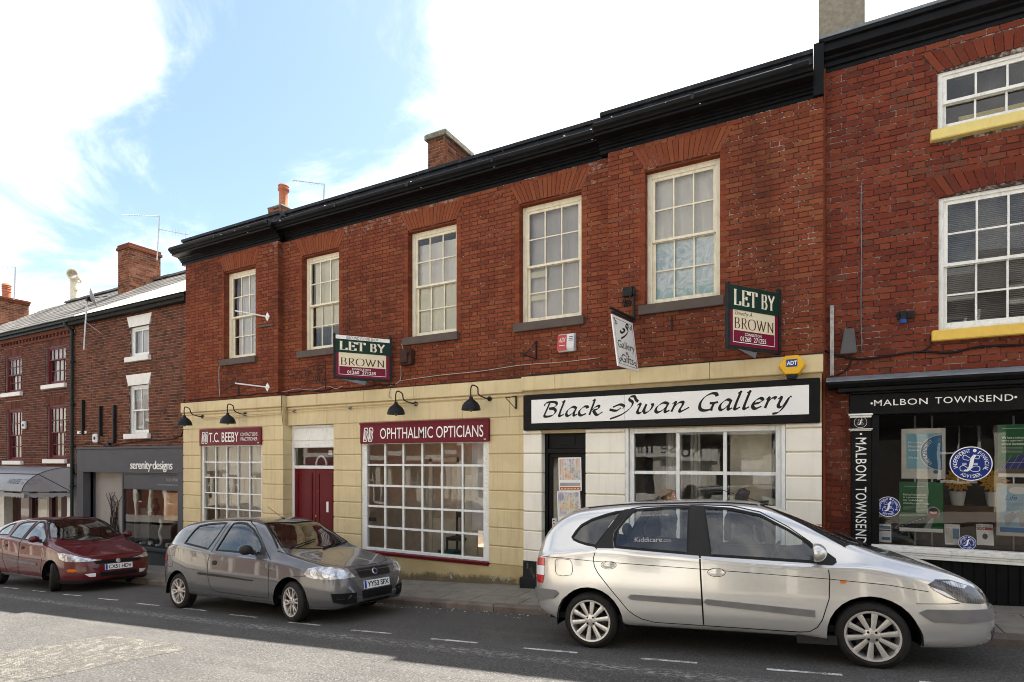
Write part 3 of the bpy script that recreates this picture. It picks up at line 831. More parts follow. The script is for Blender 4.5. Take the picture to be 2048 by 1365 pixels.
def room(parent, x0, x1, y0, y1, z0, z1, mt, mf=None, back=None):
    m = MB()
    if not back: m.quad((x0, y1, z0), (x1, y1, z0), (x1, y1, z1), (x0, y1, z1))
    else:
        for c in cells(x0, x1, z0, z1, back): m.quad((c[0], y1, c[2]), (c[1], y1, c[2]), (c[1], y1, c[3]), (c[0], y1, c[3]))
    m.quad((x0, y0, z0), (x0, y1, z0), (x0, y1, z1), (x0, y0, z1))
    m.quad((x1, y0, z0), (x1, y0, z1), (x1, y1, z1), (x1, y1, z0)); m.quad((x0, y0, z1), (x0, y1, z1), (x1, y1, z1), (x1, y0, z1))
    m.quad((x0, y0, z0), (x1, y0, z0), (x1, y1, z0), (x0, y1, z0), 1)
    return m.build("room_lining", [mt, mf or M_FLOORW], parent)

# ------------------------------------------------------------------ the main two-storey brick building
YB, YC = 8.96, 9.10            # projecting end bays, recessed centre
GB, GC = 8.90, 9.04            # painted ground storey in front of them
XL, XR = px(371, YB), 0.0
S1, S2 = px(556, YB), px(1216, YB)
BT, BAND0, BAND1 = 7.24, 3.44, 3.69
main = empty("brick_building", (0, 0, 0), None, "two storey red brick building with black cornice and painted ochre ground floor", "building")
WIN = [(px(448, YB), px(511, YB), YB), (px(603.5, YC), px(678, YC), YC), (px(815.6, YC), px(913, YC), YC), (px(1038.5, YC), px(1163, YC), YC), (px(1289.6, YB), px(1440, YB), YB)]
WZ0, WZ1 = 4.68, 6.82
AH, SPL = .36, .2
allb = []
for (a, b, Y) in ((XL, S1, YB), (S1, S2, YC), (S2, XR, YB)):
    hs = [h for h in WIN if a - .1 < h[0] < b]
    holes = [rect_hole(h[0], h[1], WZ0 - .16, WZ1) for h in hs] + [arch_hole(h[0], h[1], WZ1, AH, SPL) for h in hs]
    allb += brick_rows(a + .003, b - .003, BAND1 - .06, BT, Y, holes, seed=int(-a * 10))
    m = MB()
    hh = [(h[0], h[1], WZ0 - .16, WZ1) for h in hs]
    for c in cells(a, b, BAND1 - .1, BT, hh): m.box(c[0], c[1], Y + .0095, Y + .16, c[2], c[3])
    m.build("mortar_bed", M_MORT, main)
# returns of the end bays and the brick core, reveals, back and sides of the building
rb = []
m = MB(); m.box(S1 - .3, S1 - .004, YB + .012, YC + .1, BAND1, BT); m.box(S2 + .004, S2 + .3, YB + .012, YC + .1, BAND1, BT); m.build("mortar_bed", M_MORT, main)
n = round((BT - BAND1 + .06) / .0775); ch = (BT - BAND1 + .06) / n
m = MB()
for r in range(n):
    z = BAND1 - .06 + r * ch; m.av = random.random(); m.box(S1 - .1, S1 + .0015, YB + .004, YC + .005, z, z + ch - .0105)
    m.av = random.random(); m.box(S2 - .0015, S2 + .1, YB + .004, YC + .005, z, z + ch - .0105)
    m.av = random.random(); m.box(XR - .1, XR - .0015, YB + .004, YC + .02, z, z + ch - .0105)
m.build("quoin_brickwork", M_BRICK, main, attr=True)["kind"] = "stuff"
m = MB()
for c in cells(XL, XR, -2.5, BT + .02, [(h[0], h[1], WZ0 - .16, WZ1) for h in WIN] + [(XL + .15, XR - .15, -2.6, BAND1 - .25)]): m.box(c[0], c[1], YC + .04, YC + .34, c[2], c[3])
m.box(XL + .002, XL + .3, YC + .34, 16.0, -2.5, BT); m.box(XR - .3, XR + .027, YC + .34, 16.0, -2.5, BT + .6); m.box(XR - .01, XR + .027, YC - .02, YC + .339, -2.5, BT + .6); 
RW = [(XL + 1.0 + i * 3.5, XL + 3.2 + i * 3.5, z_, z_ + 2.1) for i in range(4) for z_ in (.75, 4.6)]      # unseen rear openings, added to let sun brighten rooms and curtains
for c in cells(XL + .3, XR - .3, -2.5, BT, RW): m.box(c[0], c[1], 15.7, 16.0, c[2], c[3])
m.box(XL + .3, XR - .3, YC + .34, 15.7, 3.55, 3.7)
m.build("wall", M_BRICK, main, attr=True)
m = MB(); m.prism([(YC + .1, 7.6), (12.4, 8.35), (16.1, 7.3), (16.1, 7.1), (YC + .1, 7.1)], 'x', XL + .02, XR - .02); m.build("roof", M_LEAD, main)
pieces(main, "brick", "brickwork", M_BRICK, allb, 300)
for h in WIN: flat_arch(main, h[0], h[1], WZ1, AH, h[2], SPL, 17, M_GAUGE)
# reveals
m = MB()
for h in WIN:
    for z in range(int((WZ1 - WZ0) / .0775) + 1):
        za = WZ0 + z * .0775; zb = min(WZ1, za + .067)
        if zb <= za: continue
        m.av = random.random(); m.box(h[0] - .1, h[0] + .0012, h[2] + .003, h[2] + .2, za, zb)
        m.av = random.random(); m.box(h[1] - .0012, h[1] + .1, h[2] + .003, h[2] + .2, za, zb)
    m.av = .05; m.box(h[0], h[1], h[2] + .032, h[2] + .3, WZ1 - .028, WZ1 + .1)
m.build("reveal_brickwork", M_BRICK, main, attr=True)["kind"] = "stuff"
for i, h in enumerate(WIN):
    m = MB(); m.box(h[0] - .09, h[1] + .06, h[2] - .075, h[2] + .26, WZ0 - .155, WZ0 - .005); m.build("window_sill", M_SILL, main, bevel=.008)
    wnd = sash_window(main, h[0] + .002, h[1] - .002, WZ0 - .004, WZ1 - .025, h[2] + .14, 3, 2, 2, M_SASH)
    x0, x1, y = h[0] + .05, h[1] - .05, h[2] + .26
    if i == 0:
        drape(wnd, "net_curtain", x0 + .17, x1, WZ0 + .05, WZ0 + 1.62, y, M_NET, .012, 3, .08); drape(wnd, "blind", x0 + .15, x1, WZ0 + 1.45, WZ1, y + .06, M_SHEETW, .004, 2)
    elif i == 1:
        drape(wnd, "paper_sheet", x0 + .1, x1, WZ0 + .55, WZ1, y, M_SHEET, .008, 2)
    elif i == 2:
        drape(wnd, "paper_sheet", x0 + .04, x1, WZ0, WZ0 + 1.0, y, M_SHEET, .01, 2); drape(wnd, "cloth_sheet", x0, x1, WZ0 + .95, WZ1 - .24, y + .015, M_SHEETW, .006, 2)
    elif i == 3:
        slats(wnd, "vertical_blind", x0, x1, WZ0, WZ1, y + .05, M_BLIND, .089)
        for za_, zb_ in ((.85, .96), (.44, .53)): m = MB(); m.box(x0 + .07, x0 + .4, y - .03, y - .028, WZ0 + za_, WZ0 + zb_); m.build("tape", M_SHEET, wnd)
    else:
        drape(wnd, "whitened_sheet", x0, x1, WZ0 + .12, WZ0 + 1.1, y, M_FROST, .006, 3); drape(wnd, "cloth_sheet", x0, x1, WZ0 + 1.05, WZ1, y + .01, M_SHEETW, .022, 3)
room(main, XL + .3, XR - .3, YC + .341, 15.69, 3.71, 7.2, M_ROOM, None, RW)
# cornice: moulded run over each bay and the centre, parapet gutter behind
def cornice_run(x0, x1, Y, ztop, endl=True, endr=True):
    prof = [(0, 7.24), (0, 7.30), (-.03, 7.30), (-.03, 7.335), (-.06, 7.345), (-.06, 7.37), (-.10, 7.385), (-.10, 7.40), (-.26, 7.415), (-.26, 7.455), (-.29, 7.46), (-.31, 7.485), (-.345, 7.515), (-.355, 7.545), (-.355, 7.565), (-.02, 7.585), (-.02, 7.62), (.08, 7.62), (.08, 7.24)]
    m = MB(); m.prism([(Y + a, z) for a, z in reversed(prof)], 'x', x0, x1); o = m.build("cornice", M_BLACK, main)
    m = MB(); n = max(1, round((x1 - x0) / 2.1))
    for i in range(n):
        a, b = lin(x0, x1, i / n), lin(x0, x1, (i + 1) / n)
        m.prism([(Y + .0, 7.62), (Y + .02, ztop - .07), (Y - .02, ztop - .06), (Y - .02, ztop), (Y + .26, ztop + .03), (Y + .26, 7.62)][::-1], 'x', a + .006, b - .006)
    m.build("parapet_lead", M_LEAD, main)
    m = MB(); ng = max(2, round((x1 - x0) / 1.7)); rg = random.Random(int(x0 * 10))
    for i in range(ng):
        a, b = lin(x0 + .02, x1 - .02, i / ng), lin(x0 + .02, x1 - .02, (i + 1) / ng); zz = [7.572 + rg.uniform(-.008, .006) for _ in range(3)]
        m.tube([(a, Y - .335, zz[0]), ((a + b) / 2, Y - .335, zz[1]), (b - .006, Y - .335, zz[2])], .018, 6); m.box(b - .03, b + .02, Y - .362, Y - .32, 7.5, 7.585)
    m.build("gutter_edge", M_LEAD, main)
    m = MB()
    for i in range(int((x1 - x0) * 1.1)):
        xx = rg.uniform(x0, x1); s_ = rg.uniform(.005, .014); zz = rg.choice((7.58, 7.56, 7.53, 7.45)); m.box(xx, xx + s_ * 1.8, Y - .362 if zz > 7.5 else Y - .268, Y - .34 if zz > 7.5 else Y - .25, zz, zz + s_)
    m.build("bird_droppings", M_LET, main)["kind"] = "stuff"
cornice_run(XL - .16, S1 + .06, YB, 7.90); cornice_run(S1 + .06, S2 - .14, YC, 7.93); cornice_run(S2 - .14, XR - .12, YB, 7.90 + .02)
m = MB(); m.box(XR - .12, XR + .005, YB - .06, YB + .3, 7.24, 7.95); m.build("cornice_stop", M_BLACK, main)
# chimneys and pots
def chimney(parent, x0, x1, y0, y1, z0, z1, mt, mort, cap, capmat, seed=1, over=.06):
    s = MB(); s.box(x0 + .008, x1 - .008, y0 + .008, y1 - .008, z0, z1 - .002); st = s.build("chimney_stack", mort, parent)
    n = round((z1 - z0) / .08); h = (z1 - z0) / n; r = random.Random(seed); b = MB()
    for i in range(n):
        for ax, lo, hi in (('x', x0, x1), ('y', y0, y1)):
            u = lo - (.12 if i % 2 else 0)
            while u < hi:
                a_, b_ = max(lo, u), min(hi, u + .228); u += .24
                if b_ - a_ < .03: continue
                z = z0 + i * h
                b.av = r.random()
                if ax == 'x': b.box(a_, b_, y0 + r.uniform(-.003, .003), y0 + .06, z, z + h - .012); b.av = r.random(); b.box(a_, b_, y1 - .06, y1, z, z + h - .012)
                else: b.av = r.random(); b.box(x1 - .06, x1 + r.uniform(-.003, .003), a_, b_, z, z + h - .012); b.av = r.random(); b.box(x0, x0 + .06, a_, b_, z, z + h - .012)
    o = b.build("chimney_brickwork", mt, st, attr=True); o["kind"] = "stuff"
    c = MB()
    for dz0, dz1, ov in cap: c.box(x0 - ov, x1 + ov, y0 - ov, y1 + ov, z1 + dz0, z1 + dz1)
    c.build("chimney_cap", capmat, st, bevel=.012)
    return st
M_CAP = mat("lichen_stone", (.20, .18, .135), .95, .35, 9, 60, .6, .01, dirt=.5, dirtcol=(.06, .055, .04))
M_LBRICK = brickmat("weathered_orange_brick", [(0, (.10, .035, .02)), (.3, (.17, .055, .03)), (.6, (.22, .08, .042)), (.9, (.26, .11, .06)), (1, (.15, .09, .06))], .4)
M_LIME = mat("lime_mortar", (.42, .37, .30), .95)
YCH = 11.6
chimney(main, px(856, YCH), px(890, YCH), YCH, YCH + 1.15, 7.4, pz(890, 272, YCH), M_LBRICK, M_LIME, [(0, .13, .07), (.13, .17, .03)], M_CAP, 4)
M_POT = mat("terracotta", (.42, .15, .085), .8, .15, 6, 70, .2, .004, dirt=.15)
YP = 11.9
xs0, xs1 = px(536, YP), px(562, YP); zt = pz(560, 412, YP)
chimney(main, xs0, xs1, YP, YP + .55, 7.4, zt, M_LBRICK, M_LIME, [(0, .05, .02)], M_LEADG, 6)
m = MB(); zc = zt + .05
m.lathe([(.15, 0), (.15, .06), (.135, .08), (.13, .5), (.165, .53), (.17, .58), (.15, .6), (.15, .64), (.165, .66), (.15, .69), (.12, .69), (.12, .3)], ((xs0 + xs1) / 2 + .1, YP + .25, zc), seg=20)
m.build("chimney_pot", M_POT, main, smooth=45.0)
# ------------------------------------------------------------------ painted ground storey of the main building
S1G = px(566, GB); SGX = px(1047, GB)
JL = [2.69 - .3345 * i for i in range(10)][::-1]          # course joints
def pier(x0, x1, Y, mt, zbot=.35, ztop=2.69, label=None):
    lv = [z for z in JL if zbot < z <= ztop + .01]
    if lv[0] - zbot > .12: lv = [zbot] + lv
    if ztop - lv[-1] > .05: lv.append(ztop)
    blocks(main, x0, x1, lv, Y, mt)
bk = MB()   # backing behind the blocks, joints show it
def backing(x0, x1, z0, z1, Y): bk.box(x0, x1, Y + .018, Y + .26, z0, z1)
# openings
TW0, TW1 = px(401, GB), px(523.5, GB)
D0, D1 = px(586, GC + .12), px(667, GC)
OW0, OW1 = px(722, GC), px(977, GC)
GD0, GD1 = px(1083, GB), px(1171, GB)
GW0, GW1 = px(1250, GB), px(1571, GB)
FB = 3.02
# left bay
pier(XL + .004, TW0 - .004, GB, M_CREAM); pier(TW1 + .004, S1G, GB, M_CREAM, ztop=3.02)
backing(XL, TW0 - .01, -1.2, FB, GB); backing(TW1 + .01, S1G - .01, -1.2, FB, GB); backing(XL, S1G - .01, FB, BAND1, GB); backing(TW0 - .01, TW1 + .01, -1.2, .62, GB); backing(TW0 - .01, TW1 + .01, 2.6, FB, GB)
blocks(main, XL + .004, TW0 - .004, [2.69, 3.02], GB, M_CREAM)
# centre
pier(D1 + .002, OW0 - .004, GC, M_CREAM, ztop=3.02); pier(OW1 + .004, SGX + .06, GC, M_CREAM, ztop=2.69)
blocks(main, OW1 + .004, SGX + .06, [2.69, 3.02], GC, M_CREAM)
backing(D1 + .01, OW0 - .01, -1.2, FB, GC); backing(OW1 + .01, SGX + .1, -1.2, FB, GC); backing(S1G - .02, SGX + .1, FB, BAND1, GC); backing(OW0 - .01, OW1 + .01, -1.2, .33, GC); backing(OW0 - .01, OW1 + .01, 2.58, FB, GC)
# gallery bay
pier(SGX, GD0 - .002, GB, M_IVORY, ztop=2.69); pier(GD1 + .002, GW0 - .004, GB, M_IVORY, zbot=.5, ztop=2.69); pier(GW1 + .004, XR - .02, GB, M_IVORY, zbot=.5, ztop=2.69)
for a, b in ((SGX, GD0 - .002), (GD1 + .002, GW0 - .004), (GW1 + .004, XR - .02)): blocks(main, a, b, [2.69, 2.76], GB - .008, M_IVORY)
backing(SGX + .01, GD0 - .01, -1.2, BAND1, GB); backing(GD1 + .01, GW0 - .01, -1.2, BAND1, GB); backing(GW1 + .01, XR - .02, -1.2, BAND1, GB); backing(GD0 - .01, GD1 + .01, 2.7, BAND1, GB); backing(GW0 - .01, GW1 + .01, 2.74, BAND1, GB); backing(GW0 - .01, GW1 + .01, -1.2, .72, GB)
bk.build("ground_floor_wall", M_CREAMJ, main)
# door and pier returns
m = MB()
for z0, z1 in zip(JL, JL[1:]):
    if z0 < .3: continue
    m.box(S1G - .05, S1G + .002, GB + .014, GC + .13, z0 + .012, z1 - .004)
    m.box(D1 - .002, D1 + .05, GC + .014, GC + .13, z0 + .012, z1 - .004)
m.box(S1G - .05, S1G + .003, GB + .012, GC + .13, 2.70, 3.02)
m.build("pier_return", M_CREAM, main)
m = MB()
for z0, z1 in zip(JL, JL[1:]):
    if z0 < .3: continue
    m.box(GD0 - .05, GD0 + .002, GB + .014, GB + .16, z0 + .012, z1 - .004)
    m.box(GD1 - .002, GD1 + .05, GB + .014, GB + .16, z0 + .012, z1 - .004)
m.build("pier_return", M_IVORY, main)
# frieze and band, in lengths with open joints
def course(name, xs, Y, z0, z1, mt, depth=.08, ch=.012):
    for a, b in zip(xs, xs[1:]):
        m = MB(); m.prism([(Y + ch, z0), (Y + depth, z0), (Y + depth, z1), (Y + ch, z1), (Y, z1 - ch), (Y, z0 + ch)], 'x', a + .003, b - .003)
        m.build(name, mt, main)
course("band_stone", [XL - .03] + [px(v, GB) for v in (393, 440, 500)] + [S1G + .01], GB - .05, BAND0, BAND1, M_CREAM, .2)
course("band_stone", [S1G + .01] + [px(v, GC) for v in (636, 730, 830, 945)] + [SGX - .02], GC - .05, BAND0, BAND1, M_CREAM, .2)
course("band_stone", [SGX - .02] + [px(v, GB) for v in (1112, 1262, 1420)] + [XR], GB - .05, BAND0, BAND1, M_CREAM, .2)
course("band_moulding", [XL - .01, S1G + .005], GB - .022, 3.36, 3.44, M_CREAM, .1, .03)
course("band_moulding", [S1G + .005, SGX - .01], GC - .022, 3.36, 3.44, M_CREAM, .1, .03)
course("frieze_stone", [XL, px(470, GB), S1G - .002], GB, 3.02, 3.36, M_CREAM, .05)
course("frieze_stone", [S1G - .002] + [px(v, GC) for v in (672, 800, 925)] + [SGX], GC, 3.02, 3.36, M_CREAM, .05)
m = MB(); m.prism([(GB - .05, BAND1), (GB + .12, BAND1), (GB + .12, BAND1 + .05)], 'x', XL, S1G); m.prism([(GC - .05, BAND1), (GC + .12, BAND1), (GC + .12, BAND1 + .05)], 'x', S1G, SGX); m.prism([(GB - .05, BAND1), (GB + .12, BAND1), (GB + .12, BAND1 + .05)], 'x', SGX, XR)
m.build("band_weathering", mat("tarred_flashing", (.03, .026, .022), .9, .3, 8), main)
# plinth with flaking render
def plinthmat():
    t = NT("flaking_plinth"); p = t.pos()
    n = t.noise(p, 5.5, 7, .72); n2 = t.noise(p, 2.2, 4); n3 = t.noise(p, 60, 3)
    sp = t.n("ShaderNodeSeparateXYZ"); t.l(p, sp.inputs[0])
    c = t.mix(t.range(n2, .3, .7), (.46, .36, .18), (.40, .30, .145))
    hgt = t.math('SUBTRACT', sp.outputs[2], t.math('MULTIPLY', t.math('ADD', sp.outputs[0], 5.34), .062))
    d = t.math('ADD', t.math('MULTIPLY', n, .55), t.range(hgt, .0, .36, .38, -.05))
    c = t.mix(t.range(d, .46, .62, 0, .85), c, (.085, .065, .042))
    c = t.mix(t.range(t.noise(p, 4.1, 6, .7), .60, .63), c, (.36, .33, .30))
    t.bsdf(c, .9, 0, .25, 0, t.math('ADD', n, n3), .7, .012)
    return t.m
M_PLINTH = plinthmat()
def plinth(x0, x1, Y, z1, mt, name="plinth"):
    m = MB(); n = max(2, int((x1 - x0) / .35))
    xs = [lin(x0, x1, i / n) for i in range(n + 1)]; r = random.Random(int(x0 * 7))
    v = []
    for x in xs: v += [(x, Y - .03 + r.uniform(-.008, .008), pave(x) - .06), (x, Y - .022 + r.uniform(-.006, .004), (pave(x) + z1) / 2), (x, Y - .018, z1), (x, Y + .06, z1 + .002)]
    f = [(4 * i + j, 4 * i + 4 + j, 4 * i + 5 + j, 4 * i + 1 + j) for i in range(n) for j in range(3)]
    f += [(0, 1, 2, 3), (4 * n + 3, 4 * n + 2, 4 * n + 1, 4 * n)]
    m.add(v, f); return m.build(name, mt, main)
plinth(XL, S1G, GB, .36, M_PLINTH); plinth(D1, SGX, GC, .345, M_PLINTH)
M_BPL = mat("black_flaking_plinth", (.02, .02, .02), .7, .3, 8, 60, .5, .006, dirt=.5, dirtcol=(.32, .28, .21))
plinth(SGX + .002, GD0, GB, .5, M_BPL); plinth(GD1, XR - .02, GB, .5, M_BPL)
m = MB(); m.box(SGX - .02, GD1 + .02, GB - .12, GB + .6, -.6, pave(GD0) + .16); m.build("door_step", mat("black_step", (.018, .018, .018), .8), main, bevel=.01)
m = MB(); m.box(S1G - .02, D1 + .02, GC - .02, GC + .6, -1.2, pave(D0) + .14); m.build("door_step", M_SILL, main, bevel=.01)
# small-paned shop windows
def shop_window(X0, X1, Z0, Z1, Y, cols, rows, mt, stile, bar=.028, mul=None, label=None, name="shop_window", zs=None, top=.03, bot=.06):
    wnd = empty(name, (0, 0, 0), main)
    if label: wnd["label"] = label
    f = MB()
    f.box(X0, X0 + stile, Y, Y + .1, Z0, Z1); f.box(X1 - stile, X1, Y, Y + .1, Z0, Z1); f.box(X0 + stile, X1 - stile, Y, Y + .1, Z1 - top, Z1); f.box(X0 + stile, X1 - stile, Y, Y + .1, Z0, Z0 + bot)
    f.build("frame", mt, wnd, bevel=.005)
    a0, a1, b0, b1 = X0 + stile, X1 - stile, Z0 + bot, Z1 - top
    zs = zs or [lin(b0, b1, j / rows) for j in range(rows + 1)]; xs = [lin(a0, a1, i / cols) for i in range(cols + 1)]
    g = MB()
    for x in xs[1:-1]: g.box(x - bar / 2, x + bar / 2, Y + .02, Y + .075, b0, b1)
    for i in range(cols):
        for z in zs[1:-1]: g.box(xs[i] + (bar / 2 if i else 0), xs[i + 1] - (bar / 2 if i < cols - 1 else 0), Y + .024, Y + .07, z - bar / 2, z + bar / 2)
    g.build("glazing_bars", mt, wnd)
    for i in range(cols):
        for j in range(len(zs) - 1):
            p = MB(); x, x2, z, z2 = xs[i], xs[i + 1], zs[j], zs[j + 1]; t1, t2 = random.uniform(-.0035, .0035), random.uniform(-.0035, .0035)
            p.quad((x, Y + .05 + t1, z), (x2, Y + .05 - t1, z), (x2, Y + .05 - t1 + t2, z2), (x, Y + .05 + t1 + t2, z2)); p.build("pane", M_GLASS, wnd)
    return wnd
shop_window(TW0, TW1, .62, 2.6, GB + .04, 5, 5, M_WHITE, .07)
w2 = shop_window(OW0, OW1, .38, 2.6, GC + .03, 6, 5, M_WHITE, .13, .04)
# carved margins of the wide window
m = MB()
for x in (OW0 + .065, OW1 - .065):
    z = 1.0 if x > OW0 + 1 else .98
    while z < 2.5:
        pts = [Vector((x + .028 * math.cos(a) * (1 - a / 9), GC + .028, z + .032 + .03 * math.sin(a) * (1 - a / 9))) for a in [i * .6 for i in range(11)]]
        m.tube(pts, .006, 5); z += .072
m.build("carved_scroll", M_WHITE, w2)
m = MB(); m.box(OW0 - .02, OW1 + .02, GC - .05, GC + .1, .315, .378); m.build("window_sill", M_RED, w2, bevel=.01)
zs = [.78, 2.05, 2.665]
w3 = shop_window(GW0 + .06, GW1 - .06, .72, 2.74, GB + .05, 3, 2, M_WHITE, .07, .05, zs=zs, top=.075, bot=.06)
m = MB(); m.box(GW0, GW0 + .055, GB + .004, GB + .1, .72, 2.745); m.box(GW1 - .055, GW1, GB + .004, GB + .1, .72, 2.745); m.box(GW0, GW1, GB - .03, GB + .1, .64, .72); m.build("architrave", M_WHITE, w3, bevel=.006)
# front door: panelled maroon pair under a white transom box
dr = empty("front_door", (0, 0, 0), main); dr["label"] = "maroon panelled double door under a white boxed transom"
YD = GC + .13; zf = pave(D0) + .14
m = MB(); m.box(D0 - .02, D0 + .05, YD - .02, YD + .1, zf, 3.02); m.box(D1 - .03, D1 + .02, YD - .02, YD + .1, zf, 3.02); m.box(D0 + .05, D1 - .03, YD - .03, YD + .1, 2.05, 2.12); m.box(D0 + .05, D1 - .03, YD - .03, YD + .1, 2.52, 2.60); m.build("frame", M_WHITE, dr, bevel=.005)
m = MB(); m.box(D0 + .04, D1 - .02, YD - .02, YD + .08, 2.60, 3.02); m.box(D0 + .07, D1 - .06, YD - .035, YD - .02, 2.68, 2.95); m.box(D0 + .02, D1 - .01, YD - .06, YD - .02, 2.97, 3.015); m.build("transom_box", M_WHITEM, dr, bevel=.006)
m = MB(); m.quad((D0 + .05, YD + .02, 2.12), (D1 - .03, YD + .02, 2.12), (D1 - .03, YD + .02, 2.52), (D0 + .05, YD + .02, 2.52)); m.build("fanlight_pane", M_GLASS, dr)
m = MB(); fr_ = [(lin(D0, D1, .55) + .16 * math.cos(a), YD + .12, 2.13 + .2 * math.sin(a)) for a in [i * math.pi / 10 for i in range(11)]]
m.tube(fr_, .025, 6); m.box(lin(D0, D1, .72), lin(D0, D1, .8), YD + .1, YD + .14, 2.36, 2.46); m.build("hall_arch", M_WHITE, dr)
xm = (D0 + D1) / 2 + .02
for a, b in ((D0 + .052, xm - .004), (xm + .004, D1 - .032)):
    lf = MB(); lf.box(a, b, YD, YD + .05, zf, 2.048)
    leaf = lf.build("door_leaf", M_RED, dr, bevel=.003)
    for z0, z1 in ((zf + .14, zf + .72), (zf + .84, 1.96)):
        p = MB(); x0, x1 = a + .09, b - .09
        for q in ((x0, x1, z0, z0 + .025), (x0, x1, z1 - .025, z1), (x0, x0 + .025, z0 + .025, z1 - .025), (x1 - .025, x1, z0 + .025, z1 - .025)): p.box(q[0], q[1], YD - .014, YD, q[2], q[3])
        p.box(x0 + .05, x1 - .05, YD - .008, YD, z0 + .05, z1 - .05); p.build("door_panel", M_RED, leaf, bevel=.003)
m = MB(); x = lin(xm, D1, .56); m.box(x - .03, x + .03, YD - .02, YD, 1.1, 1.33); m.build("notice", M_LET, dr)
m = MB(); m.ball((xm + .05, YD - .035, 1.0), .022); m.ball((xm + .1, YD - .02, 1.55), .012); m.build("door_knob", mat("brass", (.6, .42, .15), .3, metal=1.), dr, smooth=True)
# gallery door: black frame, glazed, pasted bills
gd = empty("gallery_door", (0, 0, 0), main); gd["label"] = "black glazed gallery door with circus posters pasted inside"
YG = GB + .17; zg = pave(GD0) + .17
m = MB(); m.box(GD0, GD0 + .06, YG - .04, YG + .08, zg, 2.76); m.box(GD1 - .06, GD1, YG - .04, YG + .08, zg, 2.76); m.box(GD0 + .06, GD1 - .06, YG - .04, YG + .08, 2.36, 2.44); m.box(GD0 + .06, GD1 - .06, YG, YG + .05, 2.44, 2.76); m.box(GD0 + .25, GD1 - .25, YG - .015, YG, 2.5, 2.66); m.build("frame", M_BLACK, gd, bevel=.005)
m = MB(); a, b = GD0 + .062, GD1 - .062
for q in ((a, a + .07, zg, 2.358), (b - .07, b, zg, 2.358), (a + .07, b - .07, 2.29, 2.358), (a + .07, b - .07, zg, zg + .22)): m.box(q[0], q[1], YG, YG + .045, q[2], q[3])
m.build("door_leaf", M_BLACK, gd, bevel=.003)
m = MB(); m.quad((a + .07, YG + .02, zg + .22), (b - .07, YG + .02, zg + .22), (b - .07, YG + .02, 2.29), (a + .07, YG + .02, 2.29)); m.build("pane", M_GLASS, gd)
m = MB(); m.bar((a + .16, YG - .05, .95), (a + .16, YG - .05, 1.25), .02, .02); m.build("pull_handle", M_STEEL, gd)
# posters
def postermat():
    t = NT("circus_poster_print"); p = t.obj()
    v = t.n("ShaderNodeTexVoronoi"); v.inputs["Scale"].default_value = 11; t.l(p, v.inputs["Vector"])
    c = t.ramp(t.noise(p, 7, 3), [(0, (.03, .04, .2)), (.42, (.05, .07, .3)), (.5, (.5, .45, .42)), (.56, (.55, .3, .03)), (.66, (.4, .05, .05)), (.8, (.6, .55, .5))])
    c = t.mix(.45, c, v.outputs["Color"], 'SOFT_LIGHT')
    c = t.mix(t.range(t.noise(t.mapv(p, (26, 1, 1.5)), 1, 3), .45, .6, .35, .75), c, (.68, .65, .62)); t.bsdf(c, .5); return t.m
M_POST = postermat()
def poster(x0, x1, z0, z1, Y, tilt=0.0):
    fr = Frame((x0, Y, z0), (1, 0, tilt), (-tilt, 0, 1), (0, -1, 0)); W, H = x1 - x0, z1 - z0
    o = empty("circus_poster", (0, 0, 0))
    m = MB(); fr.slab(m, 0, W, 0, H, -.002, 0); m.build("sheet", M_LET, o)
    m = MB(); fr.rect(m, .02, W - .02, H * .33, H - .02, .001); m.build("picture", M_POST, o)
    m = MB(); fr.rect(m, .02, W - .02, H * .03, H * .11, .001)
    for i in range(6): fr.rect(m, .04 + i * W * .14, .04 + i * W * .14 + W * .1, H * .05, H * .085, .0016, 1)
    m.build("red_strip", [mat("poster_red", (.4, .05, .05), .5), mat("poster_yellow", (.7, .5, .1), .5)], o)
    m = MB()
    fr.poly(m, fit(text_poly("CIRCUS", 1), W * .18, W * .82, H * .52, H * .64), .0018, 0)
    fr.rect(m, W * .06, W * .94, H * .14, H * .24, .001, 1)
    m.build("print", [mat("poster_yellow", (.7, .5, .1), .5), mat("poster_grey", (.33, .33, .33), .5), M_BLK], o)
    return o
x0, x1 = px(1118, YG), px(1166, YG)
tag(poster(x0, x1 - .02, 1.72, 2.285, YG - .006, .02), "upper circus poster, crumpled and sun faded, on the gallery door", "poster", "circus posters on the gallery door")
tag(poster(x0 - .015, x1 - .03, 1.06, 1.71, YG - .006, .03), "lower blue circus poster under the crumpled one on the gallery door", "poster", "circus posters on the gallery door")
m = MB(); fr = Frame((px(1105, YG), YG - .004, pz(1108, 1070, YG)), (1, 0, 0), (0, 0, 1), (0, -1, 0)); fr.slab(m, 0, .055, 0, .28, 0, .002)
for i, c in enumerate((2, 1, 3, 2, 1)): fr.rect(m, .01, .045, .03 + i * .05, .06 + i * .05, .003, c)
o = m.build("card_sticker", [M_LET, mat("sticker_blue", (.03, .06, .3), .5), mat("sticker_red", (.5, .06, .05), .5), mat("sticker_teal", (.05, .25, .3), .5)]); tag(o, "strip of payment card stickers on the gallery door frame", "sticker")

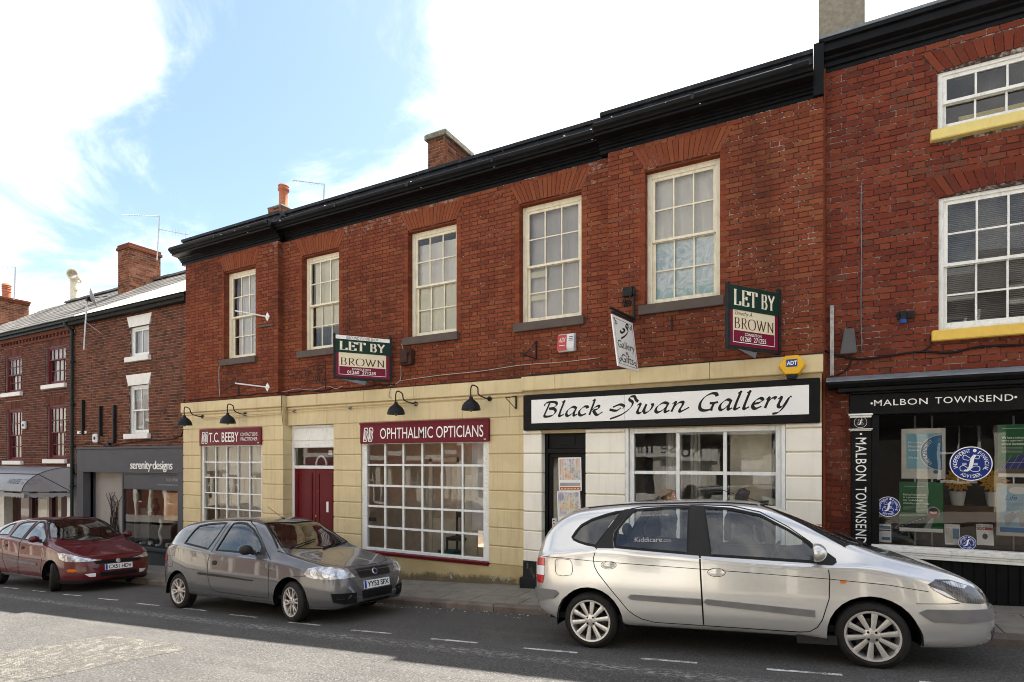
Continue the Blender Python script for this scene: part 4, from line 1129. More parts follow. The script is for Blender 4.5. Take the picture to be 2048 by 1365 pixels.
# ------------------------------------------------------------------ inside the shops
def zf_(x): return pave(x) + .1
room(main, XL + .32, S1G - .12, GB + .28, 15.69, -.75, 3.34, back=RW, mt=mat("shop_wall_beige", (.58, .50, .38), .9))
room(main, S1G - .1, D1 + .12, GC + .45, 15.69, -.4, 3.34, back=RW, mt=mat("hall_wall", (.45, .38, .3), .9))
room(main, D1 + .14, SGX + .08, GC + .28, 15.69, -.3, 3.34, back=RW, mt=mat("shop_wall_grey", (.58, .52, .43), .9))
room(main, SGX + .12, XR - .32, GB + .29, 13.2, .1, 3.34, mt=mat("gallery_wall", (.66, .60, .48), .9))
drape(main, "shop_curtain", TW0 + .1, TW1 - .25, .5, 2.62, GB + .42, fabric("faded_shop_curtain", (.42, .38, .32), (.60, .56, .50), (6, 1, .4)), .05, 4, .06)
# fittings behind the wide window: partition, panels leaning, strip blinds, boxes
def inside(name, boxes, mt, label, cat):
    m = MB()
    for b_ in boxes: m.box(*b_)
    return tag(m.build(name, mt, bevel=.006), label, cat)
M_DOORP = mat("cream_interior_door", (.55, .50, .40), .6)
xo = OW0
inside("partition_screen", [(xo + .95, xo + 1.05, 10.1, 10.15, 0, 2.3), (xo + .95, xo + 1.75, 10.1, 10.15, 2.2, 2.3), (xo + 1.68, xo + 1.78, 10.1, 10.15, 0, 2.3), (xo + 1.05, xo + 1.68, 10.11, 10.13, 0, 1.0)], M_DOORP, "cream framed partition screen inside the wide shop window", "partition")
inside("leaning_panel", [(xo + 2.05, xo + 2.4, 9.75, 9.79, .1, 1.95)], M_DOORP, "pale panel leaning against a chair inside the wide shop window", "panel")
inside("display_chair", [(xo + 1.75, xo + 2.15, 9.6, 10.0, .62, .68), (xo + 1.75, xo + 1.79, 9.6, 9.64, 0, .62), (xo + 2.11, xo + 2.15, 9.6, 9.64, 0, .62), (xo + 1.75, xo + 1.79, 9.96, 10.0, 0, 1.2), (xo + 2.11, xo + 2.15, 9.96, 10.0, 0, 1.2), (xo + 1.75, xo + 2.15, 9.97, 10.0, 1.05, 1.2)], mat("dark_chair_wood", (.05, .03, .02), .5), "dark wooden chair inside the wide shop window", "chair")
inside("storage_crate", [(xo + 1.62, xo + 2.0, 9.5, 9.8, 0, .42)], mat("teal_plastic", (.02, .13, .12), .5), "teal plastic crate on the floor inside the wide shop window", "crate")
bl = slats(None, "strip_blind", OW1 - .55, OW1 - .16, .9, 2.6, GC + .3, M_NET, .089, True, 50); tag(bl, "white vertical strip blinds gathered inside the wide shop window", "blind")
m = MB(); m.box(OW0 + .17, OW0 + .36, GC + .055, GC + .058, .98, 1.06); o = m.build("window_notice", M_BLK); tag(o, "small black notice stuck low inside the wide shop window", "notice")
# gallery: hanging textile panels and dark panels for an inner doorway
def hang(name, x0, x1, z0, z1, y, mt, label): tag(drape(None, name, x0, x1, z0, z1, y, mt, .02, 2), label, "banner")
M_CLOTH = fabric("grey_display_cloth", (.42, .40, .36), (.52, .50, .45), (3, 3, 2))
hang("display_banner", GW0 + .52, GW0 + .78, .5, 2.7, GB + .55, M_CLOTH, "narrow grey cloth banner hanging behind the first gallery pane")
hang("display_banner", GW0 + .9, GW0 + 1.05, .5, 2.72, GB + .6, M_CLOTH, "slim grey cloth banner hanging behind the middle gallery pane")
m = MB(); m.box(GW0 + 1.52, GW0 + 2.1, GB + .45, GB + .5, .45, 2.72); o = m.build("display_board", mat("cream_board", (.62, .56, .43), .8)); tag(o, "large cream display board behind the last gallery pane", "board")
m = MB(); m.box(GW0 + 1.1, GW0 + 1.5, GB + 1.2, GB + 1.25, .4, 2.5); m.box(GW0 + .05, GW0 + .5, GB + 1.0, GB + 1.05, .4, 2.75); m.box(GW1 - .25, GW1 - .1, GB + 1.2, GB + 1.25, .4, 2.75); o = m.build("dark_panels", M_ROOMD); tag(o, "dark upright panels standing inside the gallery window", "screen")
# ------------------------------------------------------------------ three-storey brick building at the right with the black shopfront
YM = 9.10
mal = empty("brick_building", (0, 0, 0), None, "taller red brick building with white pointing, yellow sills and a black shopfront", "building")
MX0, MX1 = XR + .03, 4.6
MBT = pz(1650, 147, YM)
Wm = [(px(1877, YM), px(1877, YM) + 1.42, pz(1880, 662, YM), pz(1877, 397, YM)), (px(1875, YM), px(1875, YM) + 1.42, pz(1880, 262, YM), pz(1875, 146, YM))]
SHZ = pz(1700, 752, YM)
def ah(w_): return arch_hole(w_[0], w_[1], w_[3], .3, .17)
holes = [rect_hole(w_[0], w_[1], w_[2] - .14, w_[3]) for w_ in Wm] + [ah(w_) for w_ in Wm]
PX0, PX1 = px(1702, YM - .12), px(1742, YM - .12)      # black pilaster
bz = pz(1700, 752, YM)
br = brick_rows(MX0 + .004, MX1, bz, MBT, YM, holes, True, .0835, .011, .24, .115, seed=9)
br += brick_rows(MX0 + .004, PX0 + .02, -.1, bz - .012, YM, [], True, .0835, .011, .24, .115, seed=11)
pieces(mal, "brick", "brickwork", M_BRICKM, br, 300)
m = MB(); hh = [(w_[0], w_[1], w_[2] - .14, w_[3]) for w_ in Wm] + [(PX0 + .02, MX1 + 1, -3, bz - .1)]
for c in cells(MX0, MX1, -.3, MBT + .02, hh): m.box(c[0], c[1], YM + .0105, YM + .3, c[2], c[3])
m.build("mortar_bed", M_MORTM, mal)
m = MB(); m.box(MX0, MX0 + .3, YM + .3, 15.5, -.5, 8.3); m.box(MX1 - .3, MX1, YM + .3, 15.5, -.5, 8.3); m.box(MX0 + .3, MX1 - .3, 15.2, 15.5, -.5, 8.3)
m.box(MX0 + .3, MX1 - .3, YM + .3, 15.2, 3.3, 3.42); m.box(MX0 + .3, MX1 - .3, YM + .3, 15.2, 6.0, 6.1); m.build("wall", M_BRICKM, mal, attr=True)
m = MB(); m.prism([(YM + .05, 8.05), (12.3, 8.5), (15.6, 8.0), (15.6, 7.9), (YM + .05, 7.9)], 'x', MX0, MX1); m.build("roof", M_LEAD, mal)
M_YEL = mat("yellow_sill_paint", (.72, .48, .10), .5, .06, 5, 70, .2, .003, dirt=.12, dirtcol=(.2, .12, .05))
M_YEL2 = mat("pale_yellow_sill_paint", (.70, .56, .20), .5, .06, 5, 70, .2, .003, dirt=.12, dirtcol=(.2, .14, .05))
M_DGL = M_GLASS
for i, w_ in enumerate(Wm):
    flat_arch(mal, w_[0], w_[1], w_[3], .3, YM, .17, 17, M_GAUGEM, rise=.05)
    m = MB(); m.box(w_[0] - .08, w_[1] + .08, YM - .09, YM + .2, w_[2] - .14, w_[2] - .004); m.build("window_sill", M_YEL if i == 0 else M_YEL2, mal, bevel=.012)
    wn = sash_window(mal, w_[0] + .003, w_[1] - .003, w_[2] - .003, w_[3] + .02, YM + .035, 4, 2 if i == 0 else 1, 2 if i == 0 else 1, M_WHITEM, frame=.055)
    if i == 0: slats(wn, "venetian_blind", w_[0] + .06, w_[1] - .06, w_[2], w_[3], YM + .17, fabric("grey_venetian_slats", (.40, .38, .35), (.46, .44, .41), (.5, .5, .5)), .03, False, 35)
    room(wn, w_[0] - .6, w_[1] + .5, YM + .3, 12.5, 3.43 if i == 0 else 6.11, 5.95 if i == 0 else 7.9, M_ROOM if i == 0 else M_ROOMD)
m = MB(); m.box(Wm[1][0] + .3, Wm[1][1], YM + .5, YM + .56, Wm[1][2] + .3, Wm[1][2] + .36); m.build("yellow_rail", M_YEL2, mal)
prof = [(0, MBT), (0, MBT + .05), (-.03, MBT + .06), (-.03, MBT + .12), (-.08, MBT + .14), (-.08, MBT + .17), (-.14, MBT + .19), (-.16, MBT + .2), (-.16, MBT + .3), (-.2, MBT + .31), (-.2, MBT + .36), (.1, MBT + .37), (.1, MBT)]
m = MB(); m.prism([(YM + a, z) for a, z in prof][::-1], 'x', XR - .05, MX1); m.build("cornice", M_BLACK, mal)
m = MB(); m.prism([(YM - .21, MBT + .362), (YM - .21, MBT + .40), (YM + .2, MBT + .52), (YM + .2, MBT + .362)][::-1], 'x', XR - .06, MX1); m.build("lead_capping", M_LEADG, mal)
# rendered chimney behind the parapet
YH = 10.2
m = MB(); cx0, cx1 = px(1637, YH), px(1637, YH) + .62; m.box(cx0, cx1, YH, YH + 2.2, 7.8, 10.6); m.build("chimney_stack", mat("grey_roughcast", (.24, .215, .165), .95, .2, 14, 70, .9, .012), mal)
# black timber shopfront
YF = YM - .12
zc0, zc1 = pz(1750, 769, YF - .16), pz(1750, 752, YM) - .1
zft, zfb = pz(1760, 795, YF), pz(1760, 820, YF)
sf = empty("shopfront", (0, 0, 0), mal); sf["label"] = "black timber shopfront with white stall riser moulding"
zg0 = pz(1900, 1098, YF); zgt = pz(1760, 822, YF)
m = MB()
m.prism([(YM, zc1 + .1), (YM, zc0 - .02), (YF - .12, zc0 - .02), (YF - .16, zc0 + .03), (YF - .16, zc0 + .06)][::-1], 'x', MX0 + .02, MX1)
zm0 = pz(1750, 782, YF - .1); zm1 = pz(1750, 788, YF)
m.box(MX0 + .14, MX1, YF - .1, YM + .05, zm0, zc0 - .022)
m.box(MX0 + .28, MX1, YF - .04, YM + .05, zm1, zm0)
m.box(PX0 - .02, MX1, YF, YM + .05, zfb - .06, zm1)
m.build("fascia", M_BLACK, sf, bevel=.006)
m = MB(); m.prism([(YF - .165, zc0 + .06), (YF - .165, zc0 + .075), (YM, zc1 + .115), (YM, zc1 + .1)][::-1], 'x', MX0, MX1); m.build("lead_flashing", M_LEADG, sf)
m = MB(); m.box(PX0, PX1, YF, YM + .1, .2, zfb - .06); m.build("pilaster", M_BLACK, sf, bevel=.005)
for zz, hh_ in ((pz(1720, 828, YF), .055), (pz(1720, 858, YF), .03)):
    m = MB(); m.box(PX0 - .03, PX1 + .02, YF - .05, YM, zz - hh_ * .45, zz); m.box(PX0 - .015, PX1 + .005, YF - .03, YM, zz - hh_, zz - hh_ * .45); m.build("capital", M_WHITEM, sf, bevel=.006)
GX0 = px(1758, YF + .05)
m = MB(); m.box(PX1 + .003, GX0, YF + .03, YM + .1, .2, zfb - .062); m.box(GX0, MX1, YF + .03, YM + .1, zgt - .0, zfb - .062); m.build("window_frame", M_BLACK, sf, bevel=.004)
m = MB(); m.quad((GX0, YF + .07, zg0 + .02), (MX1, YF + .07, zg0 + .02), (MX1, YF + .07, zgt), (GX0, YF + .07, zgt)); m.build("pane", glass("clean_shop_glass", (1, 1, 1), .8, 0., .003), sf)
m = MB()
for k, (a, b) in enumerate(((0, .045), (.045, .075), (.075, .12), (.12, .15))): m.box(PX1 + .003, MX1, YF - .06 + k % 2 * .012 + (.02 if k == 0 else 0), YM + .1, zg0 - .15 + a + .001, zg0 - .15 + b)
m.build("stall_riser_moulding", M_WHITEM, sf, bevel=.004)
m = MB(); m.box(PX1 + .003, MX1, YF + .02, YM + .1, .2, zg0 - .15); x = PX1 + .1
while x < MX1: m.box(x, x + .09, YF + .008, YF + .02, .3, zg0 - .17); x += .11
m.build("stall_riser", M_BLACK, sf)
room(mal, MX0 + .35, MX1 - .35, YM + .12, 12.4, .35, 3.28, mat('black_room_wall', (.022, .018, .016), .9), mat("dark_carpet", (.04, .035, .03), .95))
m = MB(); m.box(GX0, MX1, YF + .1, YM + .6, zg0 - .03, zg0 + .01); m.build("window_board", mat("brown_window_board", (.1, .06, .035), .6), sf)
m = MB(); m.box(GX0 + .6, MX1 - .5, 10.2, 10.7, .3, 1.6); o = m.build("oak_counter", mat("brown_counter", (.11, .055, .028), .5)); tag(o, "brown timber counter behind the black shop window display", "counter")
# white render strip with peeling edge and grey conduit at the joint of the two buildings
m = MB(); m.box(px(1660, YM - .03), px(1668, YM - .03), YM - .035, YM - .005, pz(1664, 752, YM), pz(1664, 612, YM)); o = m.build("timber_batten", mat("bleached_timber", (.36, .35, .33), .9, .3, 20, 60, .5, .004)); tag(o, "bleached grey timber batten beside the yellow-silled brick front", "batten")
# ------------------------------------------------------------------ lower brick buildings to the left
YL = 9.10
LX1, LXD, LX0 = XL + .0, px(150, YL), -30.0
EV = 6.50
lb = empty("brick_building", (0, 0, 0), None, "low brown brick building with white lintels above a slate grey shop", "building")
ll = empty("brick_building", (0, 0, 0), None, "dark brick building with maroon small-paned windows above a grey awning", "building")
M_LINT = mat("white_painted_stone", (.72, .70, .65), .6, .05, 6, 70, .2, .003, dirt=.15, dirtcol=(.4, .36, .3))
M_MARW = mat("maroon_window_paint", (.13, .028, .032), .5, .15, 8, 80, .2)
GT = 2.60
def wpx(x0, x1, ytop, ybot): xm_ = (x0 + x1) / 2; return (px(x0, YL), px(x1, YL), pz(xm_, ybot, YL), pz(xm_, ytop, YL))
wl = [wpx(260, 298, 652, 713), wpx(258, 297, 770, 868)]
wm_ = [wpx(10, 43, 712, 786), wpx(91, 131, 690, 769), wpx(13, 44, 818, 922), wpx(94, 131, 809, 919), wpx(-90, -60, 735, 805), wpx(-92, -62, 838, 935)]
hol = [rect_hole(*w_) for w_ in wl]
b1 = brick_rows(LXD + .004, LX1 - .004, GT, EV - .15, YL, hol + [rect_hole(w_[0] - .1, w_[1] + .1, w_[3], w_[3] + .3) for w_ in wl], False, .078, .012, .225, .105, seed=21)
pieces(lb, "brick", "brickwork", M_BROWN, b1, 300)
GT2 = pz(100, 928, YL)
hol2 = [rect_hole(*w_) for w_ in wm_] + [arch_hole(w_[0], w_[1], w_[3], .26, .12) for w_ in wm_]
b2 = brick_rows(LX0, LXD - .004, GT2 - .3, EV - .35, YL, hol2, True, .078, .011, .225, .105, seed=22)
pieces(ll, "brick", "brickwork", M_DARKB, b2, 300)
for par, x0, x1, ws, z0 in ((lb, LXD, LX1, wl, GT), (ll, LX0, LXD, wm_, GT2 - .3)):
    m = MB()
    for c in cells(x0, x1, z0, EV, ws): m.box(c[0], c[1], YL + .009, YL + .3, c[2], c[3])
    m.build("mortar_bed", M_MORTB, par)
    m = MB(); m.box(x0, x1, 14.8, 15.1, -3, EV); m.box(x0, x1, YL + .3, 14.8, 2.5, 2.6); m.box(x0, x0 + .2, YL + .3, 14.8, -3, EV); m.box(x1 - .2, x1 - .01, YL + .3, 14.8, -3, EV); m.build("wall", M_BROWN, par, attr=True)
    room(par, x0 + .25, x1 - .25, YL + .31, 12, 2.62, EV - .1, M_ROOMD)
for i, w_ in enumerate(wl):
    m = MB(); m.prism([(w_[0] - .02, w_[3]), (w_[1] + .02, w_[3]), (w_[1] + .14, w_[3] + .3), (w_[0] - .14, w_[3] + .3)], 'y', YL - .012, YL + .1); m.build("lintel", M_LINT, lb)
    m = MB(); m.box(w_[0] - .13, w_[1] + .1, YL - .09, YL + .1, w_[2] - .14, w_[2]); m.build("window_sill", M_LINT, lb, bevel=.008)
    wn = sash_window(lb, w_[0], w_[1], w_[2], w_[3], YL + .06, 2, 1 if i else 0, 1, M_WHITE, frame=.06)
    drape(wn, "net_curtain", w_[0] + .05, w_[1] - .05, w_[2], w_[3], YL + .2, M_NET, .02, 5)
m = MB()
for w_ in wm_:
    flat_arch(ll, w_[0], w_[1], w_[3], .26, YL, .12, 12, M_DARKB)
    s = MB(); s.box(w_[0] - .12, w_[1] + .1, YL - .09, YL + .1, w_[2] - .13, w_[2]); s.build("window_sill", M_LINT, ll, bevel=.008)
    tall = w_[3] - w_[2] > 1.25
    wn = sash_window(ll, w_[0], w_[1], w_[2], w_[3], YL + .05, 4 if not tall else 4, 2 if tall else 1, 2, M_MARW, frame=.07, upfrac=.5 if tall else .33, bar=.03)
    drape(wn, "curtain", w_[0] + .1, w_[1] - .1, w_[2], w_[3], YL + .24, M_SHEETW, .02, 3)
# toothed brick eaves course
m = MB(); x = LX0
while x < LXD - .1:
    m.av = random.random(); m.box(x, x + .105, YL - .05, YL + .02, EV - .35, EV - .275); x += .225
o = m.build("dentil_course", M_DARKB, ll, attr=True); o["kind"] = "stuff"
m = MB(); m.box(LX0, LXD, YL - .03, YL + .02, EV - .44, EV - .36); m.box(LX0, LXD, YL - .07, YL + .02, EV - .27, EV - .02); m.build("eaves_brickwork", M_DARKB, ll, attr=True)
# slate roof: every slate a piece
RY, RZ = 12.4, 0.0
zr = lambda x: pz(232, 583, RY)
RZ = pz(232, 583, RY)
def slatemat():
    t = NT("grey_slate"); oi = t.n("ShaderNodeObjectInfo").outputs["Random"]; p = t.pos()
    c = t.ramp(oi, [(0, (.075, .068, .062)), (.4, (.105, .096, .086)), (.8, (.135, .122, .108)), (1, (.17, .155, .138))])
    n = t.noise(p, 8, 5, .7); c = t.mix(t.range(n, .5, .75, 0, .6), c, (.05, .046, .04))
    t.bsdf(c, .75, 0, .3, 0, n, .5, .006); return t.m
M_SLATE = slatemat()
sl_len = math.hypot(RY - (YL - .15), RZ - EV); sdir = Vector((0, RY - (YL - .15), RZ - EV)).normalized(); sn = Vector((0, -sdir.z, sdir.y))
s = MB(); s.add([(-.5, 0, 0), (.5, 0, 0), (.5, 1, 0), (-.5, 1, 0), (-.5, 0, 1), (.5, 0, 1), (.5, 1, 1), (-.5, 1, 1)], [(0, 3, 2, 1), (4, 5, 6, 7), (0, 1, 5, 4), (1, 2, 6, 5), (2, 3, 7, 6), (3, 0, 4, 7)])
me_s = s.build("tmp_s", M_SLATE).data; bpy.data.objects.remove(bpy.data.objects["tmp_s"])
pitch = math.atan2(sdir.z, sdir.y)
sx1 = px(178, YL); nr = 11; cw = .62
deck = MB(); deck.prism([(YL - .15, EV - .03), (RY, RZ - .03), (15.1, EV), (15.1, EV - .2), (YL - .15, EV - .16)][::-1], 'x', LX0, LX1 - .01)
dk = deck.build("roof", M_LEAD, ll)
r = random.Random(8)
for j in range(nr):
    x = LX0 + (cw / 2 if j % 2 else 0); step = sl_len / nr
    while x < LX1 - .35:
        base = Vector((x + cw / 2, YL - .15, EV)) + sdir * (j * step) + sn * .012
        cut = x + cw / 2 > sx1 + j * .36          # right-hand end is covered by the rendered slope
        if not cut:
            inst("slate", me_s, dk, base, (cw - .012, step * 1.18, .013), (pitch - .028 + r.uniform(-.006, .006), 0, r.uniform(-.006, .006)))
        x += cw
x = LX0 + 2.0
while x < LX1 - 1.2:
    m = MB(); m.prism([(RY - .16, RZ - .02), (RY + .16, RZ - .02), (RY + .12, RZ + .07), (RY, RZ + .11), (RY - .12, RZ + .07)], 'x', 0, .44); m.build("ridge_tile", M_SLATE, dk, loc=(x, r.uniform(-.01, .01), r.uniform(-.01, .01))); x += .46
# cement-rendered slope beside the taller gable
M_REND = mat("cement_wash", (.62, .57, .46), .95, .1, 8, 70, .6, .012, dirt=.2, dirtcol=(.36, .31, .23))
m = MB(); a = Vector((sx1 - .5, YL - .16, EV + .03)); n = 10; v = []
for i in range(n + 1):
    t = i / n; x_ = lin(sx1 - .5, LX1 - .005, t); up = min(1.0, .02 + t * .98) * .72
    p0 = Vector((x_, YL - .16, EV + .035)); p1 = p0 + sdir * sl_len * up + sn * .03
    v += [p0 + sn * .02, p0.lerp(p1, .5) + sn * (.03 + .012 * math.sin(i * 2.1)), p1 + sn * .02]
m.add(v, [(3 * i + j, 3 * i + 3 + j, 3 * i + 4 + j, 3 * i + 1 + j) for i in range(n) for j in range(2)])
o = m.build("rendered_slope", M_REND, lb, smooth=True)
if o.data.polygons[0].normal.z < 0: o.data.flip_normals()
# boards, gutters, downpipes
m = MB(); m.box(LXD - .1, LX1 - .02, YL - .17, YL + .02, EV - .17, EV - .01); m.build("eaves_board", mat("black_eaves_board", (.022, .02, .018), .8, .3, 8), lb)
M_GUT = mat("dark_green_gutter", (.018, .026, .024), .45, .2)
def gutter(par, x0, x1): 
    m = MB(); m.lathe([(.062, 0), (.062, x1 - x0), (.052, x1 - x0), (.052, 0)], (x0, YL - .21, EV - .02), (1, 0, 0), 12, None, math.pi, 2 * math.pi); m.build("gutter", M_GUT, par, smooth=60.0)
gutter(lb, LXD, LX1 - .05); gutter(ll, LX0, LXD - .02)
m = MB(); xp = LXD - .02
m.tube(catmull([(xp - .12, YL - .2, EV - .06), (xp - .1, YL - .19, EV - .16), (xp, YL - .08, EV - .34), (xp, YL - .075, EV - .55)], 4) + [Vector((xp, YL - .075, pave(xp) + .02))], .045, 10)
for z in (5.2, 3.9, 2.62, 1.4): m.lathe([(.046, 0), (.06, .01), (.06, .07), (.046, .08)], (xp, YL - .075, z), (0, 0, 1), 12); m.box(xp - .09, xp + .09, YL - .02, YL - .002, z + .02, z + .05)
m.build("downpipe", M_GUT, ll, smooth=50.0)
# chimneys
YH2 = 11.4
chimney(lb, px(236, YH2), px(258, YH2), YH2, YH2 + 1.1, 6.6, pz(256, 497, YH2), M_LBRICK, M_LIME, [(.0, .1, .05), (.1, .2, .02)], M_LBRICK, 14)
YH3 = 12.2
st = chimney(ll, -34.6, px(31, YH3) if px(31, YH3) < -29 else px(8, YH3), YH3, YH3 + .6, 6.6, pz(10, 605, YH3), M_LBRICK, M_LIME, [(.0, .12, .05)], M_LBRICK, 15) if False else None
cx1 = px(8, YH3); chimney(ll, cx1 - .75, cx1, YH3 - .2, YH3 + .95, 6.4, pz(8, 598, YH3), M_LBRICK, M_LIME, [(-.1, .0, .04), (.0, .1, .06)], M_LBRICK, 16)
m = MB(); m.lathe([(.16, 0), (.16, .3), (.19, .32), (.16, .36), (.16, .42), (.19, .44), (.16, .48), (.19, .52), (.16, .56), (.19, .6), (.15, .68), (.08, .72), (0, .73)], (px(13, YH3 + .2), YH3 + .2, pz(8, 598, YH3) + .1), seg=18); m.build("chimney_pot", M_POT, ll, smooth=40.0)
# white metal flue with cowl on the ridge
YV = RY + .1; fx = px(149, YV); fz = pz(149, 608, YV)
m = MB(); m.box(fx - .25, fx + .3, YV - .15, YV + .3, fz - .4, fz + .06); m.build("flue_base", M_CAP, ll, bevel=.02)
m = MB(); m.lathe([(.15, 0), (.15, .9), (.17, .92), (.17, .98), (.14, 1.0)], (fx, YV, fz), seg=18); zt = fz + 1.02
m.lathe([(.21, -.3), (.21, .3), (.17, .3), (.17, -.3)], (fx + .02, YV - .02, zt + .12), (.75, -.6, .1), 18); m.box(fx - .2, fx - .14, YV - .05, YV + .05, fz + .55, fz + .68); m.box(fx + .14, fx + .2, YV - .05, YV + .05, fz + .55, fz + .66); m.build("flue_pipe", mat("cream_enamel_flue", (.66, .6, .48), .5), ll, smooth=40.0)

# ------------------------------------------------------------------ slate grey shopfront
YS = YL - .08
M_GREY = mat("slate_grey_render", (.085, .085, .092), .7, .06, 3, 60, .1, .003)
M_GREYD = mat("dark_grey_paint", (.05, .054, .058), .6, .08, 4)
M_GREYL = mat("pale_grey_render", (.30, .275, .255), .8, .06, 3)
gs = empty("shopfront", (0, 0, 0), lb); gs["label"] = "slate grey shopfront with recessed entrance and wide display window"
gx0, gx1 = px(154, YS), XL - .03
rx0, rx1 = px(166, YS), px(241, YS)       # recess
wx0, wx1 = px(241, YS), px(355, YS)
zb = pz(200, 945, YS); zs0, zs1 = pz(300, 978, YS), pz(300, 950, YS)
zw = pz(300, 1096, YS)
m = MB(); m.box(gx0, gx1, YS, YL + .2, zb, GT - .04); m.box(gx0 - .01, gx1 + .01, YS - .03, YL + .1, GT - .04, GT + .02); m.box(gx0, rx0, YS, YL + .2, -2.5, zb); m.box(wx1, gx1, YS, YL + .2, -2.5, zb); m.build("fascia", M_GREY, gs, bevel=.006)
m = MB(); m.box(wx0 + .06, wx1, YS + .05, YL + .2, zs0, zs1); m.box(wx0, wx0 + .06, YS + .03, YL + .3, -1.4, zb); m.box(wx0 + .06, wx1, YS + .03, YL + .1, zs1, zb); m.box(wx0 + .06, wx1, YS + .02, YL + .1, zs0 - .03, zs0); m.build("window_head", M_GREY, gs, bevel=.004)
m = MB(); m.box(wx0, wx1, YS + .02, YL + .4, -2.0, zw - .08); m.box(wx0 - .02, wx1, YS - .03, YL + .4, zw - .08, zw); m.build("stall_riser", M_GREYD, gs, bevel=.006)
m = MB(); m.quad((wx0 + .06, YS + .07, zw), (wx1, YS + .07, zw), (wx1, YS + .07, zs0 - .03), (wx0 + .06, YS + .07, zs0 - .03)); m.build("pane", glass("display_glass", (1, 1, 1), .6, 0., .003), gs)
RB = YS + .34
m = MB(); m.box(rx0 - .05, rx0, YS + .2, RB, -1.6, zb); m.build("recess_wall", M_GREYD, gs)
m = MB(); m.box(rx0, rx1 + .1, RB, RB + .1, -1.6, zb); m.build("recess_wall", M_GREYL, gs)
# twisted branches painted on the recess wall
m = MB(); r = random.Random(12)
def wallp(u, z): a_ = Vector((rx0, RB, 0)); b_ = Vector((rx1 + .1, RB, 0)); p_ = a_.lerp(b_, u); return Vector((p_.x, p_.y - .03, z))
for k in range(10):
    u = .5 + r.uniform(-.08, .08); z = -.7; pts = []
    for i in range(12):
        pts.append(wallp(u + .05 * math.sin(i * .9 + k), z)); z += r.uniform(.14, .24) * (1 if i < 9 else .5); u += r.uniform(-.03, .03) + (.02 if i > 8 and k % 2 else 0)
    m.tube(catmull(pts, 3), [lin(.02, .005, i / (len(catmull(pts, 3)) - 1)) for i in range(len(catmull(pts, 3)))], 5)
o = m.build("twisted_branches", mat("dark_willow", (.03, .022, .018), .8)); tag(o, "bundle of dark twisted willow stems in the grey shop entrance", "branches")
room(lb, wx0 - .1, gx1 - .1, YL + .41, 11.5, -1.4, zs0 + .3, mat("display_room", (.55, .42, .28), .9))
# display behind the grey shop window
m = MB(); m.box(wx0 + .2, wx0 + .9, YL + .35, YL + .36, zw, zw + 1.0); o = m.build("display_stand", mat("grey_glass_panel", (.12, .13, .13), .3)); tag(o, "grey display panel standing in the grey shop window", "stand")
for k in range(4):
    m = MB(); x_ = wx0 + .8 + k * .1; m.lathe([(.0, 0), (.045, 0), (.045, .9 - k % 2 * .15), (.0, .9 - k % 2 * .15)], (x_, YL + .3, zw), seg=12)
    o = m.build("display_column", mat("polished_black", (.01, .01, .01), .1)); tag(o, "%s polished black display column in the grey shop window" % ("first", "second", "third", "fourth")[k], "column", "black columns in the grey shop window")
m = MB()
m.tube(catmull([(wx0 + 1.35 + .05 * math.sin(t * 1.4), YL + .25, zw + .02 + t * .1) for t in range(8)], 4), .035, 8); o = m.build("twist_ornament", M_LET, smooth=True); tag(o, "white twisted ornament standing in the grey shop window", "ornament")
m = MB(); m.box(wx0 + 1.75, wx1 - .05, YL + .12, YL + .15, zw + .75, zs0 - .1); o = m.build("cream_poster_panel", mat("peach_panel", (.65, .42, .24), .7)); tag(o, "large peach picture panel hanging in the grey shop window", "picture")
r = random.Random(4)
for k in range(9):
    m = MB(); s_ = r.uniform(.04, .1); x_ = wx0 + .25 + k * .27 + r.uniform(-.05, .05); m.box(x_, x_ + s_ * 1.6, YL + .12 + r.uniform(0, .12), YL + .3, zw + .003, zw + s_)
    o = m.build("gift_box", M_LET if k % 3 else mat("polished_black", (.01, .01, .01), .1)); tag(o, "%s gift box from the entrance end of the grey shop window ledge, %s" % (("first", "second", "third", "fourth", "fifth", "sixth", "seventh", "eighth", "ninth")[k], "white" if k % 3 else "black"), "gift", "gifts along the grey shop window ledge")
m = MB(); m.ball((wx0 + 1.0, YL + .32, zw + 1.05), .13, .1, .14); m.tube([(wx0 + 1.0, YL + .32, zw + .85), (wx0 + 1.0, YL + .32, zw + 1.3)], .05, 8); o = m.build("bust_ornament", mat("dark_bronze", (.025, .02, .018), .3), smooth=True); tag(o, "dark bust ornament above the black columns in the grey shop window", "ornament")
# lettering of the grey shop
frs = Frame((0, YS, 0), (1, 0, 0), (0, 0, 1), (0, -1, 0))
sg = empty("shop_sign", (0, 0, 0), None, "thin white raised lettering on the slate grey fascia", "sign")
def raise_text(frame, poly, h0, h1, mt, parent, name="lettering"):
    m = MB(); frame.poly(m, poly, h1); o = m.build(name, mt, parent)
    bm = bmesh.new(); bm.from_mesh(o.data)
    res = bmesh.ops.extrude_face_region(bm, geom=bm.faces[:]); 
    for v_ in [g for g in res["geom"] if isinstance(g, bmesh.types.BMVert)]: v_.co -= frame.n * (h1 - h0)
    bmesh.ops.recalc_face_normals(bm, faces=bm.faces); bm.to_mesh(o.data); bm.free()
    return o
raise_text(frs, fit(text_poly("serenity·designs", 1, .92), px(262, YS), px(346, YS), pz(300, 944.5, YS), pz(300, 922, YS)), .003, .02, M_LET, sg)
m = MB(); fr2 = Frame((0, YS + .05, 0), (1, 0, 0), (0, 0, 1), (0, -1, 0)); fr2.poly(m, fit(text_poly("01260 297940", 1), px(329, YS), px(352, YS), pz(340, 963.5, YS), pz(340, 957.5, YS)), .003); fr2.poly(m, fit(text_poly("www.serenitydesigns.com", 1), px(310, YS), px(352, YS), pz(330, 973, YS), pz(330, 968, YS)), .003)
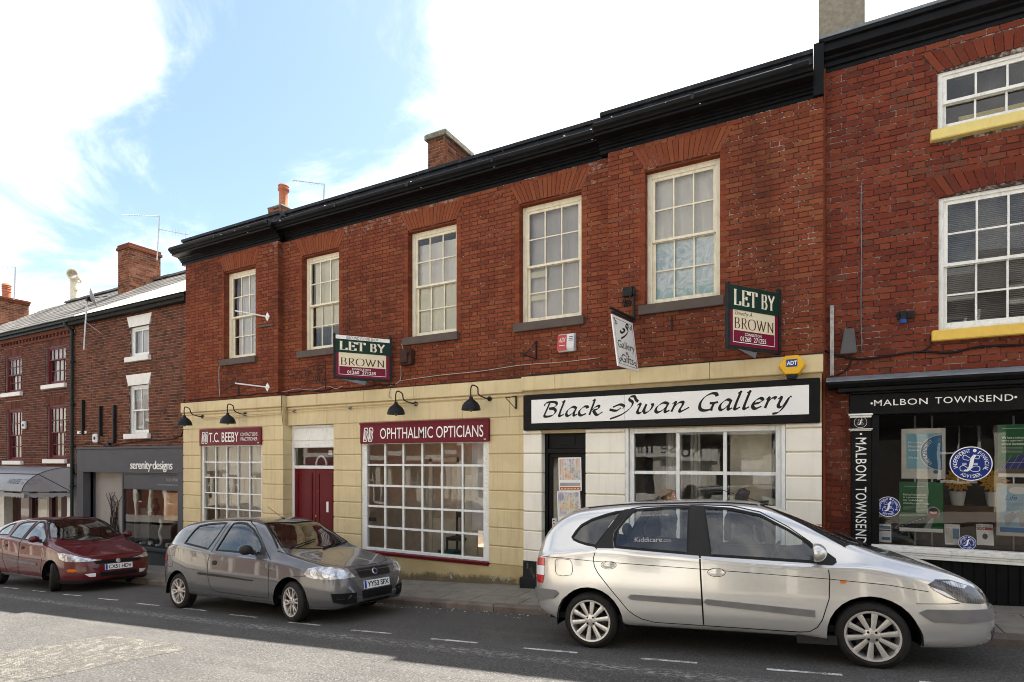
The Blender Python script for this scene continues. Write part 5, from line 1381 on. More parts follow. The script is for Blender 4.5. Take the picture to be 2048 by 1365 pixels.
m.build("small_lettering", mat("grey_lettering", (.28, .28, .28), .5), sg)

# ------------------------------------------------------------------ shop with the awning at the far left
m = MB(); m.box(LX0, LXD - .1, YL - .05, YL + .2, GT2 - .32, GT2 - .22); m.box(LX0, LXD - .06, YL - .06, YL + .2, -3, -2.2)
m.build("shop_beam", M_MARW, ll)
m = MB(); m.box(px(137, YL), px(143, YL), YL - .04, YL + .2, -2.6, GT2); m.build("white_pier", M_WHITE, ll); m = MB(); m.box(px(1, YL), px(11, YL), YL - .04, YL + .2, -2.6, GT2 - .3); m.build("white_pier", M_WHITE, ll)
m = MB(); m.box(px(124, YL), px(136, YL), YL - .02, YL + .2, -2.6, GT2 - .3); m.box(px(12, YL), px(34, YL), YL + .3, YL + .4, -2.6, GT2 - .3); m.box(px(58, YL), px(64, YL), YL, YL + .1, -2.6, GT2 - .3); m.box(px(98, YL), px(104, YL), YL, YL + .1, -2.6, GT2 - .3); m.build("shop_frame", mat("dark_maroon_frame", (.05, .012, .014), .5), ll)
m = MB(); m.quad((px(36, YL), YL + .08, -1.6), (px(124, YL), YL + .08, -1.6), (px(124, YL), YL + .08, GT2 - .3), (px(36, YL), YL + .08, GT2 - .3)); m.build("pane", M_GLASS, ll)
room(ll, LX0 + .3, LXD - .25, YL + .45, 12, -2.6, 2.45, mat("left_shop_wall", (.22, .17, .12), .9))
m = MB(); m.box(px(38, 9.5), px(58, 9.5), 9.5, 9.9, .55, 1.0); o = m.build("blue_box", mat("blue_plastic", (.02, .09, .3), .5)); tag(o, "blue box displayed inside the shop under the awning", "box")
m = MB(); m.box(px(112, 9.35), px(128, 9.35), 9.35, 9.6, -.15, .12); o = m.build("green_crate", mat("green_plastic", (.05, .42, .05), .5)); tag(o, "bright green tub in the shop window under the awning", "tub")
m = MB(); m.box(px(66, 9.3), px(96, 9.3), 9.28, 9.3, .25, .95); o = m.build("window_poster", mat("cream_notice", (.5, .45, .36), .6)); tag(o, "cream notice in the shop window under the awning", "notice")
def awningmat():
    t = NT("grey_awning_canvas"); p = t.pos(); n = t.noise(p, 2.2, 4)
    t.bsdf(t.mix(n, (.15, .155, .17), (.22, .225, .245)), .42, 0, .45, 0, n, .5, .04); return t.m
M_AWN = awningmat()
aw = empty("shop_awning", (0, 0, 0), None, "curved grey canvas awning over the far shop", "awning")
ax1 = px(145, YL - .05); zt_, zb_ = pz(120, 934, YL), pz(138, 990, YL - .6)
ax0 = -29.5; hip = .9; prj = .95
def aw_pt(u, s):                       # u along front 0..1 (left to right hip), s 0 top .. 1 bottom
    a = s * math.pi / 2 * .96
    return prj * math.sin(a) ** 1.0, lin(zt_, zb_, 1 - math.cos(a))
m = MB(); rows_ = 10; v = []
for j in range(rows_ + 1):
    d, z = aw_pt(0, j / rows_); ins = hip * (d / prj)
    v += [(ax0, YL - .02 - d, z), (ax1 - ins, YL - .02 - d, z + .015 * math.sin(j * .9)), (ax1, YL - .02, z)]
fs = []
for j in range(rows_):
    fs += [(3 * j, 3 * j + 3, 3 * j + 4, 3 * j + 1), (3 * j + 1, 3 * j + 4, 3 * j + 5, 3 * j + 2)]
m.add(v, fs); o = m.build("canopy", M_AWN, aw, smooth=40.0)
m = MB()
for j0 in (5, rows_):
    d, z = aw_pt(0, j0 / rows_); m.tube([(ax0, YL - .02 - d, z), (ax1 - hip * d / prj, YL - .02 - d, z), (ax1, YL - .02, zb_)], .012, 5)
for pts in [[(ax1 - hip * aw_pt(0, j / rows_)[0] / prj, YL - .02 - aw_pt(0, j / rows_)[0] - .004, aw_pt(0, j / rows_)[1]) for j in range(rows_ + 1)]]: m.tube(pts, .01, 5)
m.build("piping", M_IRON, aw)
m = MB(); x = ax0
while x < ax1 - hip:
    pts = [(x + .2 * i / 6, YL - .02 - prj, zb_ - .09 - .05 * math.sin(math.pi * i / 6)) for i in range(7)]; m.add([(x, YL - .02 - prj, zb_), (x + .2, YL - .02 - prj, zb_)] + pts[::-1], [tuple(range(9))]); x += .2
n = 6
for i in range(n):
    a_ = Vector((ax1 - hip, YL - .02 - prj, zb_)).lerp(Vector((ax1, YL - .02, zb_)), i / n); b_ = Vector((ax1 - hip, YL - .02 - prj, zb_)).lerp(Vector((ax1, YL - .02, zb_)), (i + 1) / n)
    pts = [a_.lerp(b_, k / 6) - Vector((0, 0, .09 + .05 * math.sin(math.pi * k / 6))) for k in range(7)]; m.add([a_, b_] + pts[::-1], [tuple(range(9))])
m.build("scalloped_valance", M_AWN, aw)
d0, z0 = aw_pt(0, .62); d1, z1 = aw_pt(0, .82)
Oa = Vector((0, YL - .02 - d1 - .012, z1)); va = Vector((0, d1 - d0, z0 - z1)); fra = Frame(Oa, (1, 0, 0), va, va.normalized().cross(Vector((1, 0, 0))) * -1)
if fra.n.y > 0: fra.n = -fra.n
m = MB(); H_ = va.length; YA = YL - d1
fra.poly(m, fit(text_poly("HOUSE", 1), px(16, YA), px(39, YA), .02, H_ * .8), .006); fra.poly(m, fit(text_poly("7 PARK LANE, CONGLETON", 1), px(43, YA), px(77, YA), H_ * .55, H_ * .8), .006); fra.poly(m, fit(text_poly("TEL. 01260 277710", 1), px(42, YA), px(75, YA), H_ * .05, H_ * .38), .006)
m.build("awning_lettering", mat("grey_awning_print", (.06, .062, .07), .6), aw)
# ------------------------------------------------------------------ the other side of the street (seen only as reflections and as bounced light)
YO = -2.35
def opposite(x0, x1, h, mt, label, wins, mtw=None, ground=None, arch=False):
    b = empty("street_building", (0, 0, 0), None, label, "building")
    zb = ax_(x0) - .8; zr_ = ax_((x0 + x1) / 2)
    ws = []; n = wins
    for fl in range(2):
        for i in range(n):
            xc = lin(x0, x1, (i + .5) / n); ws.append((xc - .5, xc + .5, zr_ + 1.0 + fl * 3.0, zr_ + 2.7 + fl * 3.0))
    m = MB()
    for c in cells(x0, x1, zb, zr_ + h, ws): m.box(c[0], c[1], YO - .3, YO, c[2], c[3])
    m.box(x0, x0 + .2, YO - 7, YO - .3, zb, zr_ + h); m.box(x1 - .2, x1, YO - 7, YO - .3, zb, zr_ + h); m.box(x0, x1, YO - 7.2, YO - 7, zb, zr_ + h)
    m.build("wall", mt, b)
    m = MB(); m.prism([(YO + .25, zr_ + h), (YO + .25, zr_ + h + .1), (YO - 3.6, zr_ + h + 2.0), (YO - 7.4, zr_ + h), ], 'x', x0, x1); m.build("roof", M_SLATE, b)
    m = MB(); m.box(x0, x1, YO, YO + .12, zr_ + 3.1, zr_ + 3.3); m.box(x0, x1, YO, YO + .2, zr_ + h - .2, zr_ + h - .02); m.build("string_course", M_LINT, b)
    m = MB(); npl = max(3, int((x1 - x0) / 1.6))
    for i in range(npl + 1):
        xp_ = lin(x0 + .2, x1 - .2, i / npl); m.box(xp_ - .13, xp_ + .13, YO, YO + .1, zb, zr_ + 2.62)
    m.build("pilasters", M_PALE, b)  # pilasters and fascia added to give streaks in the reflections
    m = MB(); m.box(x0 + .05, x1 - .05, YO + .1, YO + .2, zr_ + 2.62, zr_ + 3.08); m.build("shop_fascia", (M_PALE, M_BLACK, M_MAROON)[int(abs(x0)) % 3], b)
    for w_ in ws:
        f = MB(); a0, a1, b0, b1 = w_
        f.box(a0, a0 + .08, YO - .15, YO - .05, b0, b1); f.box(a1 - .08, a1, YO - .15, YO - .05, b0, b1); f.box(a0, a1, YO - .15, YO - .05, b1 - .08, b1); f.box(a0, a1, YO - .15, YO - .05, b0, b0 + .08); f.box(a0, a1, YO - .14, YO - .06, (b0 + b1) / 2 - .03, (b0 + b1) / 2 + .03); f.box((a0 + a1) / 2 - .02, (a0 + a1) / 2 + .02, YO - .14, YO - .06, b0, b1)
        wn = f.build("window", mtw or M_WHITE, b)
        p = MB(); p.quad((a0, YO - .1, b0), (a0, YO - .1, b1), (a1, YO - .1, b1), (a1, YO - .1, b0)); p.build("pane", M_DARKGL, wn)
    return b
M_DARKGL = mat("dark_window", (.02, .022, .025), .08, .1, 3)
M_STUC = mat("cream_stucco", (.72, .66, .54), .85, .08, 2, 40, .3, .006)
M_STUCW = mat("white_stucco", (.8, .78, .73), .85, .06, 2, 40, .3, .006)
M_PALE = mat('pale_sandstone', (.7, .66, .56), .85)
M_DARKST = mat('sooty_stone', (.05, .046, .04), .9, .15, 3)
M_OBR = brickmat("opposite_brick", RED, .3)
opposite(-46, -33, 6.0, M_DARKB, "brick house row on the opposite side, farthest down the street", 4)
opposite(-33, -23, 6.4, M_STUC, "cream stucco house on the opposite side of the street", 3)
opposite(-23, -14, 6.0, M_DARKB, "red brick house on the opposite side of the street", 3)
opposite(-14, -7.2, 6.6, M_STUC, "cream stucco inn building on the opposite side of the street", 3)
pub = opposite(-7.2, -1.2, 6.2, M_STUCW, "white stucco inn with a name board on the opposite side", 2, M_IRON)
opposite(-1.2, 8, 6.3, M_DARKST, "sooty stone house behind the viewpoint on the opposite side", 3)
opposite(8, 20, 6.5, M_STUC, "cream stucco house up the street on the opposite side", 4)
sgn = empty("inn_sign", (0, 0, 0), None, "white inn name board with black lettering on the opposite side", "sign")
m = MB(); m.box(-6.4, -3.2, YO + .13, YO + .18, 2.28, 2.95); m.build("board", M_LET, sgn)
frn = Frame((-3.5, YO + .18, 0), (-1, 0, 0), (0, 0, 1), (0, 1, 0)); m = MB(); frn.poly(m, fit(text_poly("Rose Inn", 1), .2, 2.5, 2.42, 2.84), .004); m.build("lettering", M_BLK, sgn)
# ------------------------------------------------------------------ signs on the main front
def fsign(name, x0, x1, z0, z1, Y, th, mt, label, cat="sign", bev=.004):
    o = empty(name, (0, 0, 0), None, label, cat)
    m = MB(); m.box(x0, x1, Y, Y + th, z0, z1); m.build("board", mt, o, bevel=bev)
    return o, Frame((x0, Y, z0), (1, 0, 0), (0, 0, 1), (0, -1, 0))
def bb(x, y, w_, h):   # pair of slanted outline Bs
    res = []
    for k in range(2):
        d = x + k * w_ * .52; s = .42 * w_
        o_ = [(d, y), (d + .12 * w_, y + h), (d + .12 * w_ + s * .7, y + h), (d + s + .06 * w_, y + h * .8), (d + .06 * w_ + s * .72, y + h * .52), (d + s, y + h * .3), (d + s * .78, y), (d, y)]
        for a, b in zip(o_, o_[1:]): res.append([a, b])
        res.append([(d + .1 * w_, y + h * .14), (d + .2 * w_, y + h * .86)]); res.append([(d + .24 * w_, y + h * .12), (d + .3 * w_, y + h * .8)])
    return res
# left bay sign
sY = GB - .05
s1, f1 = fsign("shop_sign", px(398.5, sY), px(521, sY), 2.6, 3.0, sY, .06, M_MAROON, "maroon sign with white lettering over the narrower small-paned window")
W1 = px(521, sY) - px(398.5, sY)
m = MB(); jitter_layers(m, f1, pen(bb(W1 * .045, .055, W1 * .11, .27), .0, 0, .018), .002)
f1.poly(m, fit(text_poly("T.C. BEEBY", 1, 1.02, 0, .006), W1 * .17, W1 * .66, .075, .31), .003)
f1.poly(m, fit(text_poly("CONTACT LENS", 1, .95), W1 * .69, W1 * .955, .205, .285), .003); f1.poly(m, fit(text_poly("PRACTITIONER", 1, .95), W1 * .695, W1 * .955, .095, .175), .003); f1.rect(m, W1 * .955, W1 * .975, .03, .05, .003)
m.build("lettering", M_LET, s1)
oY = GC - .06
s2, f2 = fsign("shop_sign", px(720, oY), px(977, oY), 2.585, 2.99, oY, .07, M_MAROON, "long maroon sign with white lettering over the wide small-paned window")
W2 = px(977, oY) - px(720, oY)
m = MB(); jitter_layers(m, f2, pen(bb(W2 * .03, .045, W2 * .085, .27), .0, 0, .018), .002)
f2.poly(m, fit(text_poly("OPHTHALMIC OPTICIANS", 1, 1.0, 0, .003), W2 * .175, W2 * .965, .085, .305), .003); f2.rect(m, W2 * .968, W2 * .983, .035, .05, .003)
m.build("lettering", M_LET, s2)
m = MB(); f2.slab(m, -.01, W2 + .01, .392, .42, -.03, .015); m.build("top_edge", M_MAROON, s2)
# gallery fascia
gY = GB - .075
s3, f3 = fsign("gallery_sign", px(1046, gY), px(1640, gY), 2.755, 3.365, gY, .09, M_BLACK, "long black fascia with white panel and flowing black gallery lettering", bev=.012)
m = MB(); xa, xb = px(1063.5, gY), px(1618, gY); f4 = Frame((xa, gY - .012, 2.872), (1, 0, 0), (0, 0, 1), (0, -1, 0)); W3 = xb - xa; H3 = .40
f4.slab(m, 0, W3 * .388, 0, H3, -.01, 0); f4.slab(m, W3 * .389, W3, 0, H3, -.01, 0); m.build("white_panel", mat("white_sign_panel", (.78, .77, .74), .35, .03, 3, 60, .03), s3)
m = MB(); c7 = lambda x, y: ((px(1020 + x / 3.103, gY - .012) - xa), pz(1020 + x / 3.103, 680 + y / 3.103, gY - .012) - 2.872)
def word(txt, xa_, xb_, base, nib):
    st_, x_ = script(txt, 1.0); P_ = [p for s in st_ for p in s]
    a0 = min(p[0] for p in P_); a1 = max(p[0] for p in P_); sx = (xb_ - xa_) / (a1 - a0)
    return [[(xa_ + (p[0] - a0) * sx, base + p[1] * .142) for p in s] for s in st_]
e1, e2 = c7(208, 0)[0], c7(575, 0)[0]; w1, w2_ = c7(790, 0)[0], c7(1112, 0)[0]; g1, g2 = c7(1180, 0)[0], c7(1748, 0)[0]
base = .105
for st_ in (word("Black", e1, e2, base, 0), word("wan", w1, w2_, base, 0), word("Gallery", g1, g2, base, 0)):
    jitter_layers(m, f4, pen(st_, .046, 38, .009), .002)
sw = [[c7(620, 492), c7(690, 465), c7(745, 425), c7(762, 390), c7(742, 372), c7(748, 355), c7(772, 352), c7(782, 372), c7(796, 384)], [c7(618, 434), c7(660, 440), c7(690, 422)], [c7(640, 418), c7(682, 402), c7(708, 412), c7(700, 428)]]
jitter_layers(m, f4, pen(sw, .04, 45, .008), .002)
m.build("lettering", M_BLK, s3)
m = MB(); r = random.Random(2)
for i in range(14):
    for b_ in (.015, .385): f4.disc(m, W3 * (i + .3) / 14, b_, .006, .006, .003, None, 8)
m.build("screw_heads", M_STEEL, s3)["kind"] = "stuff"
# estate agents' V boards
M_GRN = mat("dark_green_board", (.004, .028, .018), .4, .06, 4, 60, .05); M_CRM = mat("cream_board_print", (.72, .65, .46), .4, .03, 4, 60, .03); M_CRIM = mat("crimson_board_print", (.17, .006, .03), .4, .05, 4, 60, .03); M_LCR = mat("cream_lettering", (.75, .70, .55), .5)
M_DKR = mat("dark_red_lettering", (.08, .012, .014), .5)
def let_board(Pl, Pr, H, label, shopstrip):
    o = empty("letting_board", (0, 0, 0), None, label, "letting board", "letting boards on the brick front")
    Pl, Pr = Vector(Pl), Vector(Pr); u = Pr - Pl; u.z = 0; W = u.length; u.normalize(); n = Vector((u.y, -u.x, 0))
    if n.y > 0: n = -n
    fr = Frame(Pl, u, (0, 0, 1), n)
    m = MB(); fr.slab(m, 0, W, 0, H, -.02, 0); m.build("board", M_IRON, o)
    m = MB(); fr.slab(m, -.04, 0, -.05, H + .03, -.04, .015); fr.slab(m, W, W + .05, -.05, H + .07, -.04, .015); fr.slab(m, 0, W, -.05, 0, -.04, .012); m.build("post_frame", M_IRON, o)
    m = MB(); w_ = Vector((Pl.x - .02, Pr.y + .08, Pl.z)); m.add([Pl + Vector((.1, .05, -.055)), Pl.lerp(Pr, .55) + Vector((0, .02, -.055)), Pl.lerp(Pr, .52) + Vector((0, .02, -.14)), Pl.lerp(Pr, .5) + Vector((0, .16, -.056))], [(0, 1, 2), (0, 3, 1), (0, 2, 3), (1, 3, 2)]); m.build("bracket_plate", M_LEADG, o)
    m = MB()
    for z_ in (.08, H - .08): m.bar(Pl.lerp(Pr, .06) + Vector((0, .03, z_)), Vector((Pl.x + .02, Pr.y + .12, Pl.z + z_)), .035, .035)
    m.build("stay", M_IRON, o)
    top = .075 * H if shopstrip else 0; g0 = .60 * H; c0 = .26 * H
    m = MB(); fr.slab(m, -.005, W + .005, g0, H - top, 0, .012); m.build("green_panel", M_GRN, o)
    m = MB(); fr.rect(m, .06, W - .07, c0, g0, .003); m.build("cream_panel", M_CRM, o)
    m = MB(); fr.rect(m, .0, W, .0, c0, .002); fr.rect(m, 0, .06, c0, g0, .002); fr.rect(m, W - .07, W, c0, g0, .002); m.build("crimson_panel", M_CRIM, o)
    m = MB()
    for a0, a1, b0, b1 in ((.06, W - .07, .045, .053), (.06, .068, .045, c0), (W - .078, W - .07, .045, c0)): fr.rect(m, a0, a1, b0, b1, .005)
    fr.poly(m, fit(text_poly("CONGLETON", 1, 1.05, 0, .01), W * .3, W * .64, c0 * .70, c0 * .88), .005); fr.poly(m, fit(text_poly("01260  271255", 1, 1.0, 0, .012), W * .21, W * .74, c0 * .33, c0 * .64), .005)
    m.build("small_lettering", M_LET, o)
    m = MB(); h_ = H - top - g0
    jitter_layers(m, fr, fit(roman("LET", .19, .05), W * .07, W * .55, g0 + h_ * .18, g0 + h_ * .84), .0135); m.build("lettering", M_LCR, o); m = MB(); jitter_layers(m, fr, fit(roman("BY", .19, .05), W * .63, W * .91, g0 + h_ * .18, g0 + h_ * .84), .0135); m.build("lettering", M_LCR, o)
    m = MB(); jitter_layers(m, fr, fit(roman("BROWN", .11, .028, .06), W * .09, W * .90, c0 + .03 * H, c0 + .215 * H), .005)
    if not shopstrip: fr.poly(m, fit(text_poly("Timothy A.", 1, 1.0, .4), W * .1, W * .46, c0 + .235 * H, c0 + .32 * H), .005)
    m.build("name_lettering", M_DKR, o)
    if shopstrip:
        m = MB(); fr.slab(m, -.005, W + .005, H - top, H + .012, 0, .012); m.build("strip", M_LET, o)
        m = MB(); fr.poly(m, fit(text_poly("GROUND FLOOR SHOP", 1, 1.05, .15), W * .19, W * .78, H - top + .008, H + .002), .0145); m.build("hand_lettering", M_BLK, o)
    return o
Yl = 8.08; let_board((px(1459, Yl), Yl, pz(1459, 690, Yl)), (px(1556, 8.86), 8.86, pz(1459, 690, Yl)), pz(1459, 569, Yl) - pz(1459, 690, Yl), "letting board beside the tallest window, with cream centre and no top strip", False)
Yl = 8.12; let_board((px(671, Yl), Yl, pz(671, 753, Yl)), (px(779, 8.98), 8.98, pz(671, 753, Yl)), pz(671, 671, Yl) - pz(671, 753, Yl), "letting board with a white hand-lettered strip along its top edge", True)
# hanging sign on its scroll bracket
hs = empty("hanging_sign", (0, 0, 0), None, "white hanging gallery sign with black swan line drawing on a bracket", "sign")
A = at(1223.7, 628, 8.1); B = at(1265, 646.5, 8.82); D = at(1236.6, 731.5, 8.1); u = (B - A); u.z = 0; v = (A - D)
Wd = u.length; Hd = v.length; nrm = u.normalized().cross(v.normalized())
if nrm.x < 0: nrm = -nrm
fh = Frame(D, u, v, nrm)
m = MB(); fh.slab(m, 0, Wd, 0, Hd, -.02, 0); m.build("board", M_LET, hs)
m = MB(); ink = .003
for a0, a1, b0, b1 in ((.04, Wd - .04, .04, .046), (.04, Wd - .04, Hd - .046, Hd - .04), (.04, .046, .04, Hd - .04), (Wd - .046, Wd - .04, .04, Hd - .04)): fh.rect(m, a0, a1, b0, b1, .001)
for ca, cb, sa, sb in ((.1, .1, 1, 1), (Wd - .1, .1, -1, 1), (.1, Hd - .1, 1, -1), (Wd - .1, Hd - .1, -1, -1)):
    jitter_layers(m, fh, pen([[(ca + sa * .045 * math.cos(t) * (1 - t / 9), cb + sb * .035 * math.sin(t) * (1 - t / 9)) for t in [i * .7 for i in range(10)]], [(ca - sa * .06, cb - sb * .06), (ca - sa * .02, cb - sb * .02)]], .012, 30, .008), ink)
g6 = lambda x, y: (((x - 230) * 705 - (y - 465) * 88) / 187810 * Wd, Hd * (1 - (282 * (y - 465) - 125 * (x - 230)) / 187810))
jitter_layers(m, fh, pen([[g6(352, 806), g6(400, 775), g6(440, 725), g6(440, 680), g6(415, 640), g6(420, 612), g6(440, 615), g6(448, 660)], [g6(335, 700), g6(360, 725), g6(392, 710), g6(400, 690), g6(370, 672)]], .035, 45, .012), ink)
fh.poly(m, fit(text_poly("Gallery", 1, 1.0, .1), Wd * .1, Wd * .92, Hd * .33, Hd * .53), ink); fh.poly(m, fit(text_poly("&", 1), Wd * .43, Wd * .58, Hd * .27, Hd * .335), ink); fh.poly(m, fit(text_poly("Gifts", 1, 1.0, .1), Wd * .2, Wd * .78, Hd * .1, Hd * .265), ink)
m.build("lettering", M_BLK, hs)
m = MB(); a = at(1220, 615, 8.08); b = at(1267, 638, 8.86); m.bar(a, b, .025, .03); m.bar(A + Vector((0, 0, .03)), B + Vector((0, 0, .03)), .025, .03)
wp = at(1268, 645, 8.9); m.bar(wp, wp + Vector((0, 0, .56)), .05, .03); m.box(wp.x - .17, wp.x - .02, 8.86, 8.95, wp.z + .42, wp.z + .56)
sc = [Vector((wp.x, 8.86 - t * .55, wp.z + .42 - t * .28 + .06 * math.sin(t * 9))) for t in [i / 12 for i in range(13)]]; m.tube(sc, .014, 6)
for c_, r_ in ((.25, .05), (.5, .07), (.75, .05)):
    cc = Vector((wp.x, 8.86 - c_ * .6, wp.z + .3 - c_ * .2)); m.tube([cc + Vector((0, math.cos(t) * r_ * (1 - t / 10), math.sin(t) * r_ * (1 - t / 10))) for t in [i * .5 for i in range(16)]], .009, 5)
for p_ in (.18, .85): m.tube([a.lerp(b, p_), A.lerp(B, p_) + Vector((0, 0, .0))], .008, 5)
m.build("bracket", M_IRON, hs)
# swan-neck lamps
def swan_lamp(x, y, bx, by, Y, label):
    o = empty("wall_lamp", (0, 0, 0), None, label, "lamp", "swan-neck lamps over the shop signs")
    hd = at(x, y, Y - .42); base_ = at(bx, by, Y)
    m = MB(); m.tube(catmull([(base_.x, Y, base_.z), (base_.x - .05, Y - .1, base_.z + .01), (lin(base_.x, hd.x, .6), Y - .26, base_.z + .06), (hd.x + .1, Y - .36, hd.z + .34), (hd.x + .03, Y - .42, hd.z + .38), (hd.x, Y - .43, hd.z + .3), (hd.x, Y - .42, hd.z + .12)], 5), .012, 8)
    m.lathe([(.0, 0), (.045, 0), (.045, .025), (.02, .04)], base_, (0, -1, 0), 14); m.build("swan_neck", M_IRON, o, smooth=50.0)
    m = MB(); m.lathe([(.03, .18), (.036, .14), (.07, .115), (.12, .075), (.155, .02), (.17, -.045), (.172, -.06), (.16, -.06), (.1, .03), (.03, .09)], hd, (0, 0, 1), 22); m.build("lamp_shade", mat("dark_grey_enamel", (.012, .0125, .014), .45, .15), o, smooth=50.0)
    m = MB(); m.ball(hd + Vector((0, 0, -.03)), .045, .045, .06, 12, 8); m.build("bulb", mat("frosted_bulb", (.12, .12, .12), .2), o, smooth=True)
swan_lamp(369, 846, 406, 834, GB, "black swan-neck lamp at the corner beside the slate grey shop")
swan_lamp(455.5, 842, 491, 829, GB, "black swan-neck lamp over the narrower maroon sign")
swan_lamp(792, 823, 832, 808, GC, "black swan-neck lamp over the start of the long maroon sign")
swan_lamp(942, 814, 980, 798, GC, "black swan-neck lamp over the end of the long maroon sign")
def solo(name, mb, mt, label, cat, group=None, **k): return tag(mb.build(name, mt, None, **k), label, cat, group)
# conduit with junction boxes
m = MB(); m.tube([at(406, 835, GB - .03), at(560, 825.5, GB - .03)], .009, 6); m.tube([at(570, 825, GC - .03), at(835, 808.5, GC - .03)], .009, 6); m.tube([at(406, 838, GB - .03), at(560, 828.5, GB - .03)], .009, 6)
solo("conduit", m, M_CREAM, "ochre painted conduit running along under the band", "conduit")
for x, y, Y, w_ in ((589, 823, GC, "beside the maroon door"), (701, 816.5, GC, "between the maroon door and the wide window")):
    m = MB(); c_ = at(x, y, Y - .03); m.ball(c_, .03, .03, .035, 10, 8); m.tube([c_, c_ + Vector((0, -.06, -.01))], .015, 6); solo("junction_box", m, M_LEADG, "small grey junction box on the conduit " + w_, "junction box", "junction boxes on the conduit", smooth=True)
# wall arms with diamond plates
for x, y, ex, ey, w_ in ((535, 634, 470, 622, "upper"), (535, 775, 470, 767, "lower")):
    o = empty("pole_socket", (0, 0, 0), None, "%s white arm on a diamond wall plate beside the end window" % w_, "pole socket", "white wall arms")
    c_ = at(x, y, YB - .01); m = MB(); m.prism([(c_.x - .07, c_.z), (c_.x, c_.z - .1), (c_.x + .07, c_.z), (c_.x, c_.z + .1)], 'y', YB - .02, YB - .002); m.build("diamond_plate", M_LET, o)
    e = at(ex, ey, YB - .55); m = MB(); m.tube([c_, e], .016, 8); m.ball(c_ + Vector((0, -.015, 0)), .03, .02, .03, 10, 8); m.build("arm", M_LET, o)
m = MB(); m.box(px(519, YB), px(548, YB), YB - .03, YB - .002, pz(533, 654, YB), pz(533, 650, YB)); solo("timber_strip", m, M_SILL, "short brown timber strip under the upper white arm", "strip")
# alarm boxes
o = empty("alarm_box", (0, 0, 0), None, "white alarm box with a red front panel under the blind-hung window", "alarm box")
c_ = at(1121, 712, YC); wA, hA = px(1153, YC) - px(1121, YC), .36
m = MB(); m.prism([(YC, c_.z + .05), (YC, c_.z + hA), (YC - .1, c_.z + hA - .02), (YC - .13, c_.z + .1), (YC - .1, c_.z + .04)][::-1], 'x', c_.x, c_.x + wA); m.build("housing", mat("white_plastic", (.66, .65, .64), .4), o, bevel=.01)
f_ = Frame((c_.x, YC - .128, c_.z + .1), (1, 0, 0), (0, .03, hA - .12), (0, -1, .1)); m = MB(); f_.slab(m, -.004, wA * .55, -.04, hA - .13, 0, .006); m.build("red_panel", mat("red_plastic", (.45, .07, .07), .4), o)
m = MB(); f_.poly(m, fit(text_poly("ADI", 1, 1, .4), .02, wA * .48, .1, .18), .008); f_.rect(m, .03, wA * .45, .04, .05, .008)
for k in range(3): f_.rect(m, wA * .68, wA * .92, .12 + k * .03, .132 + k * .03, .004, 1)
m.build("print", [M_LET, M_BLK], o)
o = empty("alarm_box", (0, 0, 0), None, "yellow hexagonal alarm box with a blue label at the end of the band", "alarm box")
c_ = at(1584, 731, GB - .1); hx = [(c_.x + .165 * math.cos(R(a)) * (1.0), c_.z + .13 * math.sin(R(a)) * 1.12) for a in (0, 60, 120, 180, 240, 300)]; hb = [(c_.x + (p[0] - c_.x) * 1.06, c_.z + (p[1] - c_.z) * 1.06 - .012) for p in hx]
m = MB(); m.add([(p[0], GB - .17, p[1]) for p in hx] + [(p[0], GB - .05, p[1]) for p in hb], [tuple(reversed(range(6)))] + [(i, (i + 1) % 6, 6 + (i + 1) % 6, 6 + i) for i in range(6)]); m.build("housing", mat("yellow_plastic", (.72, .42, .03), .35, .04), o, bevel=.008)
f_ = Frame((c_.x, GB - .172, c_.z), (1, 0, 0), (0, 0, 1), (0, -1, 0)); m = MB(); f_.rect(m, -.068, .068, -.03, .072, .002); m.build("blue_label", mat("blue_label", (.02, .05, .22), .4), o)
m = MB(); f_.poly(m, fit(text_poly("ADT", 1, 1.0, 0, .03), -.06, .064, -.008, .05), .004); m.build("lettering", M_LET, o)
m = MB(); m.prism([(c_.x - .075, c_.z - .14), (c_.x + .075, c_.z - .14), (c_.x + .06, c_.z - .18), (c_.x - .06, c_.z - .18)], 'y', GB - .15, GB - .05); m.build("strobe", mat("dark_blue_lens", (.01, .015, .05), .15), o)
# ironwork and oddments on the brick
def scroll(m, c, r_, turns=1.6, wd=.008, fl=1):
    m.tube([Vector((c[0] + fl * math.cos(t) * r_ * (1 - t / (turns * 7.2)), c[1], c[2] + math.sin(t) * r_ * (1 - t / (turns * 7.2)))) for t in [i * .45 for i in range(int(turns * 14))]], wd, 5)
m = MB(); p0, p1, p2 = at(579, 753, YC - .05), at(651, 722, YC - .05), at(651, 780, YC - .05)
for a_, b_ in ((p0, p1), (p1, p2), (p0, at(651, 767, YC - .05))): m.bar(a_, b_, .012, .012)
for x, y, r_ in ((640, 740, .12), (632, 757, .1), (615, 748, .09), (643, 762, .09)): c_ = at(x, y, YC - .05); scroll(m, c_, r_)
solo("iron_bracket", m, M_IRON, "triangular wrought iron scroll bracket beside the hand-lettered letting board", "bracket", "iron brackets on the brick front")
m = MB(); a_, b_, e_ = at(1072, 682, YC - .02), at(1072, 718, YC - .02), at(1048, 710, YC - .3)
m.bar(a_, b_, .025, .02); m.bar(b_, e_, .014, .014); m.tube(catmull([a_ + Vector((0, 0, -.02)), a_.lerp(e_, .5) + Vector((0, 0, -.03)), e_], 5), .007, 5); scroll(m, e_, .03); solo("iron_bracket", m, M_IRON, "small iron bracket under the sill of the blind-hung window", "bracket", "iron brackets on the brick front")
m = MB(); a_, b_, e_ = at(1032, 793, GC - .02), at(1032, 818, GC - .02), at(1011, 796, GC - .3)
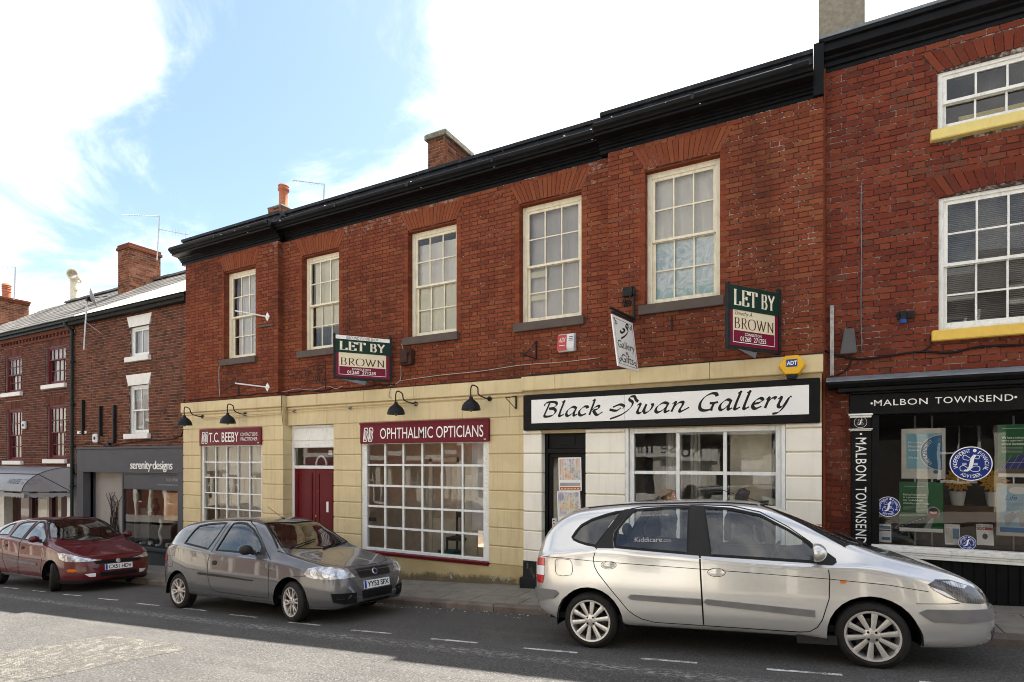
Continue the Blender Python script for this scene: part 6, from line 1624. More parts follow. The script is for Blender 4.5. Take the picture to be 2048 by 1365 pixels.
m.bar(a_, b_, .022, .02); m.bar(a_, e_, .014, .014); m.tube(catmull([b_, b_.lerp(e_, .4) + Vector((0, 0, .0)), e_], 5), .007, 5); m.tube([e_.lerp(a_, .4), e_.lerp(a_, .4) + Vector((0, 0, -.36))], .004, 4); solo("iron_bracket", m, M_IRON, "small iron bracket on the ochre frieze beside the gallery fascia", "bracket", "iron brackets on the brick front")
m = MB(); a_, b_ = at(477, 763, YB - .02), at(477, 792, YB - .02); m.bar(a_, b_, .016, .016); m.bar(a_, at(447, 781, YB - .02), .008, .008); solo("iron_bracket", m, M_IRON, "thin iron bracket under the lower white arm", "bracket", "iron brackets on the brick front")
m = MB(); c_ = at(808, 735, YC); m.box(c_.x, c_.x + .27, YC - .13, YC, c_.z + .02, c_.z + .33); m.box(c_.x + .03, c_.x + .2, YC - .17, YC - .13, c_.z + .06, c_.z + .3); m.lathe([(0, 0), (.03, 0), (.03, .03), (0, .03)], (c_.x + .22, YC - .13, c_.z + .26), (0, -1, 0), 10); solo("rusty_box", m, mat("rusty_brown_metal", (.055, .025, .018), .7, .35, 12), "rusty brown metal box on the brick below the sheeted window", "box", bevel=.006)
m = MB(); c_ = at(1343, 662, YB - .03); m.bar(c_, c_ + Vector((0, 0, .22)), .025, .02); solo("iron_hasp", m, M_IRON, "short rusty hasp hanging below the tallest window sill", "hasp")
# cables along the top of the band and down from the sills
def cable(name, pts, r_, mt, label): m = MB(); m.tube(catmull(pts, 5), r_, 5); solo(name, m, mt, label, "cable", "cables on the brick fronts", smooth=True)
r = random.Random(31)
def along(xs, Y, z, amp): return [Vector((px(x, Y), Y, z + r.uniform(-amp, amp))) for x in xs]
cable("cable", along(range(376, 560, 15), YB - .02, BAND1 + .09, .02), .011, M_CABLE, "black cable slung over the band under the end window")
cable("cable", along(range(575, 800, 18), YC - .02, BAND1 + .09, .02), .012, M_CABLE, "black cable slung over the band behind the hand-lettered letting board")
cable("cable", along(range(560, 690, 14), YC - .03, BAND1 + .12, .035), .006, M_CABLEW, "pale loose wire tangled over the band beside the scroll bracket")
cable("cable", [at(x, y, YC - .015) for x, y in ((800, 762), (880, 751), (960, 743), (1040, 731), (1120, 725), (1200, 716))], .007, M_CABLEW, "pale thin wire pinned across the brick above the wide window")
cable("cable", along(range(1060, 1200, 20), YC - .02, BAND1 + .05, .01), .01, M_CABLE, "black cable lying on the band near the hanging sign")
cable("cable", [at(440, 725, YB - .01), at(438, 745, YB - .01), at(439, 793, YB - .01)], .009, M_CABLEW, "pale wire hanging from the end window sill")
cable("cable", [at(803, 688, YC - .01), at(806, 700, YC - .02), at(801, 712, YC - .02), at(802, 752, YC - .02), at(796, 766, YC - .02), at(780, 772, YC - .02)], .007, M_CABLEW, "pale wire hanging beside the rusty box")
cable("cable", [at(781, 775, GC - .06), at(779, 787, GC - .06), at(778, 793, GC - .06), at(783, 797, GC - .06)], .004, M_CABLE, "thin black wire end curling down over the ochre band")
cable("cable", [at(563, 790, GB - .06), at(563, 818, GB - .06), at(566, 850, GB - .06)], .006, M_CABLE, "black wire down the joint beside the maroon door")
cable("cable", [at(1723, 366, YM - .01), at(1722, 420, YM - .01), at(1723, 500, YM - .01), at(1722, 600, YM - .01), at(1723, 704, YM - .01)], .006, M_LEADG, "thin grey wire running down the yellow-silled front")
cable("cable", [at(x, y, YM - .02) for x, y in ((1650, 702), (1690, 716), (1730, 718), (1780, 712), (1840, 704), (1900, 706), (1960, 694), (2048, 690))], .014, M_CABLE, "black cable sagging below the yellow first-floor sill")
cable("cable", [at(x, y, YM - .02) for x, y in ((1862, 672), (1862, 690), (1850, 700), (1838, 705))], .009, M_CABLE, "short black cable dropping from the yellow sill end")
cable("cable", [at(1700, 712, YM - .02), at(1700, 728, YM - .02), at(1690, 742, YM - .02), at(1672, 752, YM - .02)], .009, M_CABLE, "black cable below the grey bell box")
cable("cable", [at(x, y, YL - .02) for x, y in ((160, 890), (190, 884), (215, 893), (240, 889), (262, 885), (330, 880), (352, 876), (366, 862), (368, 800))], .012, M_CABLE, "black cable looping over the slate grey fascia")
m = MB(); c_ = at(1698, 710, YM); m.prism([(c_.x - .11, c_.z), (c_.x + .09, c_.z), (c_.x + .06, c_.z + .34), (c_.x - .06, c_.z + .34)], 'y', YM - .1, YM - .002); solo("bell_box", m, mat("grey_plastic", (.09, .088, .09), .5), "dark grey tapered bell box on the yellow-silled brick front", "alarm box", bevel=.01)
o = empty("motion_sensor", (0, 0, 0), None, "small black motion sensor with blue lens below the yellow sill", "sensor"); c_ = at(1805, 636, YM); m = MB(); m.box(c_.x - .06, c_.x + .13, YM - .03, YM - .002, c_.z - .02, c_.z + .07); m.lathe([(0, -.06), (.035, -.06), (.04, .07), (0, .07)], (c_.x + .0, YM - .06, c_.z), (0, 0, 1), 14); m.build("body", M_IRON, o); m = MB(); m.lathe([(0, 0), (.041, 0), (.041, .05), (0, .05)], (c_.x, YM - .06, c_.z - .085), (0, 0, 1), 14); m.build("lens", mat("blue_lens", (.02, .07, .25), .3), o)
# left-hand oddments
for x, y0, y1, w_ in ((166, 800, 870, "first"), (201, 813, 872, "second"), (229, 811, 884, "third")):
    m = MB(); a_ = at(x, y0, YL - .04); b_ = at(x, y1, YL - .04); m.bar(a_, b_, .09, .06)
    if w_ == "third": m.bar(b_, b_ + Vector((-.28, 0, .0)), .08, .06); m.bar(b_ + Vector((-.28, 0, .02)), b_ + Vector((-.28, 0, -.1)), .08, .06)
    solo("vent_pipe", m, M_IRON, "%s of three black vertical ducts on the brown brick, from the downpipe" % w_, "duct", "black ducts on the brown brick")
m = MB(); a_ = at(155, 868, YL - .02); m.box(a_.x, a_.x + .52, YL - .03, YL - .002, a_.z, a_.z + .075); o = solo("name_plate", m, M_LET, "small white name plate beside the dark downpipe", "plate")
fn = Frame((a_.x, YL - .03, a_.z), (1, 0, 0), (0, 0, 1), (0, -1, 0)); m = MB(); [fn.rect(m, .14 + .045 * i, .17 + .045 * i, .018, .058, .003) for i in range(7)]
m.build("lettering", M_BLK, o)
for x, y, par_, w_ in ((52, 851, YL, "white alarm box between the lower maroon windows"), (195, 877, YL, "white oval alarm box above the slate grey fascia")):
    m = MB(); c_ = at(x, y, par_); m.box(c_.x - .13, c_.x + .1, YL - .09, YL, c_.z - .13, c_.z + .13); o = solo("alarm_box", m, mat("white_plastic", (.66, .65, .64), .4), w_, "alarm box", None, bevel=.03); m = MB(); m.lathe([(0, 0), (.05, 0), (.05, .008), (0, .008)], (c_.x + .02, YL - .09, c_.z), (0, -1, 0), 14); m.build("badge", M_BLK, o)
# aerials and dish
def yagi(m, a, b, n, ln, up):
    a, b, up = Vector(a), Vector(b), Vector(up); m.tube([a, b], .012, 5)
    for i in range(n):
        c = a.lerp(b, (i + .3) / n); m.tube([c - up * ln / 2, c + up * ln / 2], .006, 4)
YA = 11.6
o = empty("tv_aerial", (0, 0, 0), None, "twin yagi aerial on a mast strapped to the brown chimney", "aerial", "roof aerials"); m = MB(); top = at(319, 433, YA); m.tube([at(314, 521, YA), top], .022, 6); m.build("mast", M_STEEL, o)
m = MB(); yagi(m, at(248, 430, YA), top, 14, .16, (0, 1, .2)); m.build("long_yagi", M_STEEL, o); m = MB(); yagi(m, at(318, 459, YA), at(376, 470, YA - .5), 9, .26, (0, 0, 1)); m.build("short_yagi", M_STEEL, o)
o = empty("tv_aerial", (0, 0, 0), None, "yagi aerial rising behind the black parapet near the terracotta pot", "aerial", "roof aerials"); YA2 = 11.2; m = MB(); m.tube([at(646, 420, YA2), at(649, 368, YA2)], .022, 6); m.build("mast", M_STEEL, o); m = MB(); yagi(m, at(586, 361, YA2), at(649, 369, YA2), 10, .16, (0, .5, .8)); m.build("yagi", M_STEEL, o)
o = empty("tv_aerial", (0, 0, 0), None, "aerial mast on the far chimney at the edge of view", "aerial", "roof aerials"); YA3 = 12.3; m = MB(); m.tube([at(28, 600, YA3), at(31, 535, YA3)], .03, 6); m.build("mast", M_STEEL, o); m = MB(); yagi(m, at(-40, 533, YA3), at(31, 535, YA3), 8, .2, (0, .3, .9)); m.build("yagi", M_STEEL, o)
o = empty("satellite_dish", (0, 0, 0), None, "grey satellite dish edge-on atop a pole fixed to the brown brick wall", "satellite dish"); YD_ = YL - .35; m = MB(); m.tube([at(168, 700, YD_), at(174, 600, YD_)], .024, 8); m.tube([at(170, 683, YD_), at(195, 686, YL)], .012, 5); m.tube([at(172, 645, YD_), at(205, 669, YL)], .008, 5); m.build("pole", M_STEEL, o)
c_ = at(180, 597, YD_); m = MB(); m.lathe([(0.0, 0), (.15, .03), (.26, .08), (.27, .09), (.26, .095), (.15, .045), (0, .015)], c_, (.42, .86, .3), 26); m.build("dish", mat("grey_dish", (.22, .22, .23), .5), o, smooth=60.0)
m = MB(); m.tube([c_, c_ + Vector((.18, .36, .12))], .012, 5); m.box(c_.x - .12, c_.x - .02, c_.y - .06, c_.y + .06, c_.z - .08, c_.z + .04); m.build("feed_arm", M_IRON, o)

# ------------------------------------------------------------------ the black shopfront's lettering and window display
o = empty("shop_sign", (0, 0, 0), None, "white capital lettering across the black timber fascia", "sign"); fz = Frame((0, YF - .002, 0), (1, 0, 0), (0, 0, 1), (0, -1, 0))
c7b = lambda x, y: (px(1620 + x * .209, YF), pz(1620 + x * .209, 740 + y * .209, YF))
m = MB(); a_, b_ = c7b(612, 348), c7b(1125, 270); fz.poly(m, fit(text_poly("MALBON", 1, 1.1, 0, .004), a_[0], b_[0], a_[1], pz(1620 + 612 * .209, 740 + 290 * .209, YF)), .004)
m.build("lettering", M_LET, o); m = MB(); a_, b_ = c7b(1195, 325), c7b(1945, 300); fz.poly(m, fit(text_poly("TOWNSEND", 1, 1.1, 0, .004), a_[0], b_[0], a_[1], pz(1620 + 1195 * .209, 740 + 264 * .209, YF)), .004)
for q in ((590, 322), (1968, 262)): fz.disc(m, *c7b(*q), .014, .014, .004, None, 14)
m.build("lettering", M_LET, o)
o = empty("pilaster_sign", (0, 0, 0), None, "white lettering running down the black pilaster", "sign")
xc = (PX0 + PX1) / 2; zt0, zt1 = pz(1720, 876, YF), pz(1712, 1082, YF)
fv = Frame((xc - .062, YF - .002, zt0), (0, 0, -1), (1, 0, 0), (0, -1, 0)); m = MB(); hgt = zt0 - zt1
fv.poly(m, fit(text_poly("MALBON", 1, 1.12, 0, .004), 0, hgt * .415, 0, .125), .004); m.build("lettering", M_LET, o); m = MB(); fv.poly(m, fit(text_poly("TOWNSEND", 1, 1.12, 0, .004), hgt * .475, hgt * 1.02, 0, .125), .004); fz.disc(m, xc, zt0 + .05, .014, .014, .004, None, 12); m.build("lettering", M_LET, o)
M_BLUE = mat("royal_blue_print", (.012, .03, .18), .4); M_SKYB = mat("pale_blue_print", (.20, .42, .50), .4, .06); M_GRNP = mat("green_poster_print", (.012, .12, .04), .4, .06); M_GREYP = mat("grey_print", (.35, .35, .36), .5); M_REDP = mat("red_print", (.3, .015, .03), .4); M_DKB = mat("dark_print", (.03, .035, .04), .5); M_BEIGE = mat("poster_board", (.58, .55, .49), .5)
def arc_text(m, fr, txt, ca, cb, r_, a0, a1, h, hh, mi, inward=False):
    n = len(txt)
    for i, ch_ in enumerate(txt):
        if ch_ == ' ': continue
        an = R(lin(a0, a1, (i + .5) / n)); vs_, fs = text_poly(ch_, 1); W_ = h * .62; q = fit((vs_, fs), -W_ / 2, W_ / 2, -h / 2, h / 2) if ch_ != 'I' else fit((vs_, fs), -W_ * .12, W_ * .12, -h / 2, h / 2)
        up = Vector((math.cos(an), math.sin(an))); rt = Vector((up.y, -up.x))
        if inward: up = -up; rt = -rt
        fr.poly(m, ([(ca + math.cos(an) * r_ + rt.x * p[0] + up.x * p[1], cb + math.sin(an) * r_ + rt.y * p[0] + up.y * p[1]) for p in q[0]], q[1]), hh, mi)
def roundel(m, fr, ca, cb, r_, mats=(0, 1), hh=.002, text=True):
    B_, W_ = mats
    fr.disc(m, ca, cb, r_, r_, hh, W_, 40); fr.disc(m, ca, cb, r_ * .95, r_ * .95, hh + .0006, B_, 40)
    S = lambda st: [[(ca + p[0] * r_, cb + p[1] * r_) for p in s] for s in st]
    jitter_layers(m, fr, pen(S([[(.2, .5), (.08, .3), (-.02, -.2), (-.2, -.42), (-.3, -.38)]]), r_ * .16, 0, r_ * .02), hh + .0012, W_, 3e-6)
    jitter_layers(m, fr, pen(S([[(.2, .5), (.38, .46), (.36, .28), (.2, .3)], [(.0, .3), (-.3, .5), (-.36, .28), (-.15, .2), (-.05, .22)], [(-.2, -.42), (-.46, -.42), (-.5, -.2), (-.32, -.12), (-.1, -.3), (.1, -.45), (.38, -.42), (.4, -.2), (.2, -.14), (.0, -.28)], [(-.4, .02), (-.2, .02)], [(.1, .02), (.32, .02)], [(-.4, -.05), (-.2, -.05)], [(.1, -.05), (.32, -.05)]]), 0, 0, r_ * .028), hh + .0012, W_, 3e-6)
    fr.disc(m, ca + .18 * r_, cb + .76 * r_, r_ * .085, r_ * .1, hh + .0013, W_, 14)
    if text:
        arc_text(m, fr, "INDEPENDENT", ca, cb, r_ * .74, 205, 92, r_ * .2, hh + .0013, W_); arc_text(m, fr, "FINANCIAL", ca, cb, r_ * .74, 62, -32, r_ * .2, hh + .0013, W_); arc_text(m, fr, "ADVISER", ca, cb, r_ * .74, 232, 308, r_ * .2, hh + .0013, W_, True)
def sheet_poster(name, x0, x1, yt, yb, Y, label, paint_, mats, cat="poster", group=None):
    o = empty(name, (0, 0, 0), None, label, cat, group); xm_ = (x0 + x1) / 2
    X0_, X1_, Z0_, Z1_ = px(x0, Y), px(x1, Y), pz(xm_, yb, Y), pz(xm_, yt, Y)
    fr = Frame((X0_, Y, Z0_), (1, 0, 0), (0, 0, 1), (0, -1, 0)); W_, H_ = X1_ - X0_, Z1_ - Z0_
    m = MB(); fr.slab(m, 0, W_, 0, H_, -.006, 0); m.build("sheet", mats[0], o)
    m = MB(); paint_(m, fr, W_, H_); m.build("print", mats, o)
    return o
YW = YF + .095
def p1(m, fr, W_, H_):
    fr.rect(m, W_ * .11, W_ * .92, H_ * .2, H_ * .9, .001, 1)
    n = 22; cx_, cy_, r_ = W_ * .92, H_ * .52, H_ * .36
    def half(rr, h, mi): fr.poly(m, ([(cx_, cy_ + rr)] + [(cx_ + rr * math.cos(a_), cy_ + rr * math.sin(a_)) for a_ in [math.pi / 2 + math.pi * i / n for i in range(n + 1)]], [tuple(range(n + 2))]), h, mi)
    half(r_, .0016, 0); half(r_ * .95, .0022, 3)
    arc_text(m, fr, "INDEPENDENT", cx_, cy_, r_ * .78, 236, 122, r_ * .16, .003, 2)
    for i, t_ in enumerate(("Not every", "Financial", "Adviser is", "", "We are.")):
        if t_: fr.poly(m, fit(text_poly(t_, 1, 1, 0, .01), W_ * .16, W_ * (.16 + .033 * len(t_)), H_ * (.7 - i * .075), H_ * (.745 - i * .075)), .002, 2)
    fr.rect(m, W_ * .13, W_ * .7, H_ * .15, H_ * .155, .001, 4); fr.rect(m, W_ * .13, W_ * .68, H_ * .13, H_ * .135, .001, 4); fr.disc(m, W_ * .78, H_ * .14, W_ * .055, W_ * .055, .001, 3)
sheet_poster("window_poster", 1803, 1891, 857.5, 958, YW, "pale blue poster with half a roundel at the top of the black shop window", p1, [M_BEIGE, M_SKYB, M_LET, mat("deep_teal_print", (.02, .14, .28), .4), M_GREYP], "poster", "posters in the black shop window")
def p2(m, fr, W_, H_):
    fr.rect(m, 0, W_, H_ * .07, H_, .001, 1)
    fr.poly(m, ([(0, H_ * .07), (W_ * .5, H_ * .07), (W_ * .66, H_ * .3), (W_ * .58, H_ * .33), (0, H_ * .14)], [(0, 1, 2, 3, 4)]), .0016, 2)
    fr.poly(m, ([(W_ * .55, H_ * .07), (W_ * .72, H_ * .07), (W_ * .8, H_ * .3), (W_ * .74, H_ * .3)], [(0, 1, 2, 3)]), .0018, 4)
    fr.poly(m, ([(0, H_ * .3), (0, H_ * .33), (W_ * .62, H_ * .36), (W_ * .62, H_ * .33)], [(0, 1, 2, 3)]), .0014, 4)
    for i in range(7): fr.poly(m, ([(W_ * (.06 + i * .08), H_ * (.1 + i * .028)), (W_ * (.09 + i * .08), H_ * (.108 + i * .028)), (W_ * (.09 + i * .08), H_ * (.114 + i * .028)), (W_ * (.06 + i * .08), H_ * (.106 + i * .028))], [(0, 1, 2, 3)]), .0022, 3)
    fr.disc(m, W_ * .78, H_ * .4, W_ * .15, H_ * .115, .002, 4); fr.disc(m, W_ * .78, H_ * .385, W_ * .12, H_ * .105, .0026, 5); fr.disc(m, W_ * .78, H_ * .4, W_ * .085, H_ * .035, .003, 3); fr.disc(m, W_ * .78, H_ * .45, W_ * .09, H_ * .04, .003, 2)
    for i, t_ in enumerate(("Ethical investment", "is a powerful tool", "for individuals,", "charities and trusts")): fr.poly(m, fit(text_poly(t_, 1, 1, 0, .01), W_ * .09, W_ * (.09 + .03 * len(t_)), H_ * (.725 - i * .058), H_ * (.765 - i * .058)), .002, 3)
    fr.rect(m, W_ * .1, W_ * .6, H_ * .905, H_ * .917, .002, 4)
    for i in range(4): fr.rect(m, W_ * .09, W_ * (.62 - .05 * (i % 2)), H_ * (.5 - i * .024), H_ * (.507 - i * .024), .002, 4)
sheet_poster("window_poster", 1799, 1886.5, 964.6, 1064, YW, "green poster with a red train below the pale blue one", p2, [M_LET, M_GRNP, M_DKB, M_LET, M_GREYP, M_REDP], "poster", "posters in the black shop window")
def p3(m, fr, W_, H_):
    fr.rect(m, 0, W_, H_ * .07, H_, .001, 1)
    fr.rect(m, 0, W_, H_ * .07, H_ * .16, .0016, 5)
    fr.poly(m, ([(W_ * .03, H_ * .16), (W_, H_ * .16), (W_, H_ * .44), (W_ * .5, H_ * .42), (W_ * .22, H_ * .3)], [(0, 1, 2, 3, 4)]), .002, 2)
    for i in range(6): fr.poly(m, ([(W_ * (.1 + i * .16), H_ * .16), (W_ * (.108 + i * .16), H_ * .16), (W_ * (.31 + i * .16), H_ * .42), (W_ * (.3 + i * .16), H_ * .42)], [(0, 1, 2, 3)]), .0024, 4)
    fr.poly(m, ([(W_ * .2, H_ * .27), (W_, H_ * .29), (W_, H_ * .3), (W_ * .21, H_ * .28)], [(0, 1, 2, 3)]), .0026, 4)
    for i, t_ in enumerate(("We have a common", "sense approach to", "ethical investment")): fr.poly(m, fit(text_poly(t_, 1, 1, 0, .01), W_ * .08, W_ * (.08 + .034 * len(t_)), H_ * (.73 - i * .06), H_ * (.775 - i * .06)), .003, 3)
    fr.rect(m, W_ * .09, W_ * .6, H_ * .92, H_ * .932, .003, 4)
    for i in range(5): fr.rect(m, W_ * .08, W_ * .55, H_ * (.56 - i * .025), H_ * (.566 - i * .025), .003, 4)
sheet_poster("window_poster", 1996, 2086, 849, 955, YW, "green poster with solar panels near the edge of the black shop window", p3, [M_LET, M_GRNP, M_BLUE, M_LET, M_GREYP, mat("brown_print", (.12, .08, .04), .5)], "poster", "posters in the black shop window")
def p4(m, fr, W_, H_):
    fr.rect(m, W_ * .08, W_ * .95, H_ * .07, H_ * .92, .001, 1); fr.rect(m, W_ * .08, W_ * .95, H_ * .07, H_ * .16, .0016, 2)
    fr.poly(m, fit(text_poly("Life", 1, 1, .3), W_ * .2, W_ * .48, H_ * .68, H_ * .78), .002, 2); fr.poly(m, fit(text_poly("begins at", 1, 1, .3), W_ * .18, W_ * .82, H_ * .56, H_ * .66), .002, 4)
    jitter_layers(m, fr, pen([[(W_ * .25, H_ * .2), (W_ * (.22 + .05 * k), H_ * .35), (W_ * (.2 + .09 * k), H_ * (.46 - .03 * abs(k - 2)))] for k in range(5)] + [[(W_ * .6, H_ * .18), (W_ * (.55 + .05 * k), H_ * .36), (W_ * (.5 + .08 * k), H_ * (.5 - .03 * abs(k - 1)))] for k in range(5)], W_ * .05, 20, W_ * .03), .002, 4)
    fr.disc(m, W_ * .5, H_ * .87, W_ * .22, H_ * .07, .0018, 3)
sheet_poster("window_poster", 1993, 2080, 968, 1073, YW, "pale blue poster with reaching hands below the solar panel poster", p4, [M_BEIGE, mat("light_blue_print", (.38, .54, .62), .4), mat("mid_blue_print", (.04, .14, .36), .4), M_LET, M_GREYP], "poster", "posters in the black shop window")
for i, (x, y, rx, w_) in enumerate(((1941.6, 927.7, 35, "large blue roundel sticker between the posters in the black shop window"), (1776.7, 1013.9, 20.5, "small blue roundel sticker beside the green train poster"), (1934.5, 1086, 14.5, "small blue roundel between the leaflets on the black shop window board"))):
    Yr = YF + .064; c_ = at(x, y, Yr); fr = Frame((c_.x, Yr, c_.z), (1, 0, 0), (0, 0, 1), (0, -1, 0)); m = MB(); fr.disc(m, 0, 0, .001, .001, 0, 0, 6); roundel(m, fr, 0, 0, rx / kk(x, Yr) * .98, (0, 1), .001, True); o = m.build("roundel_sticker", [M_BLUE, M_LET]); tag(o, w_, "sticker", "blue roundel stickers")
Yr = YF - .004; c_ = at(1721, 845, Yr); fr = Frame((c_.x, Yr, c_.z), (1, 0, 0), (0, 0, 1), (0, -1, 0)); m = MB(); roundel(m, fr, 0, 0, .075, (0, 1), .001, False); o = m.build("roundel_badge", [M_BLK, M_LET]); tag(o, "black and white roundel badge on the black pilaster", "badge")
def leaf(x0, x1, yt, yb, label, kind):
    Y = YF + .16; X0_, X1_, Z0_, Z1_ = px(x0, Y), px(x1, Y), pz((x0 + x1) / 2, yb, Y), pz((x0 + x1) / 2, yt, Y)
    o = empty("leaflet_stand", (0, 0, 0), None, label, "leaflet", "leaflets on the black shop window board"); fr = Frame((X0_, Y, Z0_), (1, 0, 0), (0, .22, 1), (0, -1, .22)); W_, H_ = X1_ - X0_, Z1_ - Z0_
    m = MB(); fr.slab(m, -.015, W_ + .015, -.01, H_ + .015, -.012, 0); m.build("holder", M_DKB, o); m = MB(); fr.rect(m, 0, W_, 0, H_, .002, 0)
    if kind == 0: fr.rect(m, W_ * .06, W_ * .5, H_ * .08, H_ * .8, .003, 1); fr.rect(m, W_ * .52, W_ * .95, H_ * .3, H_ * .8, .003, 2)
    elif kind == 1:
        fr.rect(m, W_ * .02, W_ * .98, H_ * .72, H_ * .86, .003, 3); fr.poly(m, fit(text_poly("TheObserver", 1), W_ * .04, W_ * .96, H_ * .88, H_ * .97), .004, 4); fr.poly(m, fit(text_poly("CASH", 1), W_ * .06, W_ * .5, H_ * .74, H_ * .84), .004, 0); fr.disc(m, W_ * .5, H_ * .42, W_ * .16, H_ * .14, .003, 5); fr.disc(m, W_ * .5, H_ * .58, W_ * .06, H_ * .05, .0034, 1)
    else: fr.rect(m, W_ * .05, W_ * .95, H_ * .75, H_ * .92, .003, 2); fr.rect(m, W_ * .05, W_ * .95, H_ * .62, H_ * .7, .003, 6); fr.rect(m, W_ * .3, W_ * .9, H_ * .12, H_ * .3, .003, 2)
    m.build("leaflet", [M_LET, M_BEIGE, mat("steel_blue_print", (.1, .2, .33), .5), M_REDP, M_BLK, M_DKB, mat("purple_print", (.06, .03, .12), .5)], o)
leaf(1890, 1921, 1049, 1090, "beige and blue leaflet beneath the large roundel", 0); leaf(1954, 1988, 1049, 1091, "magazine cover leaflet with a seated figure, beside the small roundel", 1); leaf(1755, 1783, 1049, 1085, "white brochure in a stand at the pilaster end of the window board", 2)
for i, (x, w_) in enumerate(((1830, "first"), (1864, "second"), (2027, "third"))):
    m = MB(); Yr = YW + .02; X_ = px(x, Yr); m.tube([(X_, Yr, zg0 + .01), (X_, Yr, pz(x, 832, Yr))], .012, 8); solo("display_rod", m, M_STEEL, "%s chrome rod holding the posters, counting from the pilaster" % w_, "rod", "chrome poster rods", smooth=True)
for x, w_ in ((1915, "under the large roundel"), (1987, "beside the hands poster")):
    Yr = 10.25; c_ = at(x, 1005, Yr); o = empty("potted_sunflower", (0, 0, 0), None, "artificial sunflower in a white pot on the counter, " + w_, "plant", "sunflowers on the counter"); c_.z = 1.6
    m = MB(); m.lathe([(0, 0), (.07, 0), (.1, .2), (.09, .2), (0, .18)], c_, (0, 0, 1), 14); m.build("pot", M_LET, o, smooth=40.0); m = MB(); m.tube([c_ + Vector((0, 0, .15)), c_ + Vector((0, 0, .34))], .015, 5); m.build("stem", M_GRNP, o)
    m = MB()
    for k in range(14): a_ = k * 6.283 / 14; d = Vector((math.cos(a_), 0, math.sin(a_))); q = c_ + Vector((0, -.03, .36)); t_ = Vector((-d.z, 0, d.x)) * .03; m.add([q + d * .06, q + d * .12 + t_ + Vector((0, -.02, 0)), q + d * .18, q + d * .12 - t_ + Vector((0, -.02, 0))], [(0, 1, 2, 3)])
    m.lathe([(0, .01), (.08, 0)], c_ + Vector((0, -.035, .36)), (0, -1, 0), 14); m.build("flower_head", mat("sunflower_yellow", (.55, .28, .02), .7), o)
# ------------------------------------------------------------------ cars
def herm(tab):
    xs = [t[0] for t in tab]; ys = [t[1] for t in tab]; n = len(xs)
    d = [(ys[i + 1] - ys[i]) / (xs[i + 1] - xs[i]) for i in range(n - 1)]
    m = [d[0]] + [0 if d[i - 1] * d[i] <= 0 else 2 * d[i - 1] * d[i] / (d[i - 1] + d[i]) for i in range(1, n - 1)] + [d[-1]]
    def f(x):
        x = max(xs[0], min(xs[-1], x)); i = 0
        while i < n - 2 and x > xs[i + 1]: i += 1
        h = xs[i + 1] - xs[i]; t = (x - xs[i]) / h
        return (1 + 2 * t) * (1 - t) ** 2 * ys[i] + t * (1 - t) ** 2 * h * m[i] + t * t * (3 - 2 * t) * ys[i + 1] + t * t * (t - 1) * h * m[i + 1]
    return f
def inpoly(p, poly):
    x, y = p; c = False; n = len(poly)
    for i in range(n):
        a, b = poly[i], poly[(i + 1) % n]
        if (a[1] > y) != (b[1] > y) and x < (b[0] - a[0]) * (y - a[1]) / (b[1] - a[1]) + a[0]: c = not c
    return c
SIDE = (Vector((1, 0, 0)), Vector((0, 0, 1)))
TOP = (Vector((1, 0, 0)), Vector((0, 1, 0)))
def knife(bm, poly, axes, filt):
    e, u = axes; n = len(poly)
    for i in range(n):
        p, q = Vector(poly[i]), Vector(poly[(i + 1) % n]); d = q - p
        if d.length < 1e-6: continue
        no = e * (-d.y) + u * d.x; co = e * p.x + u * p.y; pad = .004
        lo = (min(p.x, q.x) - pad, min(p.y, q.y) - pad); hi = (max(p.x, q.x) + pad, max(p.y, q.y) + pad)
        fs = []
        for f in bm.faces:
            if not filt(f): continue
            A = [v.co.dot(e) for v in f.verts]; B = [v.co.dot(u) for v in f.verts]
            if max(A) < lo[0] or min(A) > hi[0] or max(B) < lo[1] or min(B) > hi[1]: continue
            fs.append(f)
        if not fs: continue
        geom = list({x for f in fs for x in (list(f.verts) + list(f.edges))}) + fs
        bmesh.ops.bisect_plane(bm, geom=geom, plane_co=co, plane_no=no.normalized(), dist=1e-5)
def pick(bm, poly, axes, filt):
    e, u = axes
    return [f for f in bm.faces if filt(f) and inpoly((f.calc_center_median().dot(e), f.calc_center_median().dot(u)), poly)]
def faces_mesh(name, faces, off=0.0, mirror=False, both=False, offfun=None):
    vs_, fs, idx = [], [], {}
    for f in faces:
        ids = []
        for v in f.verts:
            if v.index not in idx:
                idx[v.index] = len(vs_); vs_.append(v.co + v.normal * off)
            ids.append(idx[v.index])
        fs.append(ids)
    if mirror: vs_ = [Vector((v.x, -v.y, v.z)) for v in vs_]; fs = [list(reversed(f)) for f in fs]
    if both:
        k = len(vs_); vs_ = vs_ + [Vector((v.x, -v.y, v.z)) for v in vs_]; fs = fs + [[i + k for i in reversed(f)] for f in fs]
    me = bpy.data.meshes.new(name); me.from_pydata(vs_, [], fs); me.update()
    if both:
        b = bmesh.new(); b.from_mesh(me); bmesh.ops.remove_doubles(b, verts=b.verts, dist=2e-4); b.to_mesh(me); b.free()
    me.polygons.foreach_set("use_smooth", [True] * len(me.polygons))
    return me
